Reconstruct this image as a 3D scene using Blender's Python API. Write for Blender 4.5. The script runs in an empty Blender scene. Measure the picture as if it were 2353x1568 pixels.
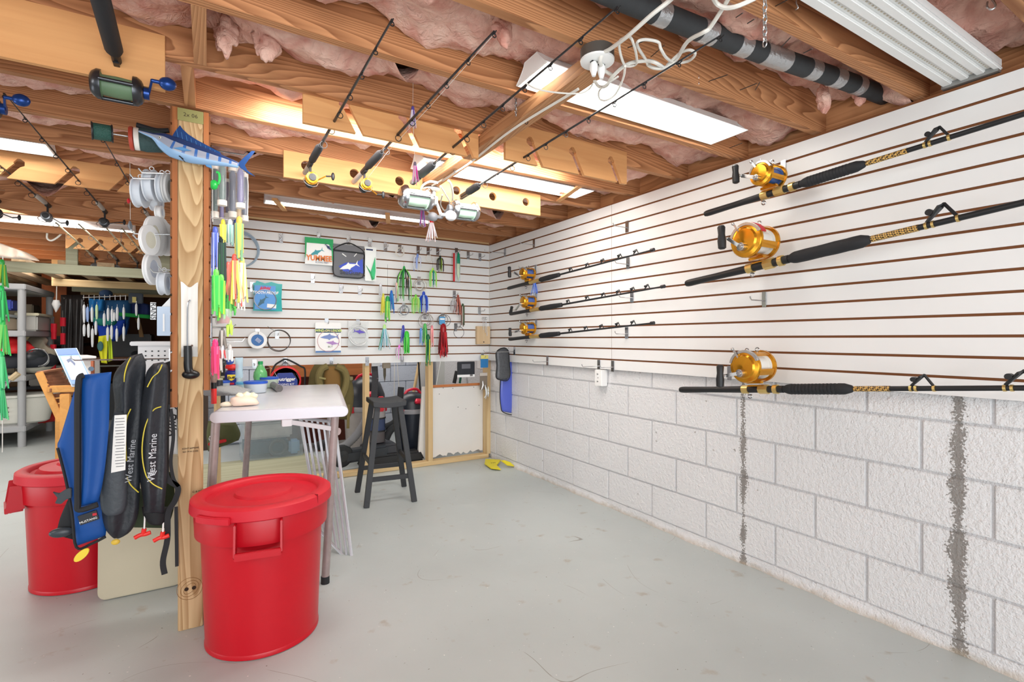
import bpy, bmesh, math, random
from mathutils import Vector, Matrix
R = random.Random(7)
S = bpy.context.scene
COL = S.collection
# ---------------------------------------------------------------- camera, world, light, exposure
cam_d = bpy.data.cameras.new('camera'); cam = bpy.data.objects.new('camera', cam_d); COL.objects.link(cam)
cam.location = (0, 0, 1.18); cam.rotation_euler = (math.radians(90), math.radians(0.0), math.radians(-30.9))
cam_d.sensor_width = 36; cam_d.lens = 1162/2353*36; cam_d.shift_y = -5/2353; cam_d.clip_start = 0.02
S.camera = cam
S.view_settings.view_transform = 'Standard'; S.view_settings.look = 'None'
S.view_settings.exposure = -0.42; S.view_settings.gamma = 1.0; S.view_settings.use_curve_mapping = False
w = bpy.data.worlds.new('world'); S.world = w; w.use_nodes = True
w.node_tree.nodes['Background'].inputs[0].default_value = (0.90, 0.96, 1.0, 1)
w.node_tree.nodes['Background'].inputs[1].default_value = 1.45
def area(name, loc, rot, sx, sy, power, col=(1, 0.97, 0.93)):
    l = bpy.data.lights.new(name, 'AREA'); l.shape = 'RECTANGLE'; l.size = sx; l.size_y = sy
    l.energy = power; l.color = col
    o = bpy.data.objects.new(name, l); COL.objects.link(o); o.location = loc
    o.rotation_euler = [math.radians(a) for a in rot]; return o
area('behind_camera_fill', (0.4, -2.6, 1.5), (88, 0, -12), 3.6, 2.0, 80, (0.96, 0.98, 1.0))  # added fill from behind the camera; no door stands there
area('camera_flash', (-0.25, -0.35, 1.75), (75, 0, -25), 0.5, 0.5, 14, (1, 0.98, 0.96))
area('left_bay_fill', (-2.6, 1.2, 2.0), (55, 0, -45), 1.2, 0.4, 30)  # unseen area light added as fill behind the camera, no fixture
area('low_fill', (0.2, -1.9, 0.5), (122, 0, -18), 3.2, 0.8, 62, (0.90, 0.96, 1.0))
area('left_low_fill', (-3.6, 2.6, 0.5), (115, 0, -70), 2.4, 0.8, 36, (0.92, 0.97, 1.0))
area('back_bay_light', (1.3, 5.4, 2.05), (0, 0, 0), 1.6, 0.5, 34)
area('middle_bay_fill', (1.0, 2.3, 2.1), (46, 0, 0), 1.6, 0.3, 40)  # no fixture here: added to brighten the back slatwall
area('far_bay_fill', (-2.6, 7.2, 2.0), (0, 0, 0), 2.4, 1.6, 85)  # wide area light added to lift the dark far left end
area('far_room_fill', (-1.2, 4.8, 2.0), (20, 0, 30), 1.2, 1.0, 48)  # second added fill brightening the far left clutter, no lamp there
# ---------------------------------------------------------------- pixel -> world on a known plane
def P(x, y, X=None, Y=None, Z=None, D=None):
    a = (x-1176)/1162; b = (779-y)/1162
    dx = .5135+.858*a; dy = .858-.5135*a
    t = X/dx if X is not None else Y/dy if Y is not None else (Z-1.18)/b if Z is not None else D
    return Vector((dx*t, dy*t, 1.18+b*t))
# ---------------------------------------------------------------- materials
def s2l(c):
    return tuple(((v/255)/12.92 if v/255 <= .04045 else ((v/255+.055)/1.055)**2.4) for v in c)
_mc = {}
def mat(rgb, rough=.5, metal=0, emit=0, alpha=1, trans=0, noise=0, nscale=20, bump=0, bscale=60, coat=0, name=None, sheen=0, ior=1.45):
    key = (tuple(rgb), rough, metal, emit, alpha, trans, noise, nscale, bump, bscale, coat, sheen)
    if key in _mc: return _mc[key]
    m = bpy.data.materials.new(name or 'm_%d_%d_%d' % tuple(int(v) for v in rgb)); m.use_nodes = True
    n = m.node_tree; b = n.nodes['Principled BSDF']; c = s2l(rgb)
    b.inputs['Base Color'].default_value = (*c, 1); b.inputs['Roughness'].default_value = rough
    b.inputs['Metallic'].default_value = metal; b.inputs['Alpha'].default_value = alpha
    b.inputs['Transmission Weight'].default_value = trans; b.inputs['Coat Weight'].default_value = coat
    b.inputs['IOR'].default_value = ior
    if sheen: b.inputs['Sheen Weight'].default_value = sheen
    if emit:
        b.inputs['Emission Color'].default_value = (*c, 1); b.inputs['Emission Strength'].default_value = emit
    if noise or bump:
        tc = n.nodes.new('ShaderNodeTexCoord')
        if noise:
            t = n.nodes.new('ShaderNodeTexNoise'); t.inputs['Scale'].default_value = nscale; t.inputs['Detail'].default_value = 5
            n.links.new(tc.outputs['Object'], t.inputs['Vector'])
            mx = n.nodes.new('ShaderNodeMix'); mx.data_type = 'RGBA'
            n.links.new(t.outputs['Fac'], mx.inputs['Factor'])
            mx.inputs['A'].default_value = (*[v*(1-noise) for v in c], 1); mx.inputs['B'].default_value = (*[min(1, v*(1+noise)) for v in c], 1)
            n.links.new(mx.outputs['Result'], b.inputs['Base Color'])
        if bump:
            t = n.nodes.new('ShaderNodeTexNoise'); t.inputs['Scale'].default_value = bscale; t.inputs['Detail'].default_value = 4
            n.links.new(tc.outputs['Object'], t.inputs['Vector'])
            bp = n.nodes.new('ShaderNodeBump'); bp.inputs['Strength'].default_value = bump; bp.inputs['Distance'].default_value = .01
            n.links.new(t.outputs['Fac'], bp.inputs['Height']); n.links.new(bp.outputs['Normal'], b.inputs['Normal'])
    _mc[key] = m; return m
def wood(name, c1, c2, axis='X', scale=14, knots=True, rough=.7, dist=5, contrast=.5):
    m = bpy.data.materials.new(name); m.use_nodes = True; n = m.node_tree; L = n.links; b = n.nodes['Principled BSDF']
    b.inputs['Roughness'].default_value = rough
    tc = n.nodes.new('ShaderNodeTexCoord'); oi = n.nodes.new('ShaderNodeObjectInfo')
    ad = n.nodes.new('ShaderNodeVectorMath'); ad.operation = 'ADD'
    mu = n.nodes.new('ShaderNodeVectorMath'); mu.operation = 'SCALE'; cx = n.nodes.new('ShaderNodeCombineXYZ')
    for i in range(3): L.new(oi.outputs['Random'], cx.inputs[i])
    L.new(cx.outputs[0], mu.inputs[0]); mu.inputs['Scale'].default_value = 9.0
    L.new(tc.outputs['Object'], ad.inputs[0]); L.new(mu.outputs[0], ad.inputs[1])
    mp = n.nodes.new('ShaderNodeMapping'); k = {'X': 0, 'Y': 1, 'Z': 2}[axis]
    sc = [1, 1, 1]; sc[k] = .07; mp.inputs['Scale'].default_value = sc
    L.new(ad.outputs[0], mp.inputs['Vector'])
    # growth rings: contours of a stretched noise field
    big = n.nodes.new('ShaderNodeTexNoise'); big.inputs['Scale'].default_value = 4.6 if knots else 2; big.inputs['Detail'].default_value = 1.5
    big.inputs['Roughness'].default_value = .4
    L.new(mp.outputs[0], big.inputs['Vector'])
    m1 = n.nodes.new('ShaderNodeMath'); m1.operation = 'MULTIPLY'; m1.inputs[1].default_value = scale
    L.new(big.outputs['Fac'], m1.inputs[0])
    fr = n.nodes.new('ShaderNodeMath'); fr.operation = 'FRACT'; L.new(m1.outputs[0], fr.inputs[0])
    rp = n.nodes.new('ShaderNodeValToRGB'); e = rp.color_ramp.elements
    e[0].position = 0; e[0].color = (0, 0, 0, 1); e[1].position = 1; e[1].color = (0, 0, 0, 1)
    x = e.new(.72); x.color = (.75, .75, .75, 1); x = e.new(.93); x.color = (1, 1, 1, 1)
    L.new(fr.outputs[0], rp.inputs[0])
    fine = n.nodes.new('ShaderNodeTexNoise'); fine.inputs['Scale'].default_value = 70; fine.inputs['Detail'].default_value = 3
    mp2 = n.nodes.new('ShaderNodeMapping'); sc = [1, 1, 1]; sc[k] = .04; mp2.inputs['Scale'].default_value = sc
    L.new(ad.outputs[0], mp2.inputs['Vector']); L.new(mp2.outputs[0], fine.inputs['Vector'])
    a2 = n.nodes.new('ShaderNodeMath'); a2.operation = 'MULTIPLY_ADD'; L.new(rp.outputs[0], a2.inputs[0])
    a2.inputs[1].default_value = contrast; 
    f2 = n.nodes.new('ShaderNodeMath'); f2.operation = 'MULTIPLY'; f2.inputs[1].default_value = .45
    L.new(fine.outputs['Fac'], f2.inputs[0]); L.new(f2.outputs[0], a2.inputs[2])
    mx = n.nodes.new('ShaderNodeMix'); mx.data_type = 'RGBA'
    L.new(a2.outputs[0], mx.inputs['Factor']); mx.inputs['A'].default_value = (*s2l(c1), 1); mx.inputs['B'].default_value = (*s2l(c2), 1)
    hs = n.nodes.new('ShaderNodeHueSaturation'); ma = n.nodes.new('ShaderNodeMath'); ma.operation = 'MULTIPLY_ADD'
    ma.inputs[1].default_value = .22; ma.inputs[2].default_value = .89; L.new(oi.outputs['Random'], ma.inputs[0])
    L.new(ma.outputs[0], hs.inputs['Value']); L.new(mx.outputs['Result'], hs.inputs['Color'])
    L.new(hs.outputs[0], b.inputs['Base Color'])
    return m
# ---------------------------------------------------------------- mesh builder
def frame(axis):
    z = Vector(axis).normalized(); x = z.orthogonal().normalized(); y = z.cross(x); return x, y, z
def wm(o):
    m = o.matrix_basis.copy()
    while o.parent: o = o.parent; m = o.matrix_basis @ m
    return m
class MB:
    def __init__(s, T=None): s.v = []; s.f = []; s.m = []; s.T = T; s.k = 0
    def add(s, vs, fs):
        n = len(s.v)
        s.v += [(s.T @ Vector(v)) if s.T else Vector(v) for v in vs]
        s.f += [tuple(i+n for i in f) for f in fs]; s.m += [s.k]*len(fs); return s
    def box(s, c, d, rz=0, rx=0, ry=0, tp=1):
        M = Matrix.Translation(c) @ Matrix.Rotation(rz, 4, 'Z') @ Matrix.Rotation(ry, 4, 'Y') @ Matrix.Rotation(rx, 4, 'X')
        h = [a/2 for a in d]; vs = []
        for z in (-1, 1):
            for x, y in ((-1, -1), (1, -1), (1, 1), (-1, 1)):
                q = tp if z > 0 else 1
                vs.append(M @ Vector((x*h[0]*q, y*h[1]*q, z*h[2])))
        return s.add(vs, [(3, 2, 1, 0), (4, 5, 6, 7), (0, 1, 5, 4), (1, 2, 6, 5), (2, 3, 7, 6), (3, 0, 4, 7)])
    def bar(s, a, b, w, h, up=(0, 0, 1)):
        a, b = Vector(a), Vector(b); z = (b-a).normalized(); u = Vector(up); x = z.cross(u)
        if x.length < 1e-4: x = z.orthogonal()
        x.normalize(); y = x.cross(z); vs = []
        for p in (a, b):
            for i, j in ((-1, -1), (1, -1), (1, 1), (-1, 1)): vs.append(p + x*i*w/2 + y*j*h/2)
        return s.add(vs, [(3, 2, 1, 0), (4, 5, 6, 7), (0, 1, 5, 4), (1, 2, 6, 5), (2, 3, 7, 6), (3, 0, 4, 7)])
    def lathe(s, prof, o=(0, 0, 0), ax=(0, 0, 1), n=20, sx=1, sy=1, x=None):
        X, Y, Z = frame(ax); o = Vector(o)
        if x is not None:
            X = Vector(x); X = (X - Z*X.dot(Z)).normalized(); Y = Z.cross(X)
        vs = []
        for r, t in prof:
            for i in range(n):
                a = 2*math.pi*i/n; vs.append(o + X*math.cos(a)*r*sx + Y*math.sin(a)*r*sy + Z*t)
        fs = [(j*n+i, j*n+(i+1) % n, (j+1)*n+(i+1) % n, (j+1)*n+i) for j in range(len(prof)-1) for i in range(n)]
        if prof[0][0] > 1e-6: fs.append(tuple(range(n))[::-1])
        if prof[-1][0] > 1e-6: fs.append(tuple((len(prof)-1)*n+i for i in range(n)))
        return s.add(vs, fs)
    def cyl(s, a, b, r, r2=None, n=12):
        a, b = Vector(a), Vector(b); r2 = r if r2 is None else r2
        return s.lathe([(r, 0), (r2, (b-a).length)], a, b-a, n)
    def sph(s, c, r, n=12, m=8, T=None):
        c = Vector(c); rr = r if hasattr(r, '__len__') else (r, r, r); vs = []
        for j in range(m+1):
            p = math.pi*j/m
            for i in range(n):
                a = 2*math.pi*i/n; q = Vector((math.sin(p)*math.cos(a)*rr[0], math.sin(p)*math.sin(a)*rr[1], math.cos(p)*rr[2]))
                vs.append(c + (T @ q if T else q))
        return s.add(vs, [(j*n+i, (j+1)*n+i, (j+1)*n+(i+1) % n, j*n+(i+1) % n) for j in range(m) for i in range(n)])
    def tube(s, pts, r, n=8, closed=False, cap=True):
        pts = [Vector(p) for p in pts]; k = len(pts); rs = r if hasattr(r, '__len__') else [r]*k; vs = []; X = None
        for i, p in enumerate(pts):
            a = pts[i-1] if (i or closed) else p; b = pts[(i+1) % k] if (i < k-1 or closed) else p
            t = (b-a).normalized() if (b-a).length > 1e-9 else Vector((0, 0, 1))
            X = t.orthogonal().normalized() if X is None else (X - t*X.dot(t)).normalized()
            Y = t.cross(X)
            for j in range(n):
                c = 2*math.pi*j/n; vs.append(p + (X*math.cos(c)+Y*math.sin(c))*rs[i])
        kk = k if closed else k-1
        fs = [(i*n+j, i*n+(j+1) % n, ((i+1) % k)*n+(j+1) % n, ((i+1) % k)*n+j) for i in range(kk) for j in range(n)]
        if cap and not closed: fs += [tuple(range(n))[::-1], tuple((k-1)*n+j for j in range(n))]
        return s.add(vs, fs)
    def ring(s, c, ax, R_, r, n=24, m=6, sx=1, sy=1, x=None):
        X, Y, Z = frame(ax); c = Vector(c)
        if x is not None:
            X = Vector(x); X = (X - Z*X.dot(Z)).normalized(); Y = Z.cross(X)
        return s.tube([c + X*math.cos(2*math.pi*i/n)*R_*sx + Y*math.sin(2*math.pi*i/n)*R_*sy for i in range(n)], r, m, True)
    def prism(s, pts, o, X, Y, th):
        """2d outline (u,v) in plane o + u X + v Y, extruded by th along X x Y (centred)"""
        o, X, Y = Vector(o), Vector(X), Vector(Y); Z = X.cross(Y).normalized(); n = len(pts)
        vs = [o + X*u + Y*v - Z*th/2 for u, v in pts] + [o + X*u + Y*v + Z*th/2 for u, v in pts]
        return s.add(vs, [tuple(range(n))[::-1], tuple(range(n, 2*n))] + [(i, (i+1) % n, n+(i+1) % n, n+i) for i in range(n)])
    def grid(s, f, nu, nv, th=0):
        vs = [Vector(f(i/nu, j/nv)) for j in range(nv+1) for i in range(nu+1)]
        fs = [(j*(nu+1)+i, j*(nu+1)+i+1, (j+1)*(nu+1)+i+1, (j+1)*(nu+1)+i) for j in range(nv) for i in range(nu)]
        return s.add(vs, fs)
    def pillow(s, f, nu, nv, th):
        """closed puffed sheet: f(u,v)->(centre, normal), thickness th(u,v)"""
        A = []; B = []
        for j in range(nv+1):
            for i in range(nu+1):
                c, nn = f(i/nu, j/nv); t = th(i/nu, j/nv)/2; A.append(Vector(c)+Vector(nn)*t); B.append(Vector(c)-Vector(nn)*t)
        N = len(A); w_ = nu+1
        fs = [(j*w_+i, j*w_+i+1, (j+1)*w_+i+1, (j+1)*w_+i) for j in range(nv) for i in range(nu)]
        fs += [tuple(N+q for q in f_[::-1]) for f_ in list(fs)]
        ed = [i for i in range(nu)] ; per = [i for i in range(w_)] + [j*w_+nu for j in range(1, nv+1)] + [nv*w_+i for i in range(nu-1, -1, -1)] + [j*w_ for j in range(nv-1, 0, -1)]
        k = len(per)
        fs += [(per[(i+1) % k], per[i], N+per[i], N+per[(i+1) % k]) for i in range(k)]
        return s.add(A+B, fs)
    def build(s, name, mats, parent=None, smooth=False, world=False, bevel=0, sub=0, label=None):
        me = bpy.data.meshes.new(name)
        vs = s.v
        if parent is not None and world:
            inv = wm(parent).inverted(); vs = [inv @ v for v in vs]
        me.from_pydata([tuple(v) for v in vs], [], s.f)
        if not isinstance(mats, (list, tuple)): mats = [mats]
        for m in mats: me.materials.append(m)
        if len(mats) > 1: me.polygons.foreach_set('material_index', s.m)
        if smooth:
            me.polygons.foreach_set('use_smooth', [True]*len(s.f))
            if smooth != 'all': me.set_sharp_from_angle(angle=math.radians(38))
        me.update()
        o = bpy.data.objects.new(name, me); COL.objects.link(o)
        if parent is not None: o.parent = parent
        if bevel:
            bm = bmesh.new(); bm.from_mesh(me); bmesh.ops.recalc_face_normals(bm, faces=bm.faces)
            bmesh.ops.bevel(bm, geom=[e for e in bm.edges if e.calc_face_angle(0) > .6], offset=bevel, segments=2, affect='EDGES', clamp_overlap=True)
            bm.to_mesh(me); bm.free()
        if sub:
            md = o.modifiers.new('s', 'SUBSURF'); md.levels = sub; md.render_levels = sub
        if label: o['label'] = label
        return o
def tag(o, label, cat, group=None, kind=None):
    if label: o['label'] = label
    if cat: o['category'] = cat
    if group: o['group'] = group
    if kind: o['kind'] = kind
    return o
def thing(name, label, cat, loc=(0, 0, 0), rot=None, group=None, M=None):
    o = bpy.data.objects.new(name, None); COL.objects.link(o); o.empty_display_size = .05
    if M is not None: o.matrix_basis = M
    else:
        o.location = loc
        if rot: o.rotation_euler = rot
    return tag(o, label, cat, group)
def struct(name, loc=(0, 0, 0)):
    o = bpy.data.objects.new(name, None); COL.objects.link(o); o.location = loc; o['kind'] = 'structure'; return o
def dup(o, parent=None):
    c = o.copy(); COL.objects.link(c); c.parent = parent
    for ch in o.children: dup(ch, c)
    return c
def text(st, size, M, m, parent, name='lettering', ext=.0006, align='CENTER', sx=1, shear=0, bold=0, world=True):
    cu = bpy.data.curves.new(name, 'FONT'); cu.body = st; cu.size = size; cu.extrude = ext; cu.align_x = align; cu.align_y = 'CENTER'
    cu.shear = shear; cu.offset = bold; cu.resolution_u = 2
    t = bpy.data.objects.new('t', cu); me = bpy.data.meshes.new_from_object(t); bpy.data.objects.remove(t)
    me.transform(Matrix.Diagonal((sx, 1, 1, 1)))
    me.transform((wm(parent).inverted() if (parent is not None and world) else Matrix()) @ M)
    me.materials.clear(); me.materials.append(m)
    o = bpy.data.objects.new(name, me); COL.objects.link(o); o.parent = parent; return o
def basis(o, X, Y):
    X = Vector(X).normalized(); Z = X.cross(Vector(Y)).normalized(); Y = Z.cross(X); o = Vector(o)
    return Matrix(((X.x, Y.x, Z.x, o.x), (X.y, Y.y, Z.y, o.y), (X.z, Y.z, Z.z, o.z), (0, 0, 0, 1)))
def bez(p0, p1, p2, p3, n=10):
    p0, p1, p2, p3 = map(Vector, (p0, p1, p2, p3))
    return [p0*(1-t)**3+p1*3*t*(1-t)**2+p2*3*t*t*(1-t)+p3*t**3 for t in [i/n for i in range(n+1)]]
def spline(pts, k=6):
    pts = [Vector(p) for p in pts]; out = []; q = [pts[0]]+pts+[pts[-1]]
    for i in range(1, len(q)-2):
        a, b, c, d = q[i-1:i+3]
        for j in range(k):
            t = j/k; out.append(.5*((2*b)+(-a+c)*t+(2*a-5*b+4*c-d)*t*t+(-a+3*b-3*c+d)*t**3))
    return out+[pts[-1]]
# common materials
JOIST = wood('joist_wood', (212, 154, 106), (128, 76, 40), 'X', 60, contrast=.62)
JOISTY = wood('brace_wood', (216, 162, 114), (146, 92, 52), 'Y', 44)
JOISTZ = wood('upright_wood', (206, 172, 128), (168, 126, 80), 'Z', 12)
POSTW = wood('post_wood', (214, 186, 142), (150, 112, 66), 'Z', 60, contrast=.6)
PINE = wood('pine_board', (224, 170, 112), (190, 128, 74), 'X', 7, contrast=.35)
PALE = wood('pale_stud_wood', (228, 204, 158), (190, 152, 100), 'Z', 9, contrast=.4)
PALEX = wood('pale_plate_wood', (232, 208, 160), (196, 158, 104), 'X', 9, contrast=.4)
GREY = wood('weathered_wood', (176, 176, 150), (134, 134, 108), 'X', 8, contrast=.4)
GREYY = wood('stored_plank_wood', (196, 170, 134), (150, 118, 84), 'Y', 8, contrast=.4)
CORE = mat((126, 78, 44), .85); CORE2 = wood('panel_edge', (186, 118, 66), (150, 84, 40), 'Z', 12, contrast=.5)
WHITE = mat((232, 232, 231), .42, noise=.02, nscale=4); CHROME = mat((190, 190, 190), .25, .9)
BLACK = mat((28, 29, 31), .45); BLACKM = mat((34, 35, 38), .75); GOLD = mat((216, 152, 44), .24, .85)
GOLDW = mat((214, 186, 118), .3, .8); STEEL = mat((170, 172, 176), .22, 1.0); DSTEEL = mat((70, 72, 76), .3, .8)
RED = mat((196, 28, 42), .5); CLEAR = mat((225, 238, 240), .12, 0, alpha=.28); WIRE = mat((225, 222, 214), .5)
RUBBER = mat((40, 42, 45), .8)
# ================================================================ SETTING
XR, YB = 2.40, 4.40
SZ0, SZ1 = .968, 2.113; PITCH = .0763
def floor_mat():
    m = bpy.data.materials.new('painted_concrete'); m.use_nodes = True; n = m.node_tree; L = n.links; b = n.nodes['Principled BSDF']
    tc = n.nodes.new('ShaderNodeTexCoord'); b.inputs['Roughness'].default_value = .38
    def noise(sc, det=4, mp=None):
        t = n.nodes.new('ShaderNodeTexNoise'); t.inputs['Scale'].default_value = sc; t.inputs['Detail'].default_value = det
        L.new(mp or tc.outputs['Object'], t.inputs['Vector']); return t
    def ramp(src, a, b_):
        r = n.nodes.new('ShaderNodeMapRange'); r.inputs['From Min'].default_value = a; r.inputs['From Max'].default_value = b_
        L.new(src, r.inputs['Value']); return r.outputs[0]
    def mix(f, A, B):
        x = n.nodes.new('ShaderNodeMix'); x.data_type = 'RGBA'; L.new(f, x.inputs['Factor'])
        if isinstance(A, tuple): x.inputs['A'].default_value = (*s2l(A), 1)
        else: L.new(A, x.inputs['A'])
        x.inputs['B'].default_value = (*s2l(B), 1); return x.outputs['Result']
    c = mix(ramp(noise(1.3, 6).outputs['Fac'], .35, .7), (186, 194, 193), (175, 183, 182))
    c = mix(ramp(noise(9, 8).outputs['Fac'], .64, .72), c, (168, 166, 158))
    c = mix(ramp(noise(75, 2).outputs['Fac'], .735, .76), c, (112, 108, 100))
    c = mix(ramp(noise(58, 2).outputs['Fac'], .26, .245), c, (222, 222, 218))
    # a long scratch field
    nz = noise(.9, 1); q = n.nodes.new('ShaderNodeMath'); q.operation = 'PINGPONG'; q.inputs[1].default_value = .045; L.new(nz.outputs['Fac'], q.inputs[0])
    s1 = ramp(q.outputs[0], .0006, .0002); s2 = ramp(noise(3, 3).outputs['Fac'], .56, .6)
    mm = n.nodes.new('ShaderNodeMath'); mm.operation = 'MULTIPLY'; L.new(s1, mm.inputs[0]); L.new(s2, mm.inputs[1])
    c = mix(mm.outputs[0], c, (140, 138, 132))
    L.new(c, b.inputs['Base Color'])
    bp = n.nodes.new('ShaderNodeBump'); bp.inputs['Strength'].default_value = .12; bp.inputs['Distance'].default_value = .004
    L.new(noise(30, 6).outputs['Fac'], bp.inputs['Height']); L.new(bp.outputs[0], b.inputs['Normal']); return m
f = MB().box((-1, 4.2, -.05), (7, 13, .1)).build('floor', floor_mat()); f['kind'] = 'structure'
# ---- right wall of painted concrete blocks
def block_mat(base, seam=None):
    m = bpy.data.materials.new('painted_block'); m.use_nodes = True; n = m.node_tree; L = n.links; b = n.nodes['Principled BSDF']
    b.inputs['Roughness'].default_value = .6; g = n.nodes.new('ShaderNodeNewGeometry')
    def noise(sc, det=4):
        t = n.nodes.new('ShaderNodeTexNoise'); t.inputs['Scale'].default_value = sc; t.inputs['Detail'].default_value = det
        L.new(g.outputs['Position'], t.inputs['Vector']); return t.outputs['Fac']
    def mr(src, a, c):
        r = n.nodes.new('ShaderNodeMapRange'); r.inputs['From Min'].default_value = a; r.inputs['From Max'].default_value = c; L.new(src, r.inputs['Value']); return r.outputs[0]
    def mth(op, a, c):
        x = n.nodes.new('ShaderNodeMath'); x.operation = op
        for i, q in enumerate((a, c)):
            if isinstance(q, (int, float)): x.inputs[i].default_value = q
            else: L.new(q, x.inputs[i])
        return x.outputs[0]
    def mix(f_, A, B):
        x = n.nodes.new('ShaderNodeMix'); x.data_type = 'RGBA'; L.new(f_, x.inputs['Factor'])
        if isinstance(A, tuple): x.inputs['A'].default_value = (*s2l(A), 1)
        else: L.new(A, x.inputs['A'])
        x.inputs['B'].default_value = (*s2l(B), 1); return x.outputs['Result']
    c = mix(noise(3), base, tuple(v-8 for v in base))
    if seam:
        sp = n.nodes.new('ShaderNodeSeparateXYZ'); L.new(g.outputs['Position'], sp.inputs[0])
        for y0, w0 in seam:   # bare, unpainted strips where the paint has come off the joint
            d = mth('ABSOLUTE', mth('SUBTRACT', sp.outputs[1], y0), 0)
            e = mth('ADD', d, mth('MULTIPLY', mth('SUBTRACT', noise(120, 6), .5), .075))
            e = mth('ADD', e, mth('MULTIPLY', mth('SUBTRACT', noise(9, 2), .5), .06))
            c = mix(mr(e, w0*1.15, w0*.85), c, (140, 136, 132))
        z = mth('ADD', sp.outputs[2], mth('MULTIPLY', mth('SUBTRACT', noise(25, 4), .5), .05))
        c = mix(mth('MULTIPLY', mr(z, .03, .0), .6), c, (176, 160, 136))
        chip = mth('MULTIPLY', mr(noise(38, 5), .70, .74), mr(noise(2.2, 1), .52, .6))
        c = mix(chip, c, (160, 156, 150))
    L.new(c, b.inputs['Base Color'])
    bp = n.nodes.new('ShaderNodeBump'); bp.inputs['Strength'].default_value = .8; bp.inputs['Distance'].default_value = .009
    L.new(mth('ADD', noise(55, 6), mth('MULTIPLY', noise(160, 2), .4)), bp.inputs['Height']); L.new(bp.outputs[0], b.inputs['Normal']); return m
BLK = block_mat((226, 226, 227), [(1.652, .011), (.764, .021)])
JZ = [-.15, .054, .255, .459, .662, .865, 1.068]
wr = struct('wall_right')
MB().box((XR+.1075, 2.0, .75), (.2, 9, 1.5)).build('mortar', block_mat((200, 200, 202), [(1.652, .011), (.764, .021)]), wr)
bb = MB()
bb.box((0, 0, 0), (.05, .396, .1925))
proto = bb.build('block', BLK, None, bevel=.003); proto.parent = wr
first = True
for k in range(6):
    z0, z1 = max(0, JZ[k]), min(JZ[k+1], 1.0); off = 1.479 if k % 2 else 1.286
    for i in range(-5, 10):
        y0 = off+.406*i; y1 = y0+.406
        if y1 < -.4 or y0 > 4.42: continue
        o = proto if first else proto.copy()
        if not first: COL.objects.link(o); o.parent = wr
        first = False
        o.location = (XR+.025+.001+R.uniform(-.0012, .0012), (y0+y1)/2, (JZ[k]+JZ[k+1])/2)
        o.scale = (1, 1, 1)
        if z0 == 0: o.scale = (1, 1, (z1-z0)/.2); o.location.z = (z0+z1)/2
# rough cement cant at the foot of the wall
m = MB()
def cant(u, v):
    y = -.4+u*4.8; r = .012+.006*math.sin(y*7)+.005*math.sin(y*23)
    return (XR+.004-(1-v)*r, y, v*.05)
m.grid(cant, 120, 3); m.build('cement_edge', BLK, wr, smooth='all')
# ---- slatwall
SLATM = [WHITE, CORE]
def slat_mesh(L_):
    m = MB(); t = .006; h = PITCH-.0105   # white face, brown cut edges
    m.box((0, 0, 0), (L_, t, h)); m.m = [1, 1, 0, 1, 1, 1]
    me = m.build('slat', SLATM); return me
def slatwall(label, o, ux, L_, nrm, n=15, z0=SZ0, name='slatwall', zt=SZ1, th=.018, edgemat=None):
    """panel whose front face plane passes through o, running along ux for L_, facing nrm"""
    T = thing(name, label, 'slatwall', (o[0], o[1], 0)); U = Vector(ux); N = Vector(nrm)
    rz = math.atan2(U.y, U.x)
    c = MB(); mid = U*L_/2 - N*(.006+th/2)
    c.box((mid.x, mid.y, (z0+zt)/2), (L_, th, zt-z0), rz); c.build('core', edgemat or CORE, T)
    base = slat_mesh(L_); base.parent = T; fst = True
    zs = z0
    for k in range(n):
        za, zb = (zs, z0+.064) if k == 0 else (z0+.064+PITCH*(k-1)+.0105, min(z0+.064+PITCH*k, zt))
        if zb-za < .01: continue
        s_ = base if fst else base.copy()
        if not fst: COL.objects.link(s_); s_.parent = T
        fst = False
        q = U*L_/2 - N*.003; s_.location = (q.x, q.y, (za+zb)/2); s_.rotation_euler = (0, 0, rz if N.dot(Vector((U.y, -U.x, 0))) > 0 else rz+math.pi)
        s_.scale = (1, 1, (zb-za)/(PITCH-.0105))
    return T
# right wall panels face -X ; front plane X = XR-.028
XS = XR-.03
slatwall('long white slatwall panel on the right wall behind the three big rods', (XS, -.55), (0, 1, 0), 3.176, (-1, 0, 0))
slatwall('short white slatwall panel in the corner behind the three small rods', (XS, 2.628), (0, 1, 0), YB-2.628-.001, (-1, 0, 0))
slatwall('white slatwall panel across the back wall, hung with lures and tackle bags', (.02, YB), (1, 0, 0), XS-.021, (0, -1, 0))
GZ = [SZ0+.064+PITCH*k+.005 for k in range(15)]   # groove heights
# ---- back stud wall, rear walls
wb = struct('wall_back')
def stud(x0, x1, y0=YB+.027, y1=YB+.11, z0=.038, z1=2.1):
    MB().box(((x0+x1)/2, (y0+y1)/2, (z0+z1)/2), (x1-x0, y1-y0, z1-z0)).build('stud', PALE, wb, bevel=.002)
for px, w_ in ((843, .04), (989, .045), (1122, .045)):
    p = P(px, 1040, Y=YB+.03); stud(p.x-w_/2, p.x+w_/2)
stud(.03, .075)
MB().box((1.2, YB+.068, .02), (2.36, .089, .038)).build('sill_plate', PALEX, wb, bevel=.002)
MB().box((1.2, YB+.068, 2.115), (2.36, .089, .036)).build('top_plate', PALEX, wb)
REARB = block_mat((205, 213, 226))
wr2 = struct('wall_rear')
YF = 6.4
MB().box((1.2, YF+.16, 1.1), (2.6, .2, 2.2)).build('mortar', REARB, wr2)
rb = MB().box((0, 0, 0), (.400, .05, .198)).build('block', REARB, wr2, bevel=.004); fst = True
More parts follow.
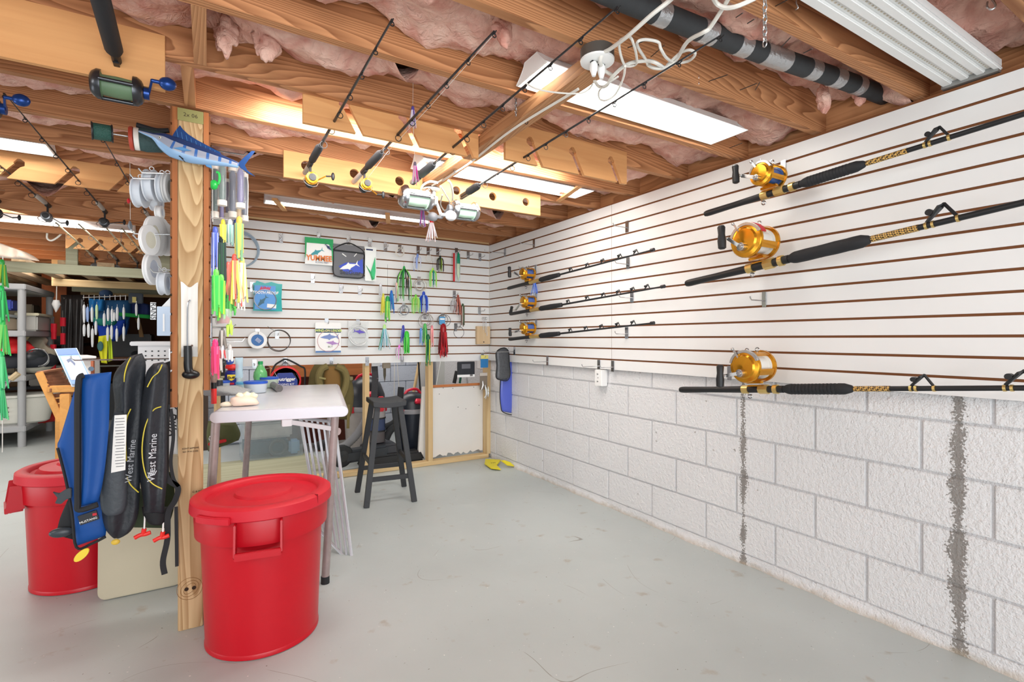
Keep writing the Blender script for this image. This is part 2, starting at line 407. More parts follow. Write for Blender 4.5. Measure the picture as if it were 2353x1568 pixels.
for k in range(10):
    for i in range(7):
        o = rb if fst else rb.copy()
        if not fst: COL.objects.link(o); o.parent = wr2
        fst = False; o.location = (-.02+.406*i+(.203 if k % 2 else 0), YF+.035, .12+.203*k)
# wall left of the rear bay, far wall and far left wall of the big room
wf = struct('wall_far')
MB().box((-2.2, 10.6, 1.15), (4.6, .12, 2.3)).build('board', mat((92, 62, 44), .9, noise=.25, nscale=3), wf)
MB().box((-.06, 8.4, 1.15), (.1, 4.3, 2.3)).build('board', mat((70, 58, 50), .9, noise=.2, nscale=3), wf)
wl = struct('wall_left')
MB().box((-4.45, 5.2, 1.15), (.2, 11, 2.3)).build('board', block_mat((206, 206, 204)), wl)
# ---- partition post with slatwall boards on both sides
X0, X1, YP = -.109, -.022, 2.435
T = thing('wooden_post', 'pale pressure-treated wooden post between the two red bins, holding a gaff sheath', 'post', (X0, YP, 0))
MB().box(((X0+X1)/2, YP+.045, 1.055), (X1-X0, .09, 2.11)).build('post', POSTW, T, world=True, bevel=.003)
MB().box(((X0+X1)/2, YP-.001, 2.086), (X1-X0+.002, .003, .05)).build('end_tag', mat((148, 146, 92), .8), T, world=True)
MB().box(((X0+X1)/2+.004, YP+.12, 1.055), (X1-X0-.012, .038, 2.11)).build('rear_post', PALE, T, world=True)
FM = lambda x, z: basis((x, YP-.002, z), (1, 0, 0), (0, 0, 1))
INK = mat((60, 46, 34), .8)
xm = (X0+X1)/2
text('2x 06', .022, FM(xm, 2.087), INK, T, 'stamp'); text('KDHT #2PRIME', .0085, FM(xm, .735), INK, T, 'stamp'); text('KD 19 H (U20)', .0085, FM(xm, .722), INK, T, 'stamp')
text('C-8-EQ', .011, FM(X1-.02, .556), INK, T, 'stamp')
for dx in (-.014, .012):
    MB().cyl((xm+dx, YP-.0015, .165), (xm+dx, YP+.001, .165), .0075, n=14).build('knot_hole', mat((50, 34, 22), .9), T, world=True)
for i in range(3):
    MB().ring((xm-.003, YP-.0005, .165), (0, 1, 0), .022+i*.009, .0008, sx=1.1, sy=.7+.2*i).build('knot_ring', mat((138, 100, 58), .9), T, world=True)
slatwall('slatwall panel edge-on, fixed to the left side of the wooden post, hung with leader spools', (-.134, 4.365), (0, -1, 0), 1.93, (-1, 0, 0), edgemat=CORE2, z0=.905, n=16)
slatwall('slatwall panel edge-on, fixed to the right side of the wooden post, hung with skirted lures', (.004, YP), (0, 1, 0), 1.93, (1, 0, 0), edgemat=CORE2)
# ---- ceiling
ce = struct('ceiling')
ZJ, HJ = 2.13, .25; JY = lambda k: .872+.395*k
def joist(k):
    x0 = -4.3; x1 = 2.46 if k < 14 else -.1
    MB().box(((x0+x1)/2, JY(k)+.019, ZJ+HJ/2), (x1-x0, .038, HJ)).build('joist', JOIST, ce, bevel=.0015)
for k in range(-4, 24): joist(k)
MB().box((-1, 4.2, ZJ+HJ+.02), (7.2, 13, .04)).build('subfloor', mat((150, 104, 70), .9, noise=.2, nscale=2), ce)
MB().box((2.50, 2, 2.3), (.08, 9, .5)).build('rim_board', JOISTY, ce)
# blocking between joists near the post
for (px, py, ka) in ((456, 30, 2), (430, 165, 3), (447, 300, 4)):
    p = P(px, py, Z=ZJ)
    MB().box((p.x, (JY(ka)+.038+JY(ka+1))/2, ZJ+.1), (.038, .395-.038, .2)).build('blocking', JOISTY, ce)
def insul_mat():
    m = bpy.data.materials.new('pink_fibreglass'); m.use_nodes = True; n = m.node_tree; L = n.links; b = n.nodes['Principled BSDF']
    b.inputs['Roughness'].default_value = 1; tc = n.nodes.new('ShaderNodeTexCoord')
    t = n.nodes.new('ShaderNodeTexNoise'); t.inputs['Scale'].default_value = 7; t.inputs['Detail'].default_value = 8; t.inputs['Distortion'].default_value = 1.2
    L.new(tc.outputs['Object'], t.inputs['Vector']); r = n.nodes.new('ShaderNodeValToRGB'); e = r.color_ramp.elements
    e[0].position = .3; e[0].color = (*s2l((206, 140, 124)), 1); e[1].position = .7; e[1].color = (*s2l((243, 206, 188)), 1)
    L.new(t.outputs['Fac'], r.inputs[0]); L.new(r.outputs[0], b.inputs['Base Color'])
    bp = n.nodes.new('ShaderNodeBump'); bp.inputs['Strength'].default_value = .8; bp.inputs['Distance'].default_value = .02
    t2 = n.nodes.new('ShaderNodeTexNoise'); t2.inputs['Scale'].default_value = 34; t2.inputs['Detail'].default_value = 8; t2.inputs['Distortion'].default_value = 1
    L.new(tc.outputs['Object'], t2.inputs['Vector']); L.new(t2.outputs['Fac'], bp.inputs['Height']); L.new(bp.outputs[0], b.inputs['Normal']); return m
INS = insul_mat()
from mathutils import noise as mn
def batt(k, x0, x1, zlow):
    if k == 0: zlow += .035
    ya, yb = JY(k)+.040, JY(k+1)-.002
    def g(u, v):
        x = x0+(x1-x0)*u; y = ya+(yb-ya)*v; q = Vector((x*3, y*3+k*7, 1.3))
        d = mn.noise(q)*.5+mn.noise(q*2.7)*.28+mn.noise(q*7)*.12+mn.noise(q*16)*.05
        sag = zlow-.05*math.sin(math.pi*v)+d*.15-.03*max(0, mn.noise(Vector((x*1.3, k*3.1, .5))))
        # loose tufts hanging along one side
        fl = max(0, mn.noise(Vector((x*5.2, k*5.7, 8)))-.18)*.35*(1-v)**2
        return (x, y+mn.noise(q*3+Vector((9, 9, 9)))*.012*math.sin(math.pi*v), min(sag-fl, ZJ+HJ-.005))
    n_ = int((x1-x0)*38); m = MB(); m.grid(g, n_, 16)
    return m.build('insulation_batt', INS, ce, smooth='all')
for k in range(-3, 9): batt(k, -2.2 if k < 8 else -1.5, 2.44, 2.255)
for k in range(9, 18): batt(k, -3.2, 0, 2.29)
# ================================================================ RODS AND REELS
def hexs(c): return mat(c, .5)
LINEW = mat((232, 232, 226), .35); CORK = mat((170, 160, 150), .6)
BRAIDG = bpy.data.materials.new('gold_braid_wrap'); BRAIDG.use_nodes = True
_n = BRAIDG.node_tree; _b = _n.nodes['Principled BSDF']; _t = _n.nodes.new('ShaderNodeTexCoord'); _m = _n.nodes.new('ShaderNodeMapping')
_m.inputs['Rotation'].default_value = (0, .785, .785); _c = _n.nodes.new('ShaderNodeTexChecker'); _c.inputs['Scale'].default_value = 150
_c.inputs['Color1'].default_value = (*s2l((206, 164, 88)), 1); _c.inputs['Color2'].default_value = (*s2l((70, 52, 28)), 1)
_n.links.new(_t.outputs['Object'], _m.inputs[0]); _n.links.new(_m.outputs[0], _c.inputs['Vector']); _n.links.new(_c.outputs[0], _b.inputs['Base Color']); _b.inputs['Roughness'].default_value = .35
def gold_reel(T, x, r, w_, h, linecol, ang=2.4, arm=.075, knob=(.05, .012), red=False, knobtilt=0.0, win=True):
    """lever drag reel; local x = along the rod to the tip, z = up, -y = handle side"""
    Y = Vector((0, 1, 0)); c = Vector((x, 0, h))
    m = MB()   # foot and frame
    m.box((x, 0, h-r*.98), (.075, .022, .012)); m.box((x, 0, .017), (.07, .02, .008))
    body = m.build('reel', GOLD, T, bevel=.002)
    for sgn, nm in ((-1, 'handle_side_plate'), (1, 'side_plate')):
        p = MB(); o = c + Y*sgn*w_/2
        p.lathe([(r, -.004), (r*1.0, .006), (r*.95, .012), (r*.74, .016), (r*.66, .024), (.0, .026)] if sgn < 0 else [(r, -.004), (r, .008), (r*.9, .015), (.0, .017)], o, Y*sgn, 32)
        p.build(nm, GOLD, body, smooth=True)
    # frame bars between plates leave windows over the spool
    p = MB()
    for a0, a1 in ((-2.0, -1.15), (-.62, -.2), (.75, 1.1), (1.9, 2.35), (3.0, 3.5)):
        k = 6; pts = []
        for i in range(k+1):
            a = a0+(a1-a0)*i/k; pts.append((math.cos(a)*r*.97, math.sin(a)*r*.97))
        for i in range(k, -1, -1):
            a = a0+(a1-a0)*i/k; pts.append((math.cos(a)*r*.88, math.sin(a)*r*.88))
        p.prism(pts, c, (1, 0, 0), (0, 0, 1), w_)
    p.build('reel_frame', GOLD, body, smooth=True)
    p = MB(); p.lathe([(r*.80, -w_/2+.004), (r*.80, -w_/2+.008), (r*.66, -w_/2+.010), (r*.7, 0), (r*.66, w_/2-.010), (r*.80, w_/2-.008), (r*.80, w_/2-.004)], c, Y, 28)
    p.build('spool', linecol, body, smooth=True)
    # silver drag quadrant arc on the handle plate
    q = MB(); o = c - Y*(w_/2+.008); k = 14; pts = []
    for i in range(k+1):
        a = .35+2.5*i/k; pts.append((math.cos(a)*r*1.03, math.sin(a)*r*1.03))
    for i in range(k, -1, -1):
        a = .35+2.5*i/k; pts.append((math.cos(a)*r*.86, math.sin(a)*r*.86))
    q.prism(pts, o, (1, 0, 0), (0, 0, 1), .016); q.build('drag_quadrant', CHROME, body, smooth=True, bevel=.001)
    if red:
        q = MB(); pts = [(math.cos(a)*r*1.05, math.sin(a)*r*1.05) for a in [.3+1.5*i/10 for i in range(11)]]+[(math.cos(a)*r*.98, math.sin(a)*r*.98) for a in [1.8-1.5*i/10 for i in range(11)]]
        q.prism(pts, c - Y*(w_/2-.014), (1, 0, 0), (0, 0, 1), .03); q.build('red_band', RED, body, smooth=True)
    # lever
    q = MB(); q.bar(o-Y*.012+Vector((0, 0, r*.1)), o-Y*.014+Vector((-r*.55, 0, r*1.05)), .006, .008); q.sph(o-Y*.016+Vector((-r*.6, 0, r*1.12)), .0075)
    q.build('drag_lever', CHROME, body, smooth=True)
    # handle crank
    hb = c + Vector((-r*.12, -w_/2-.026, -r*.38)); q = MB(); q.cyl(hb+Y*.01, hb-Y*.016, r*.24, n=18); q.cyl(hb-Y*.014, hb-Y*.022, r*.14, n=14)
    d = Vector((math.cos(ang), 0, math.sin(ang))); he = hb + d*arm - Y*.03
    q.bar(hb-Y*.014, he, .016, .007, up=(0, 1, 0)); q.cyl(he+Y*.004, he-Y*.034, .0045)
    q.build('handle_arm', CHROME, body, smooth=True, bevel=.001)
    kl, kr = knob; kd = Vector((math.sin(knobtilt), 0, math.cos(knobtilt))); kc = he - Y*.042
    q = MB(); q.lathe([(kr*.6, -kl), (kr*1.0, -kl*.9), (kr*1.08, -kl*.3), (kr*.86, kl*.25), (kr*1.0, kl*.85), (kr*.7, kl)], kc, kd, 14)
    q.build('handle_knob', BLACK, body, smooth=True)
    # harness lugs and clamp
    q = MB()
    for sx_ in (-1, 1): q.ring(c+Vector((sx_*r*.35, 0, r*1.02)), (0, 1, 0), .009, .0028, 12, 6)
    q.cyl((x-.03, 0, .0), (x-.03, 0, -.026), .003); q.cyl((x-.03, -.012, -.026), (x-.03, .012, -.026), .004); q.ring((x-.03, 0, -.033), (0, 1, 0), .009, .003, 12, 6)
    q.build('clamp', STEEL, body, smooth=True)
def roller_guide(m, x, s, r0):
    m.tube([(x-s*.9, 0, r0), (x-s*.15, -s*.22, s*.95), (x+s*.05, 0, s*1.08), (x+s*.55, 0, r0)], .0032*s/.03, 6)
    m.tube([(x-s*.9, 0, r0), (x-s*.15, s*.22, s*.95), (x+s*.05, 0, s*1.08)], .0032*s/.03, 6)
    m.cyl((x-.02*s/.03, -s*.25, s*.74), (x-.02*s/.03, s*.25, s*.74), .006*s/.03)
def ring_guide(m, x, s, r0):
    m.ring((x, 0, r0+s), (1, .0, .2), s*.75, .0022*max(.6, s/.012), 14, 5); m.bar((x-s, 0, r0*.8), (x, 0, r0+s*.3), .003, .002); m.bar((x+s, 0, r0*.8), (x, 0, r0+s*.3), .003, .002)
def rod_frame(b, t, up, rot=0):
    b, t = Vector(b), Vector(t); X = (t-b).normalized(); Z = Vector(up); Z = (Z - X*Z.dot(X)).normalized(); Y = Z.cross(X)
    M = Matrix(((X.x, Y.x, Z.x, b.x), (X.y, Y.y, Z.y, b.y), (X.z, Y.z, Z.z, b.z), (0, 0, 0, 1)))
    return M @ Matrix.Rotation(rot, 4, 'X'), (t-b).length
def big_rod(label, b, t, fr, reelkw, guides, sc=1, grip_ribs=True, ext=.0):
    """fr: along-rod metre marks: butt_end, seat_end, grip_end, wrap_end"""
    M, L_ = rod_frame(b, t, (0, 0, 1)); T = thing('fishing_rod', label, 'fishing rod', M=M, group='gold-reel trolling rods on the right wall')
    f1, f2, f3, f4 = fr; r = .0145*sc
    m = MB(); m.lathe([(r*.8, 0), (r*.95, .01), (r, .03), (r*.9, f1*.5), (r, f1)], ax=(1, 0, 0), n=16); m.build('butt', BLACK, T, smooth=True)
    for qa, qb, qr, qn in ((f1-.012, f1+.02, 1.22, 18), (f2-.045, f2-.025, 1.25, 18), (f2-.115, f2-.07, 1.3, 8)):
        m = MB(); m.cyl((qa, 0, 0), (qb, 0, 0), r*qr, n=qn); m.build('seat_ring', GOLDW, T, smooth=True)
    m = MB(); m.cyl((f1, 0, 0), (f2, 0, 0), r*.98, n=14); m.build('reel_seat', BLACK, T, smooth=True)
    pr = [(r*.7, f2-.005), (r*1.25, f2+.02)]
    n_ = 13 if grip_ribs else 2; g0, g1 = f2+.03, f3-.06
    for i in range(n_):
        q0 = g0+(g1-g0)*i/n_; q1 = g0+(g1-g0)*(i+.85)/n_; pr += [(r*1.36, q0), (r*1.42, (q0+q1)/2), (r*1.36, q1), (r*1.28 if grip_ribs else r*1.38, q1+.001)]
    pr += [(r*1.4, g1+.005), (r*1.35, f3-.03), (r*.9, f3-.006), (r*.62, f3)]
    m = MB(); m.lathe(pr, ax=(1, 0, 0), n=18); m.build('foregrip', BLACKM, T, smooth=True)
    m = MB(); m.lathe([(r*.60, f3-.01), (r*.58, L_*.8), (r*.45, L_+ext)], ax=(1, 0, 0), n=12); m.build('blank', BLACK, T, smooth=True)
    m = MB(); m.lathe([(r*.66, f3+.004), (r*.66, f4)], ax=(1, 0, 0), n=14); m.build('braid_wrap', BRAIDG, T, smooth=True)
    for gx, gs in guides:
        m = MB(); roller_guide(m, gx, gs, r*.6); m.build('guide', BLACK, T, smooth=True)
        for d in (-.95, -.6, .6):
            m = MB(); m.cyl((gx+gs*d-.004, 0, 0), (gx+gs*d+.004, 0, 0), r*.68, n=12); m.build('thread_band', GOLDW, T, smooth=True)
    gold_reel(T, **reelkw); return T
XO = 2.20
# measured along-rod distances from pixel marks
def along(b, M_, px, py):
    return (P(px, py, X=XO) - b).length
def rodset(b, t, marks):
    B = P(*b, X=XO); T_ = P(*t, X=XO); return B, T_, [along(B, None, *q) for q in marks]
B, T_, k = rodset((1620, 492), (2353, 262), [(1755, 446), (1838, 420), (1988, 374), (2085, 344), (2150, 322), (1772, 440)])
big_rod('upper big rod on the right wall, ribbed grip, small gold reel with blue line', B, T_, (k[0], k[1], k[2], k[3]),
        dict(x=k[5]-.01, r=.055, w_=.10, h=.085, linecol=mat((60, 92, 150), .35), ang=2.75, arm=.062, knob=(.042, .015), knobtilt=0), [(k[4]+.01, .045)], 1.1, ext=.8)
B, T_, k = rodset((1577, 652), (2353, 465), [(1722, 616), (1812, 592), (2000, 551), (2110, 521), (2155, 510), (1740, 610)])
big_rod('middle big rod with smooth foam grip and large gold reel with a red band', B, T_, (k[0], k[1], k[2], k[3]),
        dict(x=k[5], r=.080, w_=.125, h=.118, linecol=LINEW, ang=2.35, arm=.072, knob=(.055, .018), red=True, knobtilt=.05), [(k[4]+.02, .058)], 1.32, grip_ribs=False, ext=.8)
B, T_, k = rodset((1563, 896), (2353, 892), [(1712, 895), (1800, 895), (1960, 893), (2045, 892), (2125, 892), (1735, 895), (2345, 892)])
big_rod('lowest big rod lying level just under the slatwall, gold reel turned back', B, T_, (k[0], k[1], k[2], k[3]),
        dict(x=k[5], r=.076, w_=.115, h=.108, linecol=LINEW, ang=3.3, arm=.06, knob=(.052, .017), knobtilt=.1), [(k[4], .045), (k[6]+.01, .05)], 1.15, ext=.8)
# small stand-up rods in the corner
XO2 = 2.27
def small_rod(label, b, t, marks, gpx, reelkw):
    B = P(*b, X=XO2); E = P(*t, X=XO2); M, L_ = rod_frame(B, E, (0, 0, 1)); al = lambda x, y: (P(x, y, X=XO2)-B).length
    T = thing('fishing_rod', label, 'fishing rod', M=M, group='small trolling rods in the corner')
    k = [al(*q) for q in marks]
    m = MB(); m.lathe([(.012, 0), (.015, .02), (.014, k[0])], ax=(1, 0, 0), n=12); m.build('butt', BLACK, T, smooth=True)
    m = MB(); m.cyl((k[0], 0, 0), (k[0]+.06, 0, 0), .016, n=12); m.build('reel_seat', BLACK, T, smooth=True)
    m = MB(); m.cyl((k[0]+.062, 0, 0), (k[1], 0, 0), .015, n=12); m.build('seat_ring', GOLDW, T, smooth=True)
    m = MB(); m.lathe([(.012, k[1]), (.020, k[1]+.02), (.021, (k[1]+k[2])/2), (.016, k[2]-.01), (.007, k[2])], ax=(1, 0, 0), n=14); m.build('foregrip', BLACKM, T, smooth=True)
    m = MB(); m.lathe([(.0075, k[2]), (.005, L_)], ax=(1, 0, 0), n=8); m.build('blank', BLACK, T, smooth=True)
    for q in gpx:
        gx = al(*q); m = MB(); roller_guide(m, gx, .028, .005); m.build('guide', BLACK, T, smooth=True)
    m = MB(); m.cyl((L_-.01, 0, 0), (L_+.015, 0, 0), .011, n=10); m.build('tip_guide', DSTEEL, T, smooth=True)
    gold_reel(T, x=k[0]+.03, **reelkw)
BL = mat((70, 96, 160), .35)
small_rod('topmost of the three small rods, its handle knob raised to the left', (1167, 663), (1498, 575), [(1208, 652), (1240, 644), (1286, 630)], [(1312, 622), (1350, 612), (1386, 602), (1425, 592), (1462, 582)],
          dict(r=.052, w_=.075, h=.078, linecol=BL, ang=2.6, arm=.07, knob=(.045, .014)))
small_rod('middle of the three small rods, its handle hanging down over the butt', (1172, 722), (1522, 659), [(1210, 715), (1240, 709), (1291, 697)], [(1306, 693), (1350, 687), (1387, 680), (1422, 673), (1455, 668), (1488, 663)],
          dict(r=.052, w_=.075, h=.075, linecol=BL, ang=3.9, arm=.07, knob=(.032, .013), knobtilt=.5))
small_rod('lowest of the three small rods, its handle knob standing level left', (1170, 780), (1498, 743), [(1209, 774), (1240, 770), (1286, 764)], [(1311, 761), (1347, 757), (1383, 753), (1420, 749), (1456, 746)],
          dict(r=.052, w_=.075, h=.075, linecol=BL, ang=3.3, arm=.06, knob=(.034, .013)))
# ---------------- ceiling rods
def spin_reel(T, x, s, spoolc, rotor, ang, lip=GOLD, knob=True):
    """spinning reel hung under the rod (local -z), spool facing the tip (+x)"""
    m = MB(); m.bar((x-.01, 0, -.01), (x-.005, 0, -.062*s), .012*s, .010*s, up=(0, 1, 0)); m.box((x, 0, -.014), (.07*s, .014, .006))
    b = m.build('reel', BLACK, T, smooth=True, bevel=.001); c = Vector((x, 0, -.085*s))
    m = MB(); m.sph(c+Vector((-.02*s, 0, 0)), (.034*s, .026*s, .034*s)); m.build('gearbox', rotor, b, smooth=True)
    m = MB(); m.lathe([(.026*s, .0), (.030*s, .012*s), (.030*s, .02*s)], c, (1, 0, 0), 20); m.build('rotor', rotor, b, smooth=True)
    m = MB(); m.lathe([(.029*s, .02*s), (.029*s, .024*s), (.023*s, .027*s), (.023*s, .042*s), (.027*s, .045*s), (.027*s, .05*s), (.022*s, .052*s)], c, (1, 0, 0), 24); m.build('spool', lip, b, smooth=True)
    m = MB(); m.lathe([(.019*s, .05*s), (.017*s, .058*s), (0, .059*s)], c, (1, 0, 0), 18); m.build('drag_cap', BLACK, b, smooth=True)
    m = MB(); pts = [c+Vector((.02*s, -.034*s, -.004)), c+Vector((.045*s, -.040*s, -.02*s)), c+Vector((.055*s, -.02*s, -.042*s)), c+Vector((.05*s, .015*s, -.042*s)), c+Vector((.02*s, .034*s, -.01*s))]
    m.tube(spline(pts, 5), .0018*s, 6); m.build('bail', CHROME, b, smooth=True)
    d = Vector((0, math.cos(ang), math.sin(ang))); h0 = c+Vector((-.01*s, .02*s, 0)); h1 = h0+Vector((.01, 0, 0))+d*.06*s
    m = MB(); m.tube([h0, h0+d*.02*s, h1], .0035*s, 6); m.build('handle_arm', lip, b, smooth=True)
    m = MB(); m.cyl(h1, h1+Vector((.0, .028*s, .004)), .004*s); m.sph(h1+Vector((0, .034*s, .004)), (.009*s, .009*s, .02*s)); m.build('handle_knob', BLACK, b, smooth=True)
def cast_reel(T, x, s, body, spool, ang=-.6, knobm=None, under=True, side=1):
    z = -1 if under else 1; c = Vector((x, 0, z*.062*s)); Y = Vector((0, 1, 0)); w_ = .07*s; r = .036*s
    m = MB(); m.box((x, 0, z*.016), (.07*s, .016, .006)); b = m.build('reel', DSTEEL, T, bevel=.001)
    for sg in (-1, 1):
        m = MB(); m.lathe([(r, -.003), (r, .008), (r*.8, .016*s), (r*.6, .02*s), (0, .021*s)], c+Y*sg*w_/2, Y*sg, 22); m.build('side_plate', body, b, smooth=True)
    m = MB(); m.lathe([(r*.85, -w_/2+.003), (r*.7, -w_/2+.006), (r*.74, 0), (r*.7, w_/2-.006), (r*.85, w_/2-.003)], c, Y, 20); m.build('spool', spool, b, smooth=True)
    for a in (0, 2.2, 4.1):
        m = MB(); m.cyl(c+Vector((math.cos(a)*r*.9, -w_/2, math.sin(a)*r*.9)), c+Vector((math.cos(a)*r*.9, w_/2, math.sin(a)*r*.9)), .005*s)
        m.build('frame_bar', body, b, smooth=True)
    hb = c+Y*side*(w_/2+.02*s); d = Vector((math.cos(ang), 0, math.sin(ang)))
    m = MB(); m.cyl(hb-Y*side*.01, hb+Y*side*.012*s, .015*s, n=14); m.bar(hb+Y*side*.01*s, hb+d*.05*s+Y*side*.02*s, .01*s, .005*s, up=(0, 1, 0)); m.build('handle_arm', knobm or DSTEEL, b, smooth=True)
    q = hb+d*.05*s+Y*side*.02*s
    m = MB(); m.cyl(q, q+Y*side*.02*s, .005*s); m.sph(q+Y*side*.034*s, (.015*s, .02*s, .017*s)); m.build('handle_knob', knobm or BLACK, b, smooth=True)
def ceil_rod(label, b, t, z0=2.05, z1=2.05, seat=.12, grip=(.2, .42), butt=True, blank=DSTEEL, gr=.016, gripm=None, buttm=None, guides=7, tipg=.012, first=.03, reel=None, group='rods stored in the overhead racks', blankr=(.0055, .002), line=False, ribs=0, foreshort=1):
    B = P(*b, Z=z0); E = P(*t, Z=z1); M, L_ = rod_frame(B, E, (0, 0, 1))
    T = thing('fishing_rod', label, 'fishing rod', M=M, group=group)
    if butt:
        m = MB(); m.lathe([(.011, 0), (.013, .006), (.012, seat-.03)], ax=(1, 0, 0), n=12); m.build('butt', buttm or CORK, T, smooth=True)
    m = MB(); m.cyl((seat-.04, 0, 0), (grip[0], 0, 0), .013, n=12); m.build('reel_seat', BLACK, T, smooth=True)
    pr = [(gr*.7, grip[0]), (gr, grip[0]+.02)]
    for i in range(ribs):
        q = grip[0]+.03+(grip[1]-grip[0]-.06)*i/ribs; pr += [(gr*1.05, q), (gr*.88, q+.006)]
    pr += [(gr, grip[1]-.03), (gr*.55, grip[1])]
    m = MB(); m.lathe(pr, ax=(1, 0, 0), n=14); m.build('foregrip', gripm or BLACKM, T, smooth=True)
    m = MB(); m.lathe([(blankr[0], grip[1]-.005), (blankr[1], L_)], ax=(1, 0, 0), n=8); m.build('blank', blank, T, smooth=True)
    for i in range(guides):
        f = i/(guides-1) if guides > 1 else 1; gx = grip[1]+.07+(L_-grip[1]-.07)*f; s = (first*(1-f)**1.6+tipg*(1-(1-f)**1.6))*.5
        m = MB(); m.ring((gx, 0, -.006-s), (1, 0, 0), s, .0016, 14, 5); m.tube([(gx-.012, 0, -.004), (gx, 0, -.008), (gx+.012, 0, -.004)], .002, 5); m.build('guide', BLACK, T, smooth=True)
    if reel: reel(T, seat)
    if line:
        m = MB(); m.tube([(seat+.03, 0, -.06), (grip[1]+.07, 0, -.03), (L_*.7, .004, -.018), (L_, 0, -.008)], .0008, 5); m.build('fishing_line', WIRE, T)
    return T
ceil_rod('leftmost rod of the middle overhead rack, short tip, gold spinning reel', (700, 398), (900, 45), 2.04, 2.06, .17, (.2, .42), gr=.017, reel=lambda T, x: spin_reel(T, x, 1.0, None, BLACK, .55), blankr=(.007, .003))
ceil_rod('second rod of the middle overhead rack, gold spinning reel and pale butt', (812, 418), (1135, 72), 2.04, 2.06, .22, (.27, .5), gr=.018, reel=lambda T, x: spin_reel(T, x, .95, None, BLACK, -.7), blankr=(.007, .003), line=True, buttm=mat((200, 192, 184), .5))
ceil_rod('third rod of the middle overhead rack, silver reel beside the long wooden brace', (945, 420), (1418, 16), 2.04, 2.06, .08, (.14, .34), gr=.021, reel=lambda T, x: cast_reel(T, x, 1.7, STEEL, mat((196, 226, 204), .4), -1.2, side=1, knobm=mat((200, 202, 205), .3)), blankr=(.0065, .0025), guides=9)
ceil_rod('longest rod of the overhead racks, silver reel, ribbed grip, tip by the white cables', (1058, 452), (1655, 82), 2.04, 2.05, .06, (.1, .26), gr=.021, ribs=7, reel=lambda T, x: cast_reel(T, x, 1.6, STEEL, mat((190, 222, 200), .4), -2.6, side=-1, knobm=mat((120, 122, 128), .3)), blankr=(.0065, .0025), guides=11)
BLUE = mat((26, 62, 128), .3, .5)
ceil_rod('thick black rod over the left board, big silver reel with blue handle', (292, 230), (215, -60), 2.05, 2.10, .24, (.31, .62), gr=.024, buttm=BLACKM, guides=2, reel=lambda T, x: cast_reel(T, x, 1.25, DSTEEL, mat((96, 122, 92), .5), .3, side=1, knobm=BLUE), blankr=(.01, .008))
ceil_rod('thick black rod cut by the left edge of the photo, blue reel knob', (-5, 260), (-260, -60), 2.05, 2.10, .24, (.31, .62), gr=.024, buttm=BLACKM, guides=2, reel=lambda T, x: cast_reel(T, x, 1.25, DSTEEL, mat((96, 122, 92), .5), .3, side=1, knobm=BLUE), blankr=(.01, .008))
SILV = mat((120, 122, 124), .3, .8)
ceil_rod('left rear rack rod with a silver spinning reel, pale grip', (118, 478), (-160, 250), 2.05, 2.05, .1, (.14, .36), gr=.014, gripm=CORK, reel=lambda T, x: spin_reel(T, x, .95, None, SILV, -.6, lip=SILV), guides=6)
ceil_rod('left rear rack rod ending in the bare tip by the long board, dark reel', (246, 492), (10, 215), 2.05, 2.05, .1, (.14, .36), gr=.013, gripm=CORK, reel=lambda T, x: spin_reel(T, x, .95, None, BLACK, .2, lip=DSTEEL), guides=8)
ceil_rod('left rear rack rod beneath the green line spool, dark reel', (345, 505), (236, 318), 2.05, 2.05, .1, (.14, .3), gr=.013, gripm=CORK, reel=lambda T, x: spin_reel(T, x, .9, None, BLACK, -.9, lip=DSTEEL), guides=5)
ceil_rod('left rear rack rod half out of the frame at left, black reel', (5, 468), (-330, 250), 2.05, 2.05, .1, (.14, .36), gr=.014, gripm=CORK, reel=lambda T, x: spin_reel(T, x, .95, None, BLACK, -.4, lip=DSTEEL), guides=4)
for i, (a, b_, lb) in enumerate((((222, 596), (128, 512), 'leftmost'), ((272, 600), (180, 515), 'second'), ((318, 606), (240, 520), 'third'), ((352, 612), (280, 525), 'rightmost'))):
    ceil_rod('%s of four small rods in the farthest overhead rack, black reel' % lb, a, b_, 2.0, 2.04, .1, (.14, .4), gr=.014, gripm=CORK, reel=lambda T, x: spin_reel(T, x, 1.1, None, SILV if i < 2 else BLACK, -.5, lip=SILV), guides=4, first=.05, tipg=.03, blank=mat((200, 190, 160), .4), blankr=(.008, .005), group='small rods in the farthest rack')
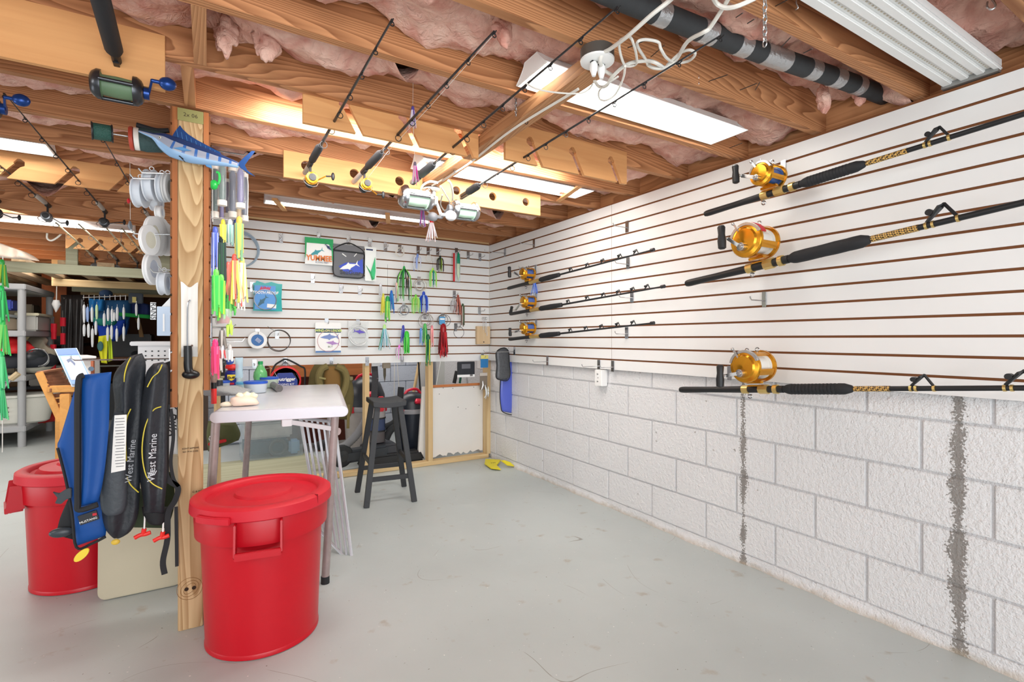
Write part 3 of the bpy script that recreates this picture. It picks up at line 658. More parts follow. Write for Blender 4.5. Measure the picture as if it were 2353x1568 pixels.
# ---------------- rod racks (slotted and drilled boards)
def rack(label, xa, xb, Y, z0, z1, holes=(), slots=(), mt=PINE, th=.018, lean=.5):
    """board facing the camera; slots = x positions: round seat with a channel running down to the right (lean>0)"""
    T = thing('rod_rack', label, 'rod rack', (xa, Y, z0))
    m = MB(); W = xb-xa; H = z1-z0
    if slots:   # build as pieces between diagonal channels
        edges = []
        for s_ in slots: edges.append(s_-xa)
        cy = H*.62; r = .022; wch = .03
        top = [(0, H), (W, H)]
        # strip above the seats
        m.prism([(0, cy+r), (W, cy+r), (W, H), (0, H)], (xa, Y, z0), (1, 0, 0), (0, 0, 1), th)
        prev = None
        for i in range(len(edges)+1):
            l = [(0, cy+r), (0, 0)] if i == 0 else None
            if i:
                e = edges[i-1]; l = [(e+r*.3, cy+r), (e+r, cy), (e+r*.9, cy-r*.3), (e+r*.9+(cy-r*.3)*lean, 0)] if lean > 0 else [(e+r*.2, cy+r), (e+r, cy+r*.4), (e+r, cy-r*.6), (e+r*.2, cy-r), (e+r*.2+(cy-r)*lean, 0)]
            if i < len(edges):
                e = edges[i]; rr = [(e-r*.2+(cy-r)*lean, 0), (e-r*.2, cy-r), (e-r, cy-r*.5), (e-r, cy+r*.3), (e-r*.3, cy+r)] if lean > 0 else [(e-r*.9+(cy-r*.3)*lean, 0), (e-r*.9, cy-r*.3), (e-r, cy), (e-r*.3, cy+r)]
            else: rr = [(W, 0), (W, cy+r)]
            pts = l + rr
            m.prism(pts, (xa, Y, z0), (1, 0, 0), (0, 0, 1), th)
    elif holes:
        r = .026; cy = H*.55; xs = [0]+[h-xa for h in holes]+[W]
        for i in range(len(holes)):
            c = holes[i]-xa; a0 = (xs[i]+xs[i+1])/2 if i else 0; a1 = (xs[i+1]+xs[i+2])/2 if i < len(holes)-1 else W
            k = 10; arcT = [(c+math.cos(math.pi*j/k)*r, cy+math.sin(math.pi*j/k)*r) for j in range(k+1)]
            m.prism([(a0, cy)]+[p for p in arcT[::-1]]+[(a1, cy), (a1, H), (a0, H)], (xa, Y, z0), (1, 0, 0), (0, 0, 1), th)
            arcB = [(c+math.cos(math.pi*j/k)*r, cy-math.sin(math.pi*j/k)*r) for j in range(k+1)]
            m.prism([(a1, cy)]+arcB+[(a0, cy), (a0, 0), (a1, 0)], (xa, Y, z0), (1, 0, 0), (0, 0, 1), th)
    else: m.prism([(0, 0), (W, 0), (W, H), (0, H)], (xa, Y, z0), (1, 0, 0), (0, 0, 1), th)
    m.build('board', mt, T, world=True)
    return T
xat = lambda px, Y: P(px, 300, Y=Y).x
rack('plain wide pine board at the top left under two thick rods', -1.6, xat(378, 2.03), 2.048, 2.008, 2.19)
Yr = JY(3)+.049
rack('slotted pine board over the middle of the room holding three rods', xat(695, Yr), xat(1097, Yr), Yr, 2.02, 2.2, slots=[xat(790, Yr), xat(925, Yr), xat(1052, Yr)], lean=.55)
rack('slotted pine board right of the long brace with three empty-looking notches', xat(1158, 2.05), xat(1436, 2.05), JY(3)-.011, 2.02, 2.195, slots=[xat(1215, 2.05), xat(1312, 2.05), xat(1400, 2.05)], lean=.55)
rack('long pine board drilled with round holes in front of the light strip', xat(650, 2.85), xat(1237, 2.85), JY(5)-.010, 2.012, 2.15, holes=[xat(x, 2.85) for x in (702, 812, 915, 985, 1045, 1128, 1204)])
rack('brightly lit slotted board at the left under a light strip', -2.2, -.15, JY(7)-.010, 2.02, 2.16, slots=[xat(x, 3.63) for x in (-160, 45, 172, 293)], lean=-.8)
rack('brown board drilled with round holes behind the left row of reels', -2.4, -.15, JY(9)-.010, 2.015, 2.2, holes=[xat(x, 4.42) for x in (-90, 0, 118, 230, 297, 360)], mt=JOIST)
rack('slotted pine board in the farthest overhead rack', xat(150, 5.99), -.15, JY(13)-.010, 2.0, 2.13, slots=[xat(x, 5.99) for x in (183, 230, 278, 325)], lean=-.9)
rack('dark drilled board behind the farthest row of reels', xat(185, 6.8), -.15, JY(15)-.010, 1.98, 2.1, holes=[xat(x, 6.8) for x in (222, 265, 308, 350)], mt=JOIST)
# ================================================================ OVERHEAD LIGHTS, PIPE, WIRES
TUBE = mat((255, 253, 245), .4, emit=20); ENAM = mat((240, 240, 238), .35)
def fixture(label, x0, x1, y0, y1, z, lit=True, mt=ENAM, strips=2, straps=()):
    T = thing('strip_light', label, 'ceiling light', ((x0+x1)/2, (y0+y1)/2, z)); W = y1-y0; h = .06
    m = MB(); xc = (x0+x1)/2; L_ = x1-x0
    pts = [(-W/2, 0), (-W*.28, h*.55), (-W*.2, h), (W*.2, h), (W*.28, h*.55), (W/2, 0), (W/2, .004), (W*.27, h*.62), (W*.21, h+.003), (-W*.21, h+.003), (-W*.27, h*.62), (-W/2, .004)]
    m.prism(pts, (xc, (y0+y1)/2, z), (0, 1, 0), (0, 0, 1), L_); m.build('housing', mt, T, world=True)
    for sx in (x0+.004, x1-.004):
        m = MB(); m.prism([(-W*.5, 0), (-W*.2, h), (W*.2, h), (W*.5, 0)], (sx, (y0+y1)/2, z), (0, 1, 0), (0, 0, 1), .006); m.build('end_cap', mt, T, world=True)
    if lit:
        for i in range(strips):
            yy = (y0+y1)/2+(i-(strips-1)/2)*W*.42
            m = MB(); m.cyl((x0+.03, yy, z+.02), (x1-.03, yy, z+.02), .0125, n=12); m.build('tube', TUBE, T, smooth=True, world=True)
    for sx in straps:
        m = MB(); m.bar((sx, y0-.1, z-.008), (sx+.1, y1+.1, z-.008), .035, .012); m.build('wood_strap', PINE, T, world=True)
    return T
fixture('bright two-tube strip light over the right side, behind the round ceiling socket', 1.0, 2.13, 1.44, 1.64, 2.14)
fixture('bright two-tube strip light beyond the slotted boards, crossed by the long brace', .98, 2.16, 2.56, 2.76, 2.145, straps=(1.98,))
fixture('slim single-tube strip light just in front of the back slatwall', .33, 1.57, 3.88, 3.98, 2.14, strips=1, straps=(.38, 1.16))
fixture('strip light over the left rods, half out of frame', -2.0, -.69, 3.33, 3.53, 2.14)
fixture('long slim strip light at the left beyond the hanging reels', -3.0, -.56, 5.48, 5.58, 2.12, strips=1)
fixture('strip light in the far left corner above the storage shelves, nearer one', -3.4, -2.3, 7.2, 7.35, 2.1)
fixture('strip light in the far left corner above the storage shelves, farther one', -3.0, -1.95, 8.6, 8.75, 2.1)
# unlit louvred housing at top right
T = thing('light_housing', 'unlit white ribbed light housing between joists at the top right', 'ceiling light', (1.8, .73, 2.13))
WP = mat((232, 232, 230), .3)
m = MB(); m.box((1.75, .7225, 2.15), (1.28, .165, .03)); m.build('housing', WP, T, world=True, bevel=.004)
for yy, w_ in ((.648, .018), (.69, .026), (.735, .026), (.785, .03)):
    m = MB(); m.box((1.75, yy, 2.131), (1.28, w_, .012)); m.build('rib', WP, T, world=True, bevel=.003)
for yy in (.668, .712, .76):
    m = MB()
    for i in range(70): m.box((1.14+i*.0175, yy, 2.1345), (.006, .004, .002))
    o = m.build('perforation', mat((206, 196, 176), .6), T, world=True); o['kind'] = 'stuff'
m = MB(); m.box((2.375, .7225, 2.126), (.03, .16, .02)); m.build('end_bracket', mat((150, 150, 148), .4, .6), T, world=True)
# black foam-wrapped pipe with silver tape
T = thing('insulated_pipe', 'black foam-wrapped pipe with silver tape bands running between joists at top right', 'pipe', (1.6, 1.08, 2.2))
pts = [(.80, 1.115, 2.18), (1.17, 1.10, 2.178), (1.6, 1.072, 2.18), (1.95, 1.045, 2.187), (2.2, 1.035, 2.2), (2.47, 1.03, 2.21)]
sp = spline(pts, 8); m = MB(); m.tube(sp, .034, 16); m.build('foam_sleeve', mat((52, 54, 56), .7, noise=.2, nscale=40), T, smooth=True, world=True)
def on_pipe(px):   # nearest spline point whose picture column is px
    return min(range(1, len(sp)-1), key=lambda i: abs(1176+1162*(.858*sp[i].x-.5135*sp[i].y)/(.5135*sp[i].x+.858*sp[i].y)-px))
fine = spline(pts, 60)
def colx(p): return 1176+1162*(.858*p.x-.5135*p.y)/(.5135*p.x+.858*p.y)
TAPE = mat((188, 190, 192), .28, .75, bump=.4, bscale=90)
for a, b_ in ((1500, 1532), (1606, 1640), (1690, 1718), (1748, 1808), (1850, 1874), (1908, 1930), (1960, 1976)):
    seg = [p for p in fine if a <= colx(p) <= b_]
    if len(seg) > 1: m = MB(); m.tube(seg, .0352, 16); m.build('silver_tape', TAPE, T, smooth=True, world=True)
# long brace under the joists with a white cable conduit
T = thing('ceiling_brace', 'long wooden brace under the joists carrying a stapled white cable', 'beam', (1.11, 2.1, 2.1))
m = MB(); m.box((1.115, 2.08, 2.1), (.075, 1.52, .055)); m.build('beam', JOISTY, T, world=True, bevel=.002)
m = MB(); m.tube([(1.115+.012*math.sin(y*6), y, 2.068) for y in [1.42+.07*i for i in range(20)]], .0055, 6); m.build('cable', WIRE, T, smooth=True, world=True)
for y in (1.75, 2.45):
    m = MB(); m.ring((1.116, y, 2.069), (0, 1, 0), .008, .0015, 10, 5); m.build('staple', BLACK, T, world=True)
m = MB(); m.cyl((1.118, 2.45, 2.066), (1.118, 2.62, 2.066), .0075, n=10); m.build('conduit', CHROME, T, smooth=True, world=True)
def socket(label, c, r):
    T = thing('ceiling_socket', label, 'socket', c); c = Vector(c)
    m = MB(); m.lathe([(r, 0), (r, -.03), (r*.9, -.036)], c, (0, 0, 1), 26); m.build('metal_box', mat((92, 86, 80), .5, .3), T, smooth=True, world=True)
    m = MB(); m.lathe([(r*1.02, -.034), (r*1.0, -.04), (r*.8, -.044), (0, -.045)], c, (0, 0, 1), 26); m.build('cover', ENAM, T, smooth=True, world=True)
    for dx in (-.018, .014):
        m = MB(); m.box((c.x+dx, c.y-.004, c.z-.047), (.02, .012, .004)); m.build('outlet', BLACK, T, world=True)
        m = MB(); m.lathe([(.009, 0), (.013, -.01), (.012, -.026), (.006, -.045)], c+Vector((dx, -.004, -.047)), (0, 0, 1), 12); m.build('plug', ENAM, T, smooth=True, world=True)
    return T
C1 = P(1372, 143, Z=2.075); socket('round ceiling socket with two white plugs at the near end of the brace', (C1.x, C1.y, 2.115), .054)
C2 = P(990, 437, Z=2.06); socket('round ceiling socket with white plugs at the far end of the brace', (C2.x, C2.y, 2.1), .05)
def wire(label, pts, r=.0045, z=2.07, zs=None, group='white cables by the ceiling sockets'):
    q = [P(x, y, Z=(zs[i] if zs else z+.012*math.sin(i*1.7))) for i, (x, y) in enumerate(pts)]
    return tag(MB().tube(spline(q, 6), r, 7).build('cable', WIRE, None, smooth=True), label, 'cable', group)
wire('thick white cable rising to the top edge from the near ceiling socket', [(1556, -18), (1540, 0), (1497, 34), (1443, 82), (1404, 111), (1386, 122), (1379, 140), (1386, 160), (1405, 172)], .006)
wire('white cable looping down from the top edge across the joists', [(1680, -18), (1672, 0), (1633, 61), (1615, 75), (1579, 96), (1554, 136), (1529, 155), (1503, 156), (1488, 148)], .006)
wire('white cable kinked in a squarish loop right of the near socket', [(1488, 148), (1482, 135), (1465, 108), (1466, 95), (1484, 91), (1512, 97), (1518, 112), (1532, 134), (1552, 144), (1582, 140), (1597, 124), (1584, 115), (1560, 124), (1532, 150)], .0045)
wire('white cable bundle drooping from the plugs of the near socket', [(1366, 186), (1376, 199), (1393, 197), (1407, 176), (1440, 148), (1480, 140), (1505, 144), (1525, 156)], .006)
wire('white cable forming a tall narrow loop over the near socket', [(1443, 84), (1424, 94), (1424, 118), (1434, 148), (1448, 152), (1462, 146), (1461, 122), (1452, 92), (1443, 82)], .004)
wire('thin white cable hanging in a low loop under the near socket', [(1436, 152), (1432, 178), (1415, 215), (1395, 230), (1378, 228), (1376, 210), (1390, 196), (1420, 176)], .0035, z=2.04)
wire('grey lamp cord running from the plug to the strip light', [(1210, 192), (1235, 205), (1280, 213), (1330, 215), (1352, 206), (1362, 192)], .003, z=2.05)
wire('white cable arching along the top edge of the photo', [(1638, -8), (1646, 8), (1666, 18), (1694, 14), (1735, -4)], .006)
wire('white cable in a wide loop under the far socket', [(978, 445), (970, 465), (985, 488), (1010, 496), (1034, 478), (1040, 450), (1036, 425), (1030, 415)], .006, z=2.0)
wire('white cable in a small loop beside the far socket', [(1012, 428), (1024, 448), (1033, 468), (1022, 484), (1012, 470), (1016, 448)], .0045, z=2.0)
wire('white cable dropping from the far socket over the silver reel', [(1005, 420), (985, 418), (968, 432), (968, 462), (980, 480), (992, 470), (992, 452)], .006, z=2.0)
# chains, hooks and nails
def chain(label, px, y0, y1, Y=None, X=None, n=9, r=.009, D=None):
    a = P(px, y0, Y=Y, X=X, D=D); b_ = P(px, y1, Y=Y, X=X, D=D); T = thing('hanging_chain', label, 'chain', a); n = max(3, n)
    for i in range(n):
        c = a.lerp(b_, (i+.5)/n); ax = (1, 0, 0) if i % 2 else (0, 1, 0); L_ = (a-b_).length/n
        X_, Y_, Z_ = frame(ax); m = MB()
        m.tube([c+Vector((0, 0, math.sin(t)*L_*.66))+(Vector((1, 0, 0)) if not i % 2 else Vector((0, 1, 0)))*math.cos(t)*r*.6 for t in [2*math.pi*j/12 for j in range(12)]], .0018, 5, True)
        m.build('link', CHROME, T, smooth=True, world=True)
    return T
chain('steel chain hanging at the top edge near the unlit light housing', 1757, -30, 106, D=1.35, n=10)
chain('short steel chain hanging left of the bright strip light', 1185, 222, 266, D=2.05, n=6, r=.007)
chain('short chain hanging under the far left light strip', 278, 531, 556, D=4.6, n=6, r=.012)
chain('little steel chain on a nail right of the near ceiling socket', 1603, 168, 195, D=1.9, n=4, r=.008)
NAIL = mat((84, 78, 74), .5, .7)
for i, (x0, y0, x1, y1) in enumerate(((1795, 108, 1816, 86), (1846, 122, 1866, 112), (1717, 54, 1733, 44), (1691, 40, 1706, 30), (1628, 187, 1671, 172), (1700, 207, 1738, 192), (1495, 131, 1526, 104), (1782, 14, 1812, -2), (1676, 340, 1705, 329), (1735, 207, 1745, 190), (1000, 483, 1014, 470), (1058, 519, 1064, 512), (1442, 110, 1485, 92))):
    tag(MB().cyl(P(x0, y0, Z=2.15), P(x1, y1, Z=2.13), .0017, n=6).build('nail', NAIL, None), 'bent nail in a ceiling joist, %s' % ('upper one under the steel chain', 'lower one right of the steel chain', 'thick one left of the steel chain', 'highest one near the top cables', 'left one under the black pipe, far joist', 'right one under the black pipe, far joist', 'one inside the kinked cable loop', 'one at the top edge by the pull cord', 'one at the joist end near the slatwall', 'one close to the black pipe bend', 'one below the far ceiling socket', 'one above the red and white lure', 'one beside the round ceiling socket')[i], 'nail', 'bent nails in the joists')
T = tag(MB().tube(spline([P(2268, 5, Z=2.16), P(2268, 16, Z=2.14), P(2278, 22, Z=2.13), P(2287, 12, Z=2.14), P(2276, -6, Z=2.17)], 5), .0028, 7).build('ceiling_hook', CHROME, None, smooth=True), 'white metal hook in the pink insulation at the top right corner', 'hook')
tag(MB().tube(spline([P(1830, -4, Z=2.15), P(1829, 8, Z=2.12), P(1833, 18, Z=2.1), P(1828, 22, Z=2.1)], 5), .0018, 6).build('lamp_string', CHROME, None, smooth=True), 'small pull cord end hanging left of the unlit light housing', 'cord')
# ---------------- squid-skirt lures
def lure(label, top, L_, cols, n=14, spread=.35, head=None, hr=.007, wire_=0, arch=0, D=None, name='squid_lure', curl=0, wid=.0022, group='skirted fishing lures', seed=None, flat=1):
    r_ = random.Random(seed if seed is not None else hash(label) % 997 if 0 else len(label)*7+n); c = Vector(top)
    T = thing(name, label, 'fishing lure', c, group=group)
    m = MB(); m.lathe([(hr*.3, hr*1.6), (hr*.8, hr*1.1), (hr, 0), (hr*.9, -hr*1.5)], c, (0, 0, 1), 12); m.build('head', mat(head or cols[0], .3), T, smooth=True, world=True)
    if wire_: m = MB(); m.cyl(c+Vector((0, 0, hr)), c+Vector((0, 0, wire_)), .0009, n=5); m.build('leader', DSTEEL, T, world=True)
    m = MB()
    for i in range(n):
        a = 2*math.pi*i/n+r_.random()*.5; d = Vector((math.cos(a), math.sin(a)*flat, 0)); k = 7; pts = []; l = L_*r_.uniform(.75, 1.05); sp_ = spread*r_.uniform(.3, 1.1)
        for j in range(k+1):
            t = j/k; out = hr*.8+l*sp_*(t**1.0)*.5+curl*math.sin(t*3)*.012; up = arch*math.sin(min(1, t*2.2)*math.pi)*.02
            if arch: out = hr+l*.18*min(1, t*3)*r_.uniform(.95, 1.05)
            pts.append(c+d*out+Vector((0, 0, -hr-l*t+up)))
        m.k = i % len(cols); m.tube(pts, [wid*(1-.5*(j/k)) for j in range(k+1)], 4)
    o = m.build('skirt', [mat(q, .45) for q in cols], T, smooth=True, world=True); o['kind'] = 'stuff'
    return T
Pu, Wh, Pk = (104, 70, 170), (226, 226, 232), (222, 72, 168)
line = MB(); line.tube([P(952, -10, D=2.1), P(948, 240, D=2.1)], .0008, 5)
tag(line.build('hanging_line', WIRE, None), 'thin fishing line hanging from the joists to the purple and white lure', 'fishing line')
lure('purple and white squid lure hanging over the middle rod rack', P(948, 250, D=2.1), .075, [Pu, Wh, Wh, (180, 160, 210)], 16, .3, (90, 80, 160), wire_=.01)
tag(MB().tube([P(949, 292, D=2.1), P(953, 372, D=2.1)], .0008, 5).build('hanging_line', WIRE, None), 'short line joining the purple lure to the pink lure below it', 'fishing line')
lure('pink and white squid lure hanging in front of the silver reel', P(953, 378, D=2.1), .075, [Pk, Wh, Pk, Wh], 16, .35, (120, 110, 130))
lure('purple and pink lure dangling below the silver reel handle', P(970, 476, D=3.4), .12, [Pu, Wh, Pk, (190, 170, 220)], 16, .25, Pk, hr=.012, wid=.004)
lure('red-headed white squid lure hanging above the back slatwall', P(991, 508, D=3.4), .12, [Wh, Wh, (240, 200, 200)], 18, .5, (220, 40, 44), hr=.014, wid=.004)
tag(MB().tube(spline([P(966, 505, D=3.4), P(964, 515, D=3.4), P(972, 522, D=3.4), P(984, 516, D=3.4), P(984, 506, D=3.4)], 5), .0025, 6).build('fish_hook', CHROME, None, smooth=True), 'large bare steel hook under the purple and pink lure', 'hook')
# tufts of insulation hanging loose
for i, (x, y, s_) in enumerate(((612, 92, .055), (520, 80, .05), (1150, 60, .045), (1530, 300, .03), (1890, 225, .04), (1975, 215, .035), (1260, 330, .03))):
    c = P(x, y, Z=2.2); m = MB(); m.sph((0, 0, 0), (s_*.7, s_*.6, s_*1.25), 26, 18)
    for j, v in enumerate(m.v): m.v[j] = c+v*(1+mn.noise(v*28+Vector((i, 0, 0)))*.7+mn.noise(v*80)*.3)
    m.build('insulation_tuft', INS, ce, smooth='all')
# small white motion sensor / junction box left
T = thing('junction_box', 'cream junction box with a looping white cable under the left joists', 'junction box', P(100, 528, Y=6.1))
c = P(101, 526, Y=6.1); m = MB(); m.box(c, (.17, .1, .055), tp=.8); m.build('box', mat((226, 220, 176), .5), T, world=True, bevel=.006)
m = MB(); m.tube(spline([P(108, 536, Y=6.1), P(108, 548, Y=6.1), P(118, 553, Y=6.1), P(135, 543, Y=6.1), P(148, 528, Y=6.1), P(154, 520, Y=6.1)], 6), .008, 7); m.build('cable', WIRE, T, smooth=True, world=True)
# ================================================================ FOREGROUND
REDP = mat((190, 6, 28), .34, noise=.05, nscale=14); REDL = mat((204, 24, 44), .5, noise=.04, nscale=10)
def bin_(label, x, y, rot, dome=0, H=.545, r0=.205, r1=.236):
    T = thing('trash_can', label, 'trash can', (x, y, 0), (0, 0, rot))
    zb = H*.78; rb = r0+(r1-.012-r0)*.8
    m = MB(); m.lathe([(r0*.93, 0), (r0, .012), (rb, zb), (r1+.004, zb+.006), (r1+.008, H-.01), (r1+.004, H)], n=64); m.build('body', REDP, T, smooth=True)
    m = MB(); m.lathe([(r0*.97, .0), (r0*1.012, .003), (r0*1.012, .014), (r0, .02)], n=64); m.build('base_rim', REDP, T, smooth=True)
    L = [(r1+.018, H-.022), (r1+.022, H-.018), (r1+.019, H+.018), (r1+.006, H+.026), (r1-.022, H+.026), (r1-.030, H+.020), (r1-.034, H+.008), (r1-.05, H+.004), (.17, H+.006+dome), (.12, H+.012+dome), (.108, H+.014+dome), (.102, H+.024+dome), (.09, H+.026+dome), (0, H+.028+dome)]
    m = MB(); m.lathe(L, n=72); lid = m.build('lid', REDL, T, smooth=True)
    for s_ in (-1, 1):   # side handles: frame boxes
        m = MB(); w_ = .15; d0 = r1-.006; d1 = r1+.048; z1 = H-.022; z0 = H-.13
        for sx in (-1, 1): m.prism([(d0, z1), (d1-.014, z1), (d1, z0), (d1-.014, z0-.012), (d0-.01, z0)], (sx*w_/2, 0, 0), (0, s_, 0), (0, 0, 1), .007)
        m.bar((-w_/2, s_*(d1-.004), z0), (w_/2, s_*(d1-.004), z0), .014, .026); m.bar((-w_/2, s_*(d0+.02), z0-.008), (w_/2, s_*(d0+.02), z0-.008), .05, .006)
        m.build('handle', REDP, T, smooth=False, bevel=.002)
        m = MB(); k = 10; pts = []
        for i in range(k+1):
            a = -.27+.54*i/k; pts.append((math.sin(a)*(r1+.035), s_*math.cos(a)*(r1+.035)))
        for i in range(k, -1, -1):
            a = -.27+.54*i/k; pts.append((math.sin(a)*(r1+.015), s_*math.cos(a)*(r1+.015)))
        q = MB(); q.prism(pts, (0, 0, H-.012), (1, 0, 0), (0, 1, 0), .026); t_ = q.build('latch', REDL, T, bevel=.003)
        t_.rotation_euler = (0, 0, -.62)
    # notch in the rim
    m = MB(); m.box((0, 0, 0), (.002, .03, .046)); o = m.build('rim_notch', mat((140, 14, 26), .6), lid); o.location = (math.sin(.9)*(r1+.006), -math.cos(.9)*(r1+.006), H+.003); o.rotation_euler = (0, 0, .9)
    return T
c = P(597, 1507, Z=0); d = Vector((c.x, c.y, 0)).normalized()
bc = Vector((c.x, c.y, 0))+d*.205
bin_('red trash can with a domed lid in front of the table, nearest the camera', bc.x+.012, bc.y-.025, -.15)
c2 = P(196, 1359, Z=0); d2 = Vector((c2.x, c2.y, 0)).normalized(); bc2 = Vector((c2.x, c2.y, 0))+d2*.205
bin_('red trash can on the left behind the blue vest, its side handle sticking out', bc2.x, bc2.y, math.radians(105), dome=.022, H=.535)
# beige lid-like board leaning against the post
BEI = mat((190, 180, 156), .55, noise=.05, nscale=6)
T = thing('leaning_board', 'beige plastic board with rounded corners leaning behind the life vests', 'board', (-.3, 2.93, 0))
def rrect(w_, h, r, k=5):
    out = []
    for cx_, cy_, a0 in ((w_/2-r, -h/2+r, -90), (w_/2-r, h/2-r, 0), (-w_/2+r, h/2-r, 90), (-w_/2+r, -h/2+r, 180)):
        out += [(cx_+r*math.cos(math.radians(a0+90*i/k)), cy_+r*math.sin(math.radians(a0+90*i/k))) for i in range(k+1)]
    return out
m = MB(); up = Vector((0, .05, 1)).normalized(); m.prism(rrect(.32, .62, .035), (-.27, 2.92, .312), (1, 0, 0), up, .03); m.build('board', BEI, T, world=True, bevel=.006)
T = thing('written_board', 'white board with black handwriting behind the straps at the post', 'board', (-.2, 2.97, 0))
m = MB(); m.prism(rrect(.22, .90, .01), (-.248, 2.985, .452), (1, 0, 0), (0, 0, 1), .012); m.build('board', mat((228, 232, 234), .4), T, world=True)
text('K.Pillo', .07, basis((-.165, 2.977, .80), (0, 0, -1), (1, 0, 0)), BLACK, T, 'handwriting', shear=.4)
# ---------------- gaff / fillet sheath on the post
T = thing('gaff_sheath', 'white plastic sheath screwed to the wooden post', 'sheath', (xm, YP-.01, 1.2))
a = P(416, 648, Y=YP-.012); b_ = P(454, 820, Y=YP-.012)
W = b_.x-a.x; Ht = a.z-b_.z; m = MB()
def ch(u, v):
    x = -W/2+W*u; y = -.012*math.cos((u-.5)*math.pi*1.1)*(-1)**0; flare = (v**8)*.006
    return (a.x+W/2+x*(1+flare*8), YP-.004-abs(u-.5)**2*.07-flare, b_.z+Ht*v-(.02*(math.cos((u-.5)*2*math.pi)*.5+.5) if v > .97 else 0))
m.pillow(lambda u, v: (ch(u, v), (0, -1, 0)), 10, 14, lambda u, v: .003); m.build('channel', mat((238, 236, 230), .35), T, smooth=True, world=True)
m = MB(); m.cyl((xm+.005, YP-.002, b_.z+.045), (xm+.005, YP-.009, b_.z+.045), .004, n=10); m.build('screw', mat((110, 70, 50), .5), T, world=True)
T = thing('fishing_gaff', 'hand gaff with black bulb handle hanging in the white sheath', 'gaff', (xm, YP-.03, 1.1))
m = MB(); pts = [P(437, 690, Y=YP-.03), P(431, 700, Y=YP-.03), P(430, 740, Y=YP-.03), P(430, 800, Y=YP-.03)]; m.tube(spline(pts, 5), .003, 8); m.build('shaft', STEEL, T, smooth=True, world=True)
h0, h1, h2 = P(431, 795, Y=YP-.03), P(432, 845, Y=YP-.03), P(437, 862, Y=YP-.03)
m = MB(); m.tube(spline([h0, h0.lerp(h1, .5), h1, h2], 6), [.0145]*3+[.015]*6+[.0155]*6+[.018]*4, 14); m.sph(P(438, 861, Y=YP-.03), (.031, .022, .019), 16, 10); m.build('handle', mat((24, 25, 27), .3), T, smooth=True, world=True)
# ---------------- marlin plaque across the top of the post
T = thing('marlin_plaque', 'blue carved marlin decoration mounted across the top of the wooden post', 'fish decoration', (xm, YP-.04, 1.9))
YM = YP-.035
bp = [(318, 301), (350, 312), (372, 322), (400, 338), (440, 352), (480, 362), (520, 372), (548, 380)]   # spine line
bw = [2, 6, 17, 24, 23, 18, 11, 6]; dp = [.001, .006, .016, .022, .020, .015, .010, .005]
q = spline([P(x, y, Y=YM) for x, y in bp], 6); K = len(q); m = MB(); N = 16; sc = .92/1162*2.35
vs = []
for i in range(K):
    f = i/(K-1)*(len(bw)-1); j = min(int(f), len(bw)-2); h = (bw[j]*(1-(f-j))+bw[j+1]*(f-j))*2.12/1162; d_ = (dp[j]*(1-(f-j))+dp[j+1]*(f-j))
    t = (q[min(i+1, K-1)]-q[max(i-1, 0)]).normalized(); u = Vector((-t.z, 0, t.x))
    for n_ in range(N):
        a_ = 2*math.pi*n_/N; vs.append(q[i]+u*math.sin(a_)*h+Vector((0, -1, 0))*math.cos(a_)*d_)
fs = []; mi = []
for i in range(K-1):
    for n_ in range(N):
        fs.append((i*N+n_, i*N+(n_+1) % N, (i+1)*N+(n_+1) % N, (i+1)*N+n_)); s_ = math.sin(2*math.pi*(n_+.5)/N)
        mi.append(0 if s_ > .55 else 3 if (i % 4 == 1 and s_ > -.5 and i > 14) else (1 if s_ > -.3 else 2))
m.v = vs; m.f = fs; m.m = mi
m.build('body', [mat((28, 50, 92), .3), mat((146, 150, 164), .3), mat((132, 168, 204), .3), mat((52, 96, 160), .3)], T, smooth='all', world=True)
def flat(name, pts, mt, y=YM, th=.006, lab=None):
    o = P(pts[0][0], pts[0][1], Y=y); L_ = [(P(x_, y_, Y=y).x-o.x, P(x_, y_, Y=y).z-o.z) for x_, y_ in pts]
    m = MB(); m.prism(L_, o, (1, 0, 0), (0, 0, 1), th); return m.build(name, mt, T, world=True, bevel=.001, label=lab)
FB = mat((24, 62, 116), .3); FL = mat((84, 140, 190), .3)
flat('dorsal_fin', [(392, 318), (402, 302), (413, 288), (420, 298), (432, 309), (452, 322), (480, 337), (505, 350), (512, 362), (470, 356), (430, 345)], FB)
flat('tail_fin', [(545, 377), (560, 362), (578, 347), (586, 348), (572, 366), (562, 380), (568, 392), (586, 406), (572, 400), (552, 386)], FB)
flat('anal_fin', [(466, 372), (474, 383), (487, 388), (484, 376)], FL)
flat('pectoral_fin', [(396, 340), (418, 338), (440, 347), (420, 347)], FL, YM-.024, .004)
m = MB(); m.tube([P(400, 350, Y=YM-.01), P(415, 362, Y=YM-.015), P(425, 373, Y=YM-.015)], .0015, 5); m.build('pelvic_fin', BLACK, T, world=True)
m = MB(); m.tube([P(402, 350, Y=YM-.01), P(414, 360, Y=YM-.015), P(421, 366, Y=YM-.015)], .0015, 5); m.build('pelvic_fin', BLACK, T, world=True)
m = MB(); m.sph(P(367, 316, Y=YM-.015), .004, 10, 6); m.build('eye', mat((222, 216, 190), .2), T, smooth=True, world=True)
m = MB(); m.sph(P(366.5, 316, Y=YM-.0175), .0022, 8, 6); m.build('pupil', BLACK, T, smooth=True, world=True)
for i in range(9):
    x = 405+i*11; y = 300+i*5.5+max(0, 10-i*3)*-.5
    m = MB(); m.tube([P(x, y+2, Y=YM-.0045), P(x+4, y+22+i*.6, Y=YM-.0045)], .0008, 4); m.build('fin_ray', FL, T, world=True)
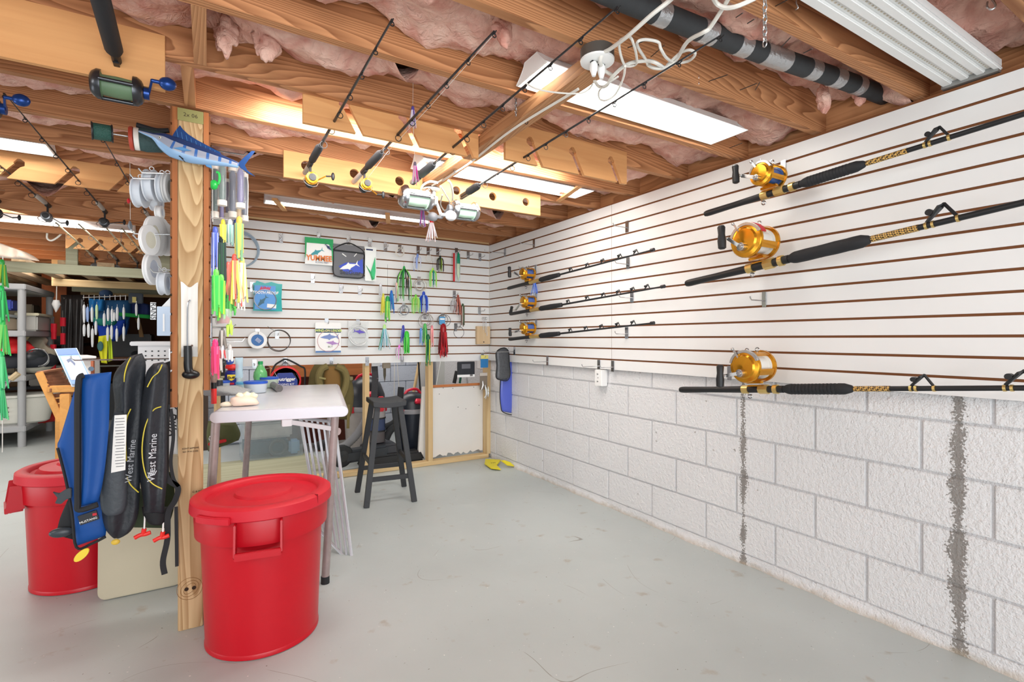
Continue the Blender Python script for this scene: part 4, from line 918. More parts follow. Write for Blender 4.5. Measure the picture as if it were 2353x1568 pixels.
# ---------------- line spool on a spindle and a green bag, left of the marlin
T = thing('line_spool', 'spool of dark green fishing line on a spindle left of the marlin', 'line spool', P(235, 304, Y=2.5))
a, b_ = P(209, 300, Y=2.50), P(259, 308, Y=2.51); ax = (b_-a).normalized()
m = MB(); m.lathe([(.034, 0), (.034, .004), (.027, .008)], a, ax, 24); m.build('flange', BLACK, T, smooth=True, world=True)
m = MB(); m.lathe([(.030, .006), (.031, .01), (.031, (b_-a).length-.01), (.030, (b_-a).length-.006)], a, ax, 24); m.build('line_winding', mat((38, 84, 74), .4, bump=.6, bscale=200), T, smooth=True, world=True)
m = MB(); m.lathe([(.027, -.008), (.034, -.004), (.034, 0)], b_, ax, 24); m.build('flange', BLACK, T, smooth=True, world=True)
m = MB(); m.cyl(b_, b_+ax*.16, .0035); m.build('spindle', CHROME, T, smooth=True, world=True)
T = thing('roll_case', 'dark green cloth roll with a red and black rim behind the marlin bill', 'bag', P(340, 322, Y=2.5))
a, b_ = P(300, 318, Y=2.53), P(388, 328, Y=2.53); ax = (b_-a).normalized(); L_ = (b_-a).length
m = MB(); m.lathe([(.052, 0), (.055, .004), (.055, .012), (.052, .014)], a-ax*.004, ax, 26, sy=.8); m.build('rim', mat((176, 66, 48), .5), T, smooth=True, world=True)
m = MB(); m.lathe([(.051, .012), (.052, .016), (.052, .028), (.05, .03)], a, ax, 26, sy=.8); m.build('rim', mat((236, 232, 224), .5), T, smooth=True, world=True)
m = MB(); m.lathe([(.0, .028), (.052, .03), (.056, L_*.4), (.05, L_*.8), (.038, L_), (0, L_)], a, ax, 26, sy=.8); m.build('cloth', mat((52, 76, 76), .7, noise=.3, nscale=30, bump=.5), T, smooth=True, world=True)
m = MB(); m.tube(spline([P(313, 287, Y=2.52), P(330, 292, Y=2.52), P(360, 300, Y=2.52), P(388, 300, Y=2.52)], 5), [.010]*16, 8); m.build('black_flap', BLACKM, T, smooth=True, world=True)
# ---------------- folding metal work table
ALU = mat((192, 188, 194), .32, .25, noise=.08, nscale=6); LEGM = mat((160, 146, 144), .45, .2, noise=.25, nscale=30)
A = Vector((-.0, 2.615, .855)); Bv = Vector((.578, 2.51, .855)); ux = (Bv-A).normalized(); uy = Vector((-ux.y, ux.x, 0))
TW = (Bv-A).length; TL = 1.27; T = thing('folding_table', 'old white metal folding table covered with tackle, behind the red can', 'table', (A.x+.29, A.y+.5, 0))
m = MB(); m.k = 0; c = A+ux*TW/2+uy*TL/2
t_h = .052; prof = [(-TW/2, 0)]; r = t_h/2
pts = []
for i in range(9): a_ = math.pi/2+math.pi*i/8; pts.append((-TW/2+r+r*math.cos(a_), -r+r*math.sin(a_)))
for i in range(9): a_ = -math.pi/2+math.pi*i/8; pts.append((TW/2-r+r*math.cos(a_), -r+r*math.sin(a_)))
m.prism(pts, c, ux, (0, 0, 1), TL); m.build('tabletop', ALU, T, smooth=True, world=True, bevel=.002)
m = MB(); m.prism(rrect(TW-.05, TL-.03, .01), c+Vector((0, 0, .0006)), ux, uy, .0012); m.build('top_sheet', mat((218, 220, 224), .22, .15, noise=.1, nscale=5), T, world=True)
for k, (lx, ly) in enumerate(((.02, .03), (TW-.06, .03), (.03, TL-.15), (TW-.06, TL-.15))):
    top = A+ux*lx+uy*ly+Vector((0, 0, -t_h)); bot = top.copy(); bot.z = .02; bot -= ux*.045
    m = MB(); m.cyl(bot, top, .0185, n=16); lg = m.build('leg', LEGM, T, smooth=True, world=True)
    m = MB(); m.cyl(bot-Vector((0, 0, .02)), bot+Vector((0, 0, .015)), .02, n=14); m.build('rubber_foot', RUBBER, lg, smooth=True, world=True)
top = A+ux*(TW-.075)+uy*.03
m = MB(); m.bar(top+Vector((0, 0, -.11)), top-ux*.19+Vector((0, 0, -.066)), .018, .022); m.build('brace', mat((176, 170, 170), .4, .4), T, world=True, bevel=.002)
m = MB(); m.box(top-ux*.20+Vector((0, 0, -.068)), (.045, .03, .036), 0); m.build('brace_mount', mat((196, 190, 190), .4, .4), T, world=True, bevel=.003)
# ---------------- aluminium folding rack leaning on the table
T = thing('aluminium_rack', 'folded rack of parallel aluminium tubes leaning on the right table leg', 'rack', (.75, 2.75, 0))
AL2 = mat((214, 216, 222), .22, .55)
top0, top1 = Vector((.50, 2.78, .80)), Vector((.70, 3.30, .80))
b0, b1 = P(745, 1240, Z=.11), P(812, 1308, Z=.03)
for i in range(7):
    f = i/6; a_ = P(690+f*78, 962+f*8, Y=3.1-.1*f); b_ = P(735+f*75, 1222+f*78, Y=2.98-.18*f)
    if i in (0, 6): m = MB(); m.tube([a_, b_], .0095, 8); m.build('rail', AL2, T, smooth=True, world=True)
    else: m = MB(); m.tube([a_, b_], .007 if i % 2 else .006, 8); m.build('bar', AL2, T, smooth=True, world=True)
    if i == 0: s0 = (a_, b_)
    if i == 6: s1 = (a_, b_)
m = MB(); m.tube([s0[1], s1[1]], .009, 8); m.build('cross_rail', AL2, T, smooth=True, world=True)
m = MB(); m.tube([s0[0], s1[0]], .009, 8); m.build('cross_rail', AL2, T, smooth=True, world=True)
for pt in (s1[1]+Vector((0, 0, -.012)), s1[0]+Vector((0, -.02, -.05))):
    m = MB(); ax = Vector((.5, -.86, 0)); m.cyl(pt-ax*.022, pt-ax*.010, .019, n=18); m.cyl(pt-ax*.01, pt+ax*.012, .006); m.cyl(pt+ax*.010, pt+ax*.024, .021, n=18); m.build('wheel', mat((176, 156, 156), .5), T, smooth=True, world=True)
# ---------------- black bar stool
T = thing('bar_stool', 'black wooden saddle-seat stool standing in front of the open stud wall', 'stool', (1.13, 3.73, 0))
BW = mat((44, 45, 48), .5, bump=.1); F = [Vector((.94, 3.55, 0)), Vector((1.275, 3.51, 0)), Vector((1.335, 3.91, 0)), Vector((.975, 3.945, 0))]
ctr = sum(F, Vector())/4; sz = .70
ex = (F[1]-F[0]).normalized(); ey = Vector((-ex.y, ex.x, 0)); sw, sl = .235, .36
def seat(u, v):
    p = ctr+ex*(u-.5)*sw+ey*(v-.5)*sl; return (p.x, p.y, sz+.012*((2*u-1)**2)+.004)
m = MB(); m.pillow(lambda u, v: (seat(u, v), (0, 0, 1)), 12, 6, lambda u, v: .036); m.build('seat', BW, T, smooth=True, world=True, bevel=.003)
tops = []
for f_ in F:
    d_ = f_-ctr; tp_ = ctr+ex*(.082 if d_.dot(ex) > 0 else -.082)+ey*(.13 if d_.dot(ey) > 0 else -.13); tp_.z = sz-.014; tops.append(tp_)
    m = MB(); m.bar(f_, tp_, .038, .03, up=ey); m.build('leg', BW, T, world=True, bevel=.002)
for i, zz in ((0, .19), (1, .30), (2, .19), (3, .30)):
    a_ = F[i].lerp(tops[i], zz/sz); b_ = F[(i+1) % 4].lerp(tops[(i+1) % 4], zz/sz)
    m = MB(); m.bar(a_, b_, .018, .032); m.build('stretcher', BW, T, world=True, bevel=.002)
# ---------------- yellow fin on the floor
T = thing('swim_fin', 'yellow rubber swim fin lying on the floor in the corner', 'fin', P(1140, 1068, Z=.02))
def F2(pts, z=.01): return [P(x, y, Z=z) for x, y in pts]
def slab(name, pts, mt, th, T, zz=None):
    m = MB(); n = len(pts); vs = [Vector(p) for p in pts]+[Vector(p)+Vector((0, 0, th)) for p in pts]
    m.add(vs, [tuple(range(n))[::-1], tuple(range(n, 2*n))]+[(i, (i+1) % n, n+(i+1) % n, n+i) for i in range(n)]); return m.build(name, mt, T, world=True, bevel=.003)
YEL = mat((222, 208, 40), .45)
slab('blade', [P(1113, 1068, Z=.01), P(1127, 1078, Z=.01), P(1151, 1081, Z=.01), P(1141, 1071, Z=.015), P(1151, 1059, Z=.03), P(1115, 1057, Z=.03)], YEL, .01, T)
slab('blade', [P(1150, 1060, Z=.05), P(1165, 1071, Z=.02), P(1182, 1073, Z=.01), P(1172, 1064, Z=.035), P(1158, 1059, Z=.055)], YEL, .008, T)
text('FIN', .03, basis(P(1133, 1064, Z=.042), (1, -.1, 0), (0, 1, 0)), mat((110, 96, 20), .6), T)
# ================================================================ THINGS ON THE SLATWALL
NUMW = ('leftmost', 'second', 'third', 'fourth', 'fifth', 'sixth', 'seventh', 'eighth')
def hook(label, o, n, L_=.09, w_=.03, h=.075, group='slatwall hooks', prong2=False, plate=STEEL, tip=.018):
    """bracket plate in a groove with a prong along n"""
    n = Vector(n); o = Vector(o); u = Vector((-n.y, n.x, 0)); T = thing('slatwall_hook', label, 'hook', o, group=group)
    m = MB(); m.box(o+n*.003+Vector((0, 0, -h*.35)), (w_*abs(u.x)+.003*abs(u.y), w_*abs(u.y)+.003*abs(u.x), h)); m.build('plate', plate, T, world=True, bevel=.001)
    for d in ((-.007, .007) if prong2 else (0,)):
        m = MB(); a = o+n*.004+u*d+Vector((0, 0, -h*.45)); m.tube([a, a+n*L_, a+n*(L_+tip*.5)+Vector((0, 0, tip*.5)), a+n*(L_+tip*.6)+Vector((0, 0, tip))], .0028, 7); m.build('prong', CHROME, T, smooth=True, world=True)
    return T
NB = (0, -1, 0); NR = (-1, 0, 0)
def bh(label, x, y, L_=.07, **k): return hook(label, P(x, y-6, Y=YB-.001), NB, L_, **k)
def rh(label, x, y, L_=.14, **k): return hook(label, P(x, y-6, X=XS-.001), NR, L_, **k)
BM = mat((172, 172, 172), .3, .7)
bh('empty chrome hook on the back slatwall, nearest the blue tubing coil', 645, 546)
for x, y, lb in ((732, 543, 'holding the green and white bait bag'), (800, 551, 'holding the black-edged mesh bag'), (849, 556, 'above the card of green squid tails'),
                 (885, 567, 'holding the long leader with a yellow and blue lure bundle'), (918, 572, 'holding a white leader ring'), (960, 575, 'holding the pale blue lure'),
                 (983, 576, 'holding the yellow and teal lure'), (1005, 577, 'holding the small black and green lure'), (1048, 579, 'holding the red-backed lure package')):
    bh('top-row back wall hook %s' % lb, x, y)
bh('empty hook in the top row, right of the red-backed package', 1075, 587, .09); bh('empty hook in the top row, nearest the room corner', 1102, 591, .09)
bh('empty hook by itself under the green and white bait bag', 718, 639); bh('empty hook under the mesh bag, left one of two', 783, 662); bh('empty hook under the mesh bag, right one of two', 826, 667)
bh('hook beside the teal leader package, green tag on it', 579, 658); bh('hook carrying the brown and silver lure cluster', 1043, 677); bh('hook carrying the wooden block with rigging pins', 1101, 714, .1)
bh('hook carrying the round wire snare', 1046, 752, .08); bh('hook holding the blue and white line disc', 591, 765); bh('hook holding the black wire coil', 636, 767, plate=BM)
bh('hook holding the wind-on leader card', 750, 741); bh('hook holding the bright blue and green lure pair', 927, 706); bh('hook holding the tangled leaders over the multicoloured lures', 976, 724); bh('hook behind the blue tag over the red lure', 1016, 728); bh('hook holding the clear bag of leader coils', 822, 744)
bh('hook behind the leader tangle of the green and blue lures', 962, 645)
bh('bottom-row back wall hook nearest the green bottle', 584, 836, .03); bh('bottom-row hook holding the net with the red outrigger kit', 654, 831, .05); bh('bottom-row hook over the olive backpack', 761, 831, .03)
bh('bottom-row hook over the left stud of the wall', 843, 830, .03); bh('bottom-row hook under the pink lure tail', 923, 828, .03); bh('bottom-row hook holding the small blue package', 1108, 820, .05)
rh('long hook on the right wall nearest the corner, top row', 1160, 580, .2); rh('long hook on the right wall, second from the corner in the top row', 1227, 560, .13)
rh('hook high on the right wall above the small rods, empty', 1441, 518, .11)
rh('hook under the tip of the topmost small rod', 1443, 602, .10); rh('hook under the tip of the middle small rod', 1452, 679, .10); rh('hook under the tip of the lowest small rod', 1440, 762, .09)
rh('empty hook low on the right wall, right of the blue fin bag', 1258, 828, .13); rh('empty low hook above the white outlet box, left one', 1376, 837, .14); rh('empty low hook above the white outlet box, right one', 1408, 839, .10)
rh('hook behind the topmost small rod reel', 1231, 618, .11); rh('hook behind the middle small rod reel', 1232, 680, .11); rh('hook behind the lowest small rod reel', 1232, 744, .11)
rh('hook behind the upper big gold reel', 1800, 380, .17, w_=.026); rh('hook behind the middle big gold reel with the red band', 1768, 536, .17, w_=.026); rh('hook behind the lowest big gold reel', 1757, 817, .17, w_=.026)
rh('empty hook alone below the middle big reel', 1756, 682, .10, w_=.022); rh('short hook left of the lowest big gold reel', 1676, 852, .07, w_=.024)
for y, lb in ((250, 'upper'), (460, 'middle'), (890, 'lowest')):   # out of frame supports of the rod tips
    pt = P(2353, y, X=XO); hook('hook carrying the forward end of the %s big rod at the right edge' % lb, (XS-.001, pt.y-.12, pt.z+.03+(.03 if y < 500 else 0)), NR, XS-XO-.01)
# white surface outlet box
T = thing('outlet_box', 'white surface-mounted outlet box on the right wall below the slatwall', 'outlet', P(1381, 867, X=XR-.04))
o = P(1365, 868, X=XR-.06); m = MB(); m.box((XR-.028, o.y-.035, o.z), (.056, .075, .115)); m.build('box', mat((238, 238, 236), .35), T, world=True, bevel=.004)
for dz in (-.026, .0, .026):
    m = MB(); m.box((XR-.0565, o.y-.035, o.z+dz), (.002, .008, .004)); m.build('slot', BLACK, T, world=True)
for dz in (-.026, .026):
    m = MB(); m.box((XR-.0565, o.y-.027, o.z+dz), (.002, .003, .012)); m.build('slot', BLACK, T, world=True)
# ---- packages: helper for cards and bags in planes facing the camera
def card(name, label, cat, x0, y0, x1, y1, Y, m_, th=.004, tilt=0, cut=None, puff=0, group=None, X=None):
    a = P(x0, y0, Y=Y); b_ = P(x1, y1, Y=Y); c = (a+b_)/2; T = thing(name, label, cat, (c.x, Y, a.z), group=group)
    W, H = abs(b_.x-a.x), abs(a.z-b_.z)
    if puff:
        m = MB(); m.pillow(lambda u, v: ((c.x+(u-.5)*W*(1-.05*math.sin(math.pi*v)), Y, c.z+(v-.5)*H), (0, 1, 0)), 10, 12, lambda u, v: .003+puff*math.sin(math.pi*u)**.6*math.sin(math.pi*min(1, v*1.1))**.7 if v < .9 else .004)
        o = m.build('bag', m_, T, smooth=True, world=True)
    else:
        m = MB(); m.prism(rrect(W, H, min(W, H)*.06), c, (1, 0, 0), (0, 0, 1), th); o = m.build('card', m_, T, world=True)
    return T, c, W, H
def face(T, c, u, v, dy=.004): return Vector((c.x+u, c.y-dy, c.z+v))
def rect(T, name, c, u, v, w_, h, m_, dy=.004, th=.001, rot=0):
    m = MB(); X_ = Vector((math.cos(rot), 0, math.sin(rot))); Z_ = Vector((-math.sin(rot), 0, math.cos(rot)))
    m.prism([(-w_/2, -h/2), (w_/2, -h/2), (w_/2, h/2), (-w_/2, h/2)], face(T, c, u, v, dy), X_, Z_, th); return m.build(name, m_, T, world=True)
def poly(T, name, c, pts, m_, dy=.005, th=.001):
    m = MB(); m.prism(pts, face(T, c, 0, 0, dy), (1, 0, 0), (0, 0, 1), th); return m.build(name, m_, T, world=True)
def fishpts(s, fl=1, x0=0, y0=0, rot=0):
    base = [(-1, 0), (-.6, .16), (-.2, .24), (.05, .40), (.12, .22), (.5, .1), (.68, .04), (1, .34), (.84, 0), (1, -.34), (.68, -.04), (.5, -.1), (.1, -.2), (-.05, -.34), (-.2, -.2), (-.6, -.12)]
    c_, s_ = math.cos(rot), math.sin(rot)
    return [(x0+(x*fl*c_-y*s_)*s, y0+(x*fl*s_+y*c_)*s) for x, y in base]
def TX(T, st, size, c, u, v, m_, dy=.006, rot=0, **k):
    X_ = Vector((math.cos(rot), 0, math.sin(rot))); Z_ = Vector((-math.sin(rot), 0, math.cos(rot)))
    return text(st, size, basis(face(T, c, u, v, dy), X_, Z_), m_, T, **k)
YW = YB-.05
GRN = mat((16, 158, 88), .35); NAVY = mat((24, 44, 92), .4); PRW = mat((246, 246, 244), .3); TEAL = mat((40, 176, 176), .3)
T, c, W, H = card('bait_bag', 'green and white resealable bait bag with orange lettering on the back slatwall', 'package', 700, 545, 764, 611, YW, PRW, puff=.02)
rect(T, 'green_header', c, 0, H*.40, W*1.02, H*.20, GRN, .008, .006); poly(T, 'green_edge', c, [(-W*.5, H*.3), (-W*.44, H*.3), (-W*.46, -H*.1), (-W*.5, -H*.35)], GRN, .009); poly(T, 'green_edge', c, [(W*.5, H*.3), (W*.36, H*.3), (W*.46, H*.05), (W*.47, -H*.3), (W*.5, -H*.3)], GRN, .009)
poly(T, 'fish_print', c, fishpts(.06, 1, -.02, -.01, .5), mat((60, 150, 160), .4), .0135); poly(T, 'fish_print', c, fishpts(.035, -1, .07, .04, -.8), NAVY, .0135)
TX(T, 'YUMMEE', .062, c, 0, -H*.27, mat((222, 122, 52), .4), .0145, bold=.002, sx=.82); TX(T, 'FLYING FISH', .018, c, .02, -H*.42, NAVY, .0145)
T, c, W, H = card('mesh_bag', 'black-edged mesh tackle bag printed with a white tuna, on the back slatwall', 'bag', 765, 560, 836, 640, YW, mat((120, 122, 128), .4, alpha=.72), puff=.02)
ol = spline([face(T, c, *q, 0) for q in ((-W*.5, H*.32), (-W*.3, H*.46), (0, H*.56), (W*.3, H*.46), (W*.5, H*.3), (W*.5, -H*.1), (W*.48, -H*.4), (W*.36, -H*.5), (0, -H*.5), (-W*.36, -H*.49), (-W*.49, -H*.38), (-W*.5, 0), (-W*.5, H*.32))], 4)
m = MB(); m.tube(ol[:-1], .006, 6, True); m.build('binding', BLACK, T, smooth=True, world=True)
m = MB(); m.tube([face(T, c, -W*.5, H*.30, .01), face(T, c, W*.5, H*.27, .01)], .006, 6); m.build('flap_seam', BLACK, T, world=True)
poly(T, 'blue_print', c, [(-W*.34, -H*.18), (-W*.1, -H*.05), (W*.2, -H*.05), (W*.44, H*.1), (W*.46, -H*.35), (-W*.1, -H*.4)], mat((60, 84, 196), .4), .0135); poly(T, 'tuna_print', c, fishpts(.085, 1, 0, -.045, .35), PRW, .0145)
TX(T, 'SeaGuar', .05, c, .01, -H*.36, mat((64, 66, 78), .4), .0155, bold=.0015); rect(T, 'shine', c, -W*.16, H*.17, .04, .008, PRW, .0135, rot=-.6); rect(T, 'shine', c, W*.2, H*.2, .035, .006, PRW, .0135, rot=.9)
T, c, W, H = card('lure_card', 'narrow white card with green squid tails on the back slatwall', 'package', 838, 567, 864, 647, YW, mat((240, 244, 242), .3))
poly(T, 'squid_tail', c, [(-W*.42, -H*.05), (-W*.05, -H*.3), (W*.1, -H*.48), (W*.28, -H*.44), (W*.2, -H*.3), (0, -H*.24)], GRN, .008, .008); poly(T, 'squid_tail', c, [(W*.36, H*.2), (W*.4, -H*.2), (W*.3, -H*.45), (W*.05, -H*.34), (0, -H*.22)], mat((34, 190, 120), .3), .012, .008); rect(T, 'print', c, -.01, H*.42, W*.6, .012, NAVY, .003)
T, c, W, H = card('leader_package', 'teal and blue leader package with tooth proof lettering, left on the back slatwall', 'package', 581, 650, 648, 716, YW-.01, TEAL, puff=.025)
rect(T, 'label_card', c, -.02, -.004, W*.72, H*.86, mat((74, 150, 222), .3), .016, .002); TX(T, 'AFW', .034, c, -.02, H*.30, mat((214, 44, 92), .4), .019, bold=.002); TX(T, 'TOOTH PROOF', .030, c, -.02, H*.15, PRW, .019, sx=.85, shear=.2, bold=.001)
m = MB(); m.ring(face(T, c, -.02, -.02, .018), (0, 1, 0), W*.37, .004, 28, 6, 1, 1.05); m.build('wire_coil', mat((150, 160, 170), .3, .5), T, smooth=True, world=True)
poly(T, 'fish_print', c, fishpts(.055, 1, -.04, -.035, .9), mat((40, 96, 120), .4), .0185); rect(T, 'price_sticker', c, .025, -H*.32, .065, .03, PRW, .019, rot=-.08)
poly(T, 'header_flap', c, [(-W*.42, H*.5), (-W*.38, H*.58), (-W*.1, H*.5), (W*.12, H*.56), (W*.36, H*.5)], TEAL, .0, .006)
T = thing('line_disc', 'round white line spool with a blue label on the back slatwall', 'line spool', P(591, 781, Y=YW)); c = P(591, 782, Y=YW)
m = MB(); m.lathe([(.064, .012), (.068, .006), (.068, -.01), (.064, -.014), (0, -.014)], c, (0, 1, 0), 30); m.build('spool', PRW, T, smooth=True, world=True)
m = MB(); m.lathe([(.044, -.015), (.044, -.0165), (0, -.0165)], c, (0, 1, 0), 28); m.build('label', mat((44, 108, 176), .4), T, world=True); TX(T, '|||||', .03, c, .006, 0, PRW, .018, rot=-.7)
T = thing('wire_coil', 'black coil of leader wire hanging on the back slatwall', 'wire coil', P(636, 765, Y=YW)); c = P(640, 784, Y=YW)
for i in range(3): m = MB(); m.ring(c+Vector((.002*i, -.004*i, .003*i)), (.05*i-.05, 1, .03*i), .083-.001*i, .0022, 36, 5, x=(1, 0, 0)); m.build('loop', [BLACK, mat((110, 84, 64), .4), BLACK][i], T, smooth=True, world=True)
m = MB(); m.tube(spline([P(629, 760, Y=YW), P(622, 756, Y=YW), P(614, 750, Y=YW)], 4), .0015, 5); m.build('loose_end', DSTEEL, T, world=True)
T, c, W, H = card('leader_card', 'white wind-on leader card with two tuna pictures on the back slatwall', 'package', 724, 741, 783, 811, YW, PRW)
rect(T, 'title_band', c, 0, H*.23, W*.98, H*.13, mat((28, 66, 96), .4), .004); TX(T, 'WIND-ON LEADER', .028, c, 0, H*.23, mat((206, 222, 120), .4), .006, sx=.88, shear=.2, bold=.001); rect(T, 'foot_band', c, 0, -H*.46, W*.98, H*.06, mat((80, 124, 180), .4), .004)
m = MB(); m.ring(face(T, c, 0, -H*.11, .006), (0, 1, 0), W*.42, .0022, 36, 6); m.build('leader_loop', mat((206, 160, 160), .3), T, smooth=True, world=True)
poly(T, 'fish_print', c, fishpts(.075, 1, .01, .005, .05), mat((120, 140, 196), .4), .005); poly(T, 'fish_print', c, fishpts(.055, 1, .035, -.045, -.1), mat((176, 134, 196), .4), .0055); TX(T, 'BCT', .02, c, .015, -H*.3, mat((90, 110, 40), .4), .005)
T, c, W, H = card('leader_bag', 'clear bag of coiled white leaders around a purple lure on the back slatwall', 'package', 799, 738, 845, 798, YW, mat((236, 240, 240), .2, alpha=.35), puff=.02)
for i in range(7):
    m = MB(); m.ring(face(T, c, .004*math.sin(i*2), -.012+.006*math.cos(i*3), .012+.002*i), (.06*math.sin(i), 1, .05*math.cos(i)), .062+.003*i, .0022, 26, 5, 1, 1.1); m.build('leader_loop', mat((234, 236, 236), .25), T, smooth=True, world=True)
poly(T, 'purple_lure', c, fishpts(.05, -1, .005, .02, -.15), mat((96, 78, 190), .3), .026, .01)
T = thing('tubing_coil', 'large coil of pale blue clear tubing hanging at the left end of the back slatwall', 'tubing coil', P(550, 540, Y=YW-.06)); c = P(549, 572, Y=YB-.04)
for i in range(3): m = MB(); m.ring(c+Vector((0, .008*i, -.003*i)), (.04*i, 1, 0), .136-.004*i, .006, 44, 7); m.build('loop', mat((176, 196, 214), .2, alpha=.75), T, smooth=True, world=True)
T, c, W, H = card('lure_package', 'red-backed package with a green and white plug lure near the corner', 'package', 1041, 582, 1057, 648, YW, mat((226, 236, 236), .2, alpha=.4))
rect(T, 'red_edge', c, -W*.42, 0, W*.22, H, mat((212, 44, 52), .4), .003, .01)
m = MB(); m.lathe([(0, .0), (.006, .008), (.009, .03), (.020, .06), (.024, .14), (.023, .21), (.017, .25), (0, .27)], face(T, c, .008, -H*.48, .02), (0, 0, 1), 14, sy=.6); m.build('plug_lure', mat((206, 226, 196), .25), T, smooth=True, world=True)
m = MB(); m.lathe([(.0235, .16), (.0245, .2), (.0175, .25), (0, .272)], face(T, c, .008, -H*.48, .021), (0, 0, 1), 14, sy=.62); m.build('lure_back', mat((30, 150, 110), .25), T, smooth=True, world=True)
T, c, W, H = card('small_tackle_package', 'small blue and yellow tackle package at the bottom corner of the back slatwall', 'package', 1104, 817, 1121, 845, YW, mat((56, 132, 196), .3)); rect(T, 'header', c, 0, H*.36, W, H*.3, mat((236, 226, 130), .4), .003)
# wooden block with rigging pins
T = thing('wooden_block', 'wooden block with steel rigging pins hung on the back slatwall', 'wooden block', P(1108, 770, Y=YW)); c = P(1109, 771, Y=YB-.025)
BLKW = wood('block_wood', (216, 192, 156), (184, 150, 108), 'Z', 6, contrast=.3)
m = MB(); m.box(c, (.145, .038, .175), .0); m.build('block', BLKW, T, world=True, bevel=.003)
m = MB(); m.cyl(c+Vector((.0, -.0185, -.065)), c+Vector((0, -.0225, -.065)), .006); m.build('bolt', BLACK, T, world=True)
for i, dx in enumerate((-.012, .008, .022)):
    m = MB(); t_ = c+Vector((dx, -.03, .165)); m.ring(t_, (0, 1, 0), .011, .0026, 14, 6); m.cyl(t_-Vector((0, 0, .011)), t_-Vector((-.004*i, 0, .11+.03*i)), .0034); m.build('pin', CHROME, T, smooth=True, world=True)
# ---- lures
def L(label, x, y, y1, cols, **k):
    Yl = k.pop('Y', YB-.09); top = P(x, y, Y=Yl); L_ = top.z-P(x, y1, Y=Yl).z
    k.setdefault('wid', .0055); k.setdefault('hr', .011); k.setdefault('spread', .18)
    return lure(label, top, L_, cols, **k)
G1, G2, Y1, B1, B2, K1 = (40, 160, 74), (120, 210, 80), (214, 206, 60), (36, 74, 190), (90, 150, 214), (30, 50, 44)
L('green and black squid lure under a white leader ring', 928, 616, 690, [G1, K1, G2, (24, 110, 60)], n=12, wire_=.05, arch=1)
L('peach and white squid lure strands beside the green and black lure', 937, 640, 662, [(240, 180, 160), Wh, (40, 40, 40)], n=9, arch=1, Y=YB-.11)
L('pinkish squid lure leaning left of the green and black lure', 911, 654, 688, [(240, 196, 186), Wh, (120, 120, 120)], n=9)
L('pale blue squid lure in the top row of the back slatwall', 959, 588, 620, [(120, 150, 220), Wh, (160, 180, 230)], n=9, arch=1, wire_=.05)
L('yellow-green and teal lure folded over its hook', 994, 620, 656, [(190, 240, 90), (30, 150, 140), (140, 226, 120)], n=10, arch=1, wire_=.08)
L('small black and lime spider-like lure in the top row', 1011, 592, 622, [K1, (30, 30, 36), (150, 190, 60), (60, 50, 60)], n=14, spread=.5, wire_=.04, arch=1)
L('white squid lure of the yellow, green and blue bundle', 874, 655, 682, [Wh, (170, 176, 176)], n=10, wid=.004)
L('yellow squid lure of the yellow, green and blue bundle', 880, 679, 721, [Y1, (226, 216, 80)], n=9)
L('green squid lure of the yellow, green and blue bundle', 890, 688, 735, [G1, G2, (180, 220, 90)], n=12, hr=.018, wid=.008, spread=.12, Y=YB-.12, wire_=.3)
L('blue squid lure of the yellow, green and blue bundle', 899, 672, 717, [(20, 96, 190), (30, 140, 200)], n=9, wid=.007)
L('lime green squid lure left of the bright blue one', 955, 681, 719, [(120, 214, 70), (200, 236, 120)], n=9, arch=1, wid=.006)
L('bright blue and white squid lure folded over its hook', 973, 676, 714, [B1, B1, (170, 200, 240)], n=12, arch=1, wid=.007, hr=.015)
L('brown and red feathered lure of the silver cluster', 1052, 682, 722, [(150, 70, 54), (214, 130, 110), (90, 40, 36)], n=16, spread=.5)
L('silver hooks and pale strands of the brown lure cluster', 1042, 690, 716, [(190, 190, 190), (110, 104, 100), Wh], n=14, spread=1.0, arch=1, wid=.003)
L('olive and brown fish-shaped lure hanging low in the brown cluster', 1063, 702, 748, [(60, 84, 56), (120, 90, 80), (190, 180, 170)], n=8, wid=.009, spread=.08)
L('pale teal and white squid lure with green tips, lowest at left', 883, 752, 800, [(150, 200, 220), Wh, (60, 150, 110), (120, 190, 200)], n=20, spread=.55, head=(190, 236, 150), hr=.015)
L('blue squid lure above the bright green one', 926, 752, 786, [(50, 60, 170), (120, 130, 210)], n=9, spread=.3)
L('bright green squid lure with dark edge, low on the back slatwall', 934, 770, 806, [(60, 200, 60), (20, 90, 50), (110, 226, 90)], n=12, hr=.022, wid=.010, spread=.1, Y=YB-.12)
L('pink and white curled lure tail hanging lowest', 917, 797, 825, [(230, 130, 220), Wh], n=6, arch=1, wid=.005)
L('light blue squid lure of the multicoloured bunch', 967, 758, 792, [(90, 150, 220), (160, 190, 230)], n=7, spread=.1)
L('green squid lure of the multicoloured bunch', 976, 750, 788, [(80, 180, 90), (40, 130, 80), (190, 220, 120)], n=12, hr=.016, wid=.007, Y=YB-.11)
L('pink squid lure of the multicoloured bunch', 992, 752, 794, [(240, 140, 150), (250, 190, 180)], n=8, spread=.1, wid=.006)
L('long dark green and yellow squid lure reaching below the slatwall', 983, 776, 838, [(20, 100, 60), (226, 214, 50), (30, 130, 70)], n=9, hr=.018, wid=.008, spread=.06, Y=YB-.12)
L('big dark red squid lure near the corner of the back slatwall', 1018, 756, 806, [(150, 14, 26), (190, 24, 36), (90, 10, 20)], n=22, hr=.03, wid=.010, spread=.28, Y=YB-.12)
L('red and black frilled tail under the big dark red lure', 1018, 796, 818, [(190, 20, 34), (40, 20, 20), (220, 40, 50)], n=20, hr=.016, wid=.006, spread=2.0, arch=1, Y=YB-.13)
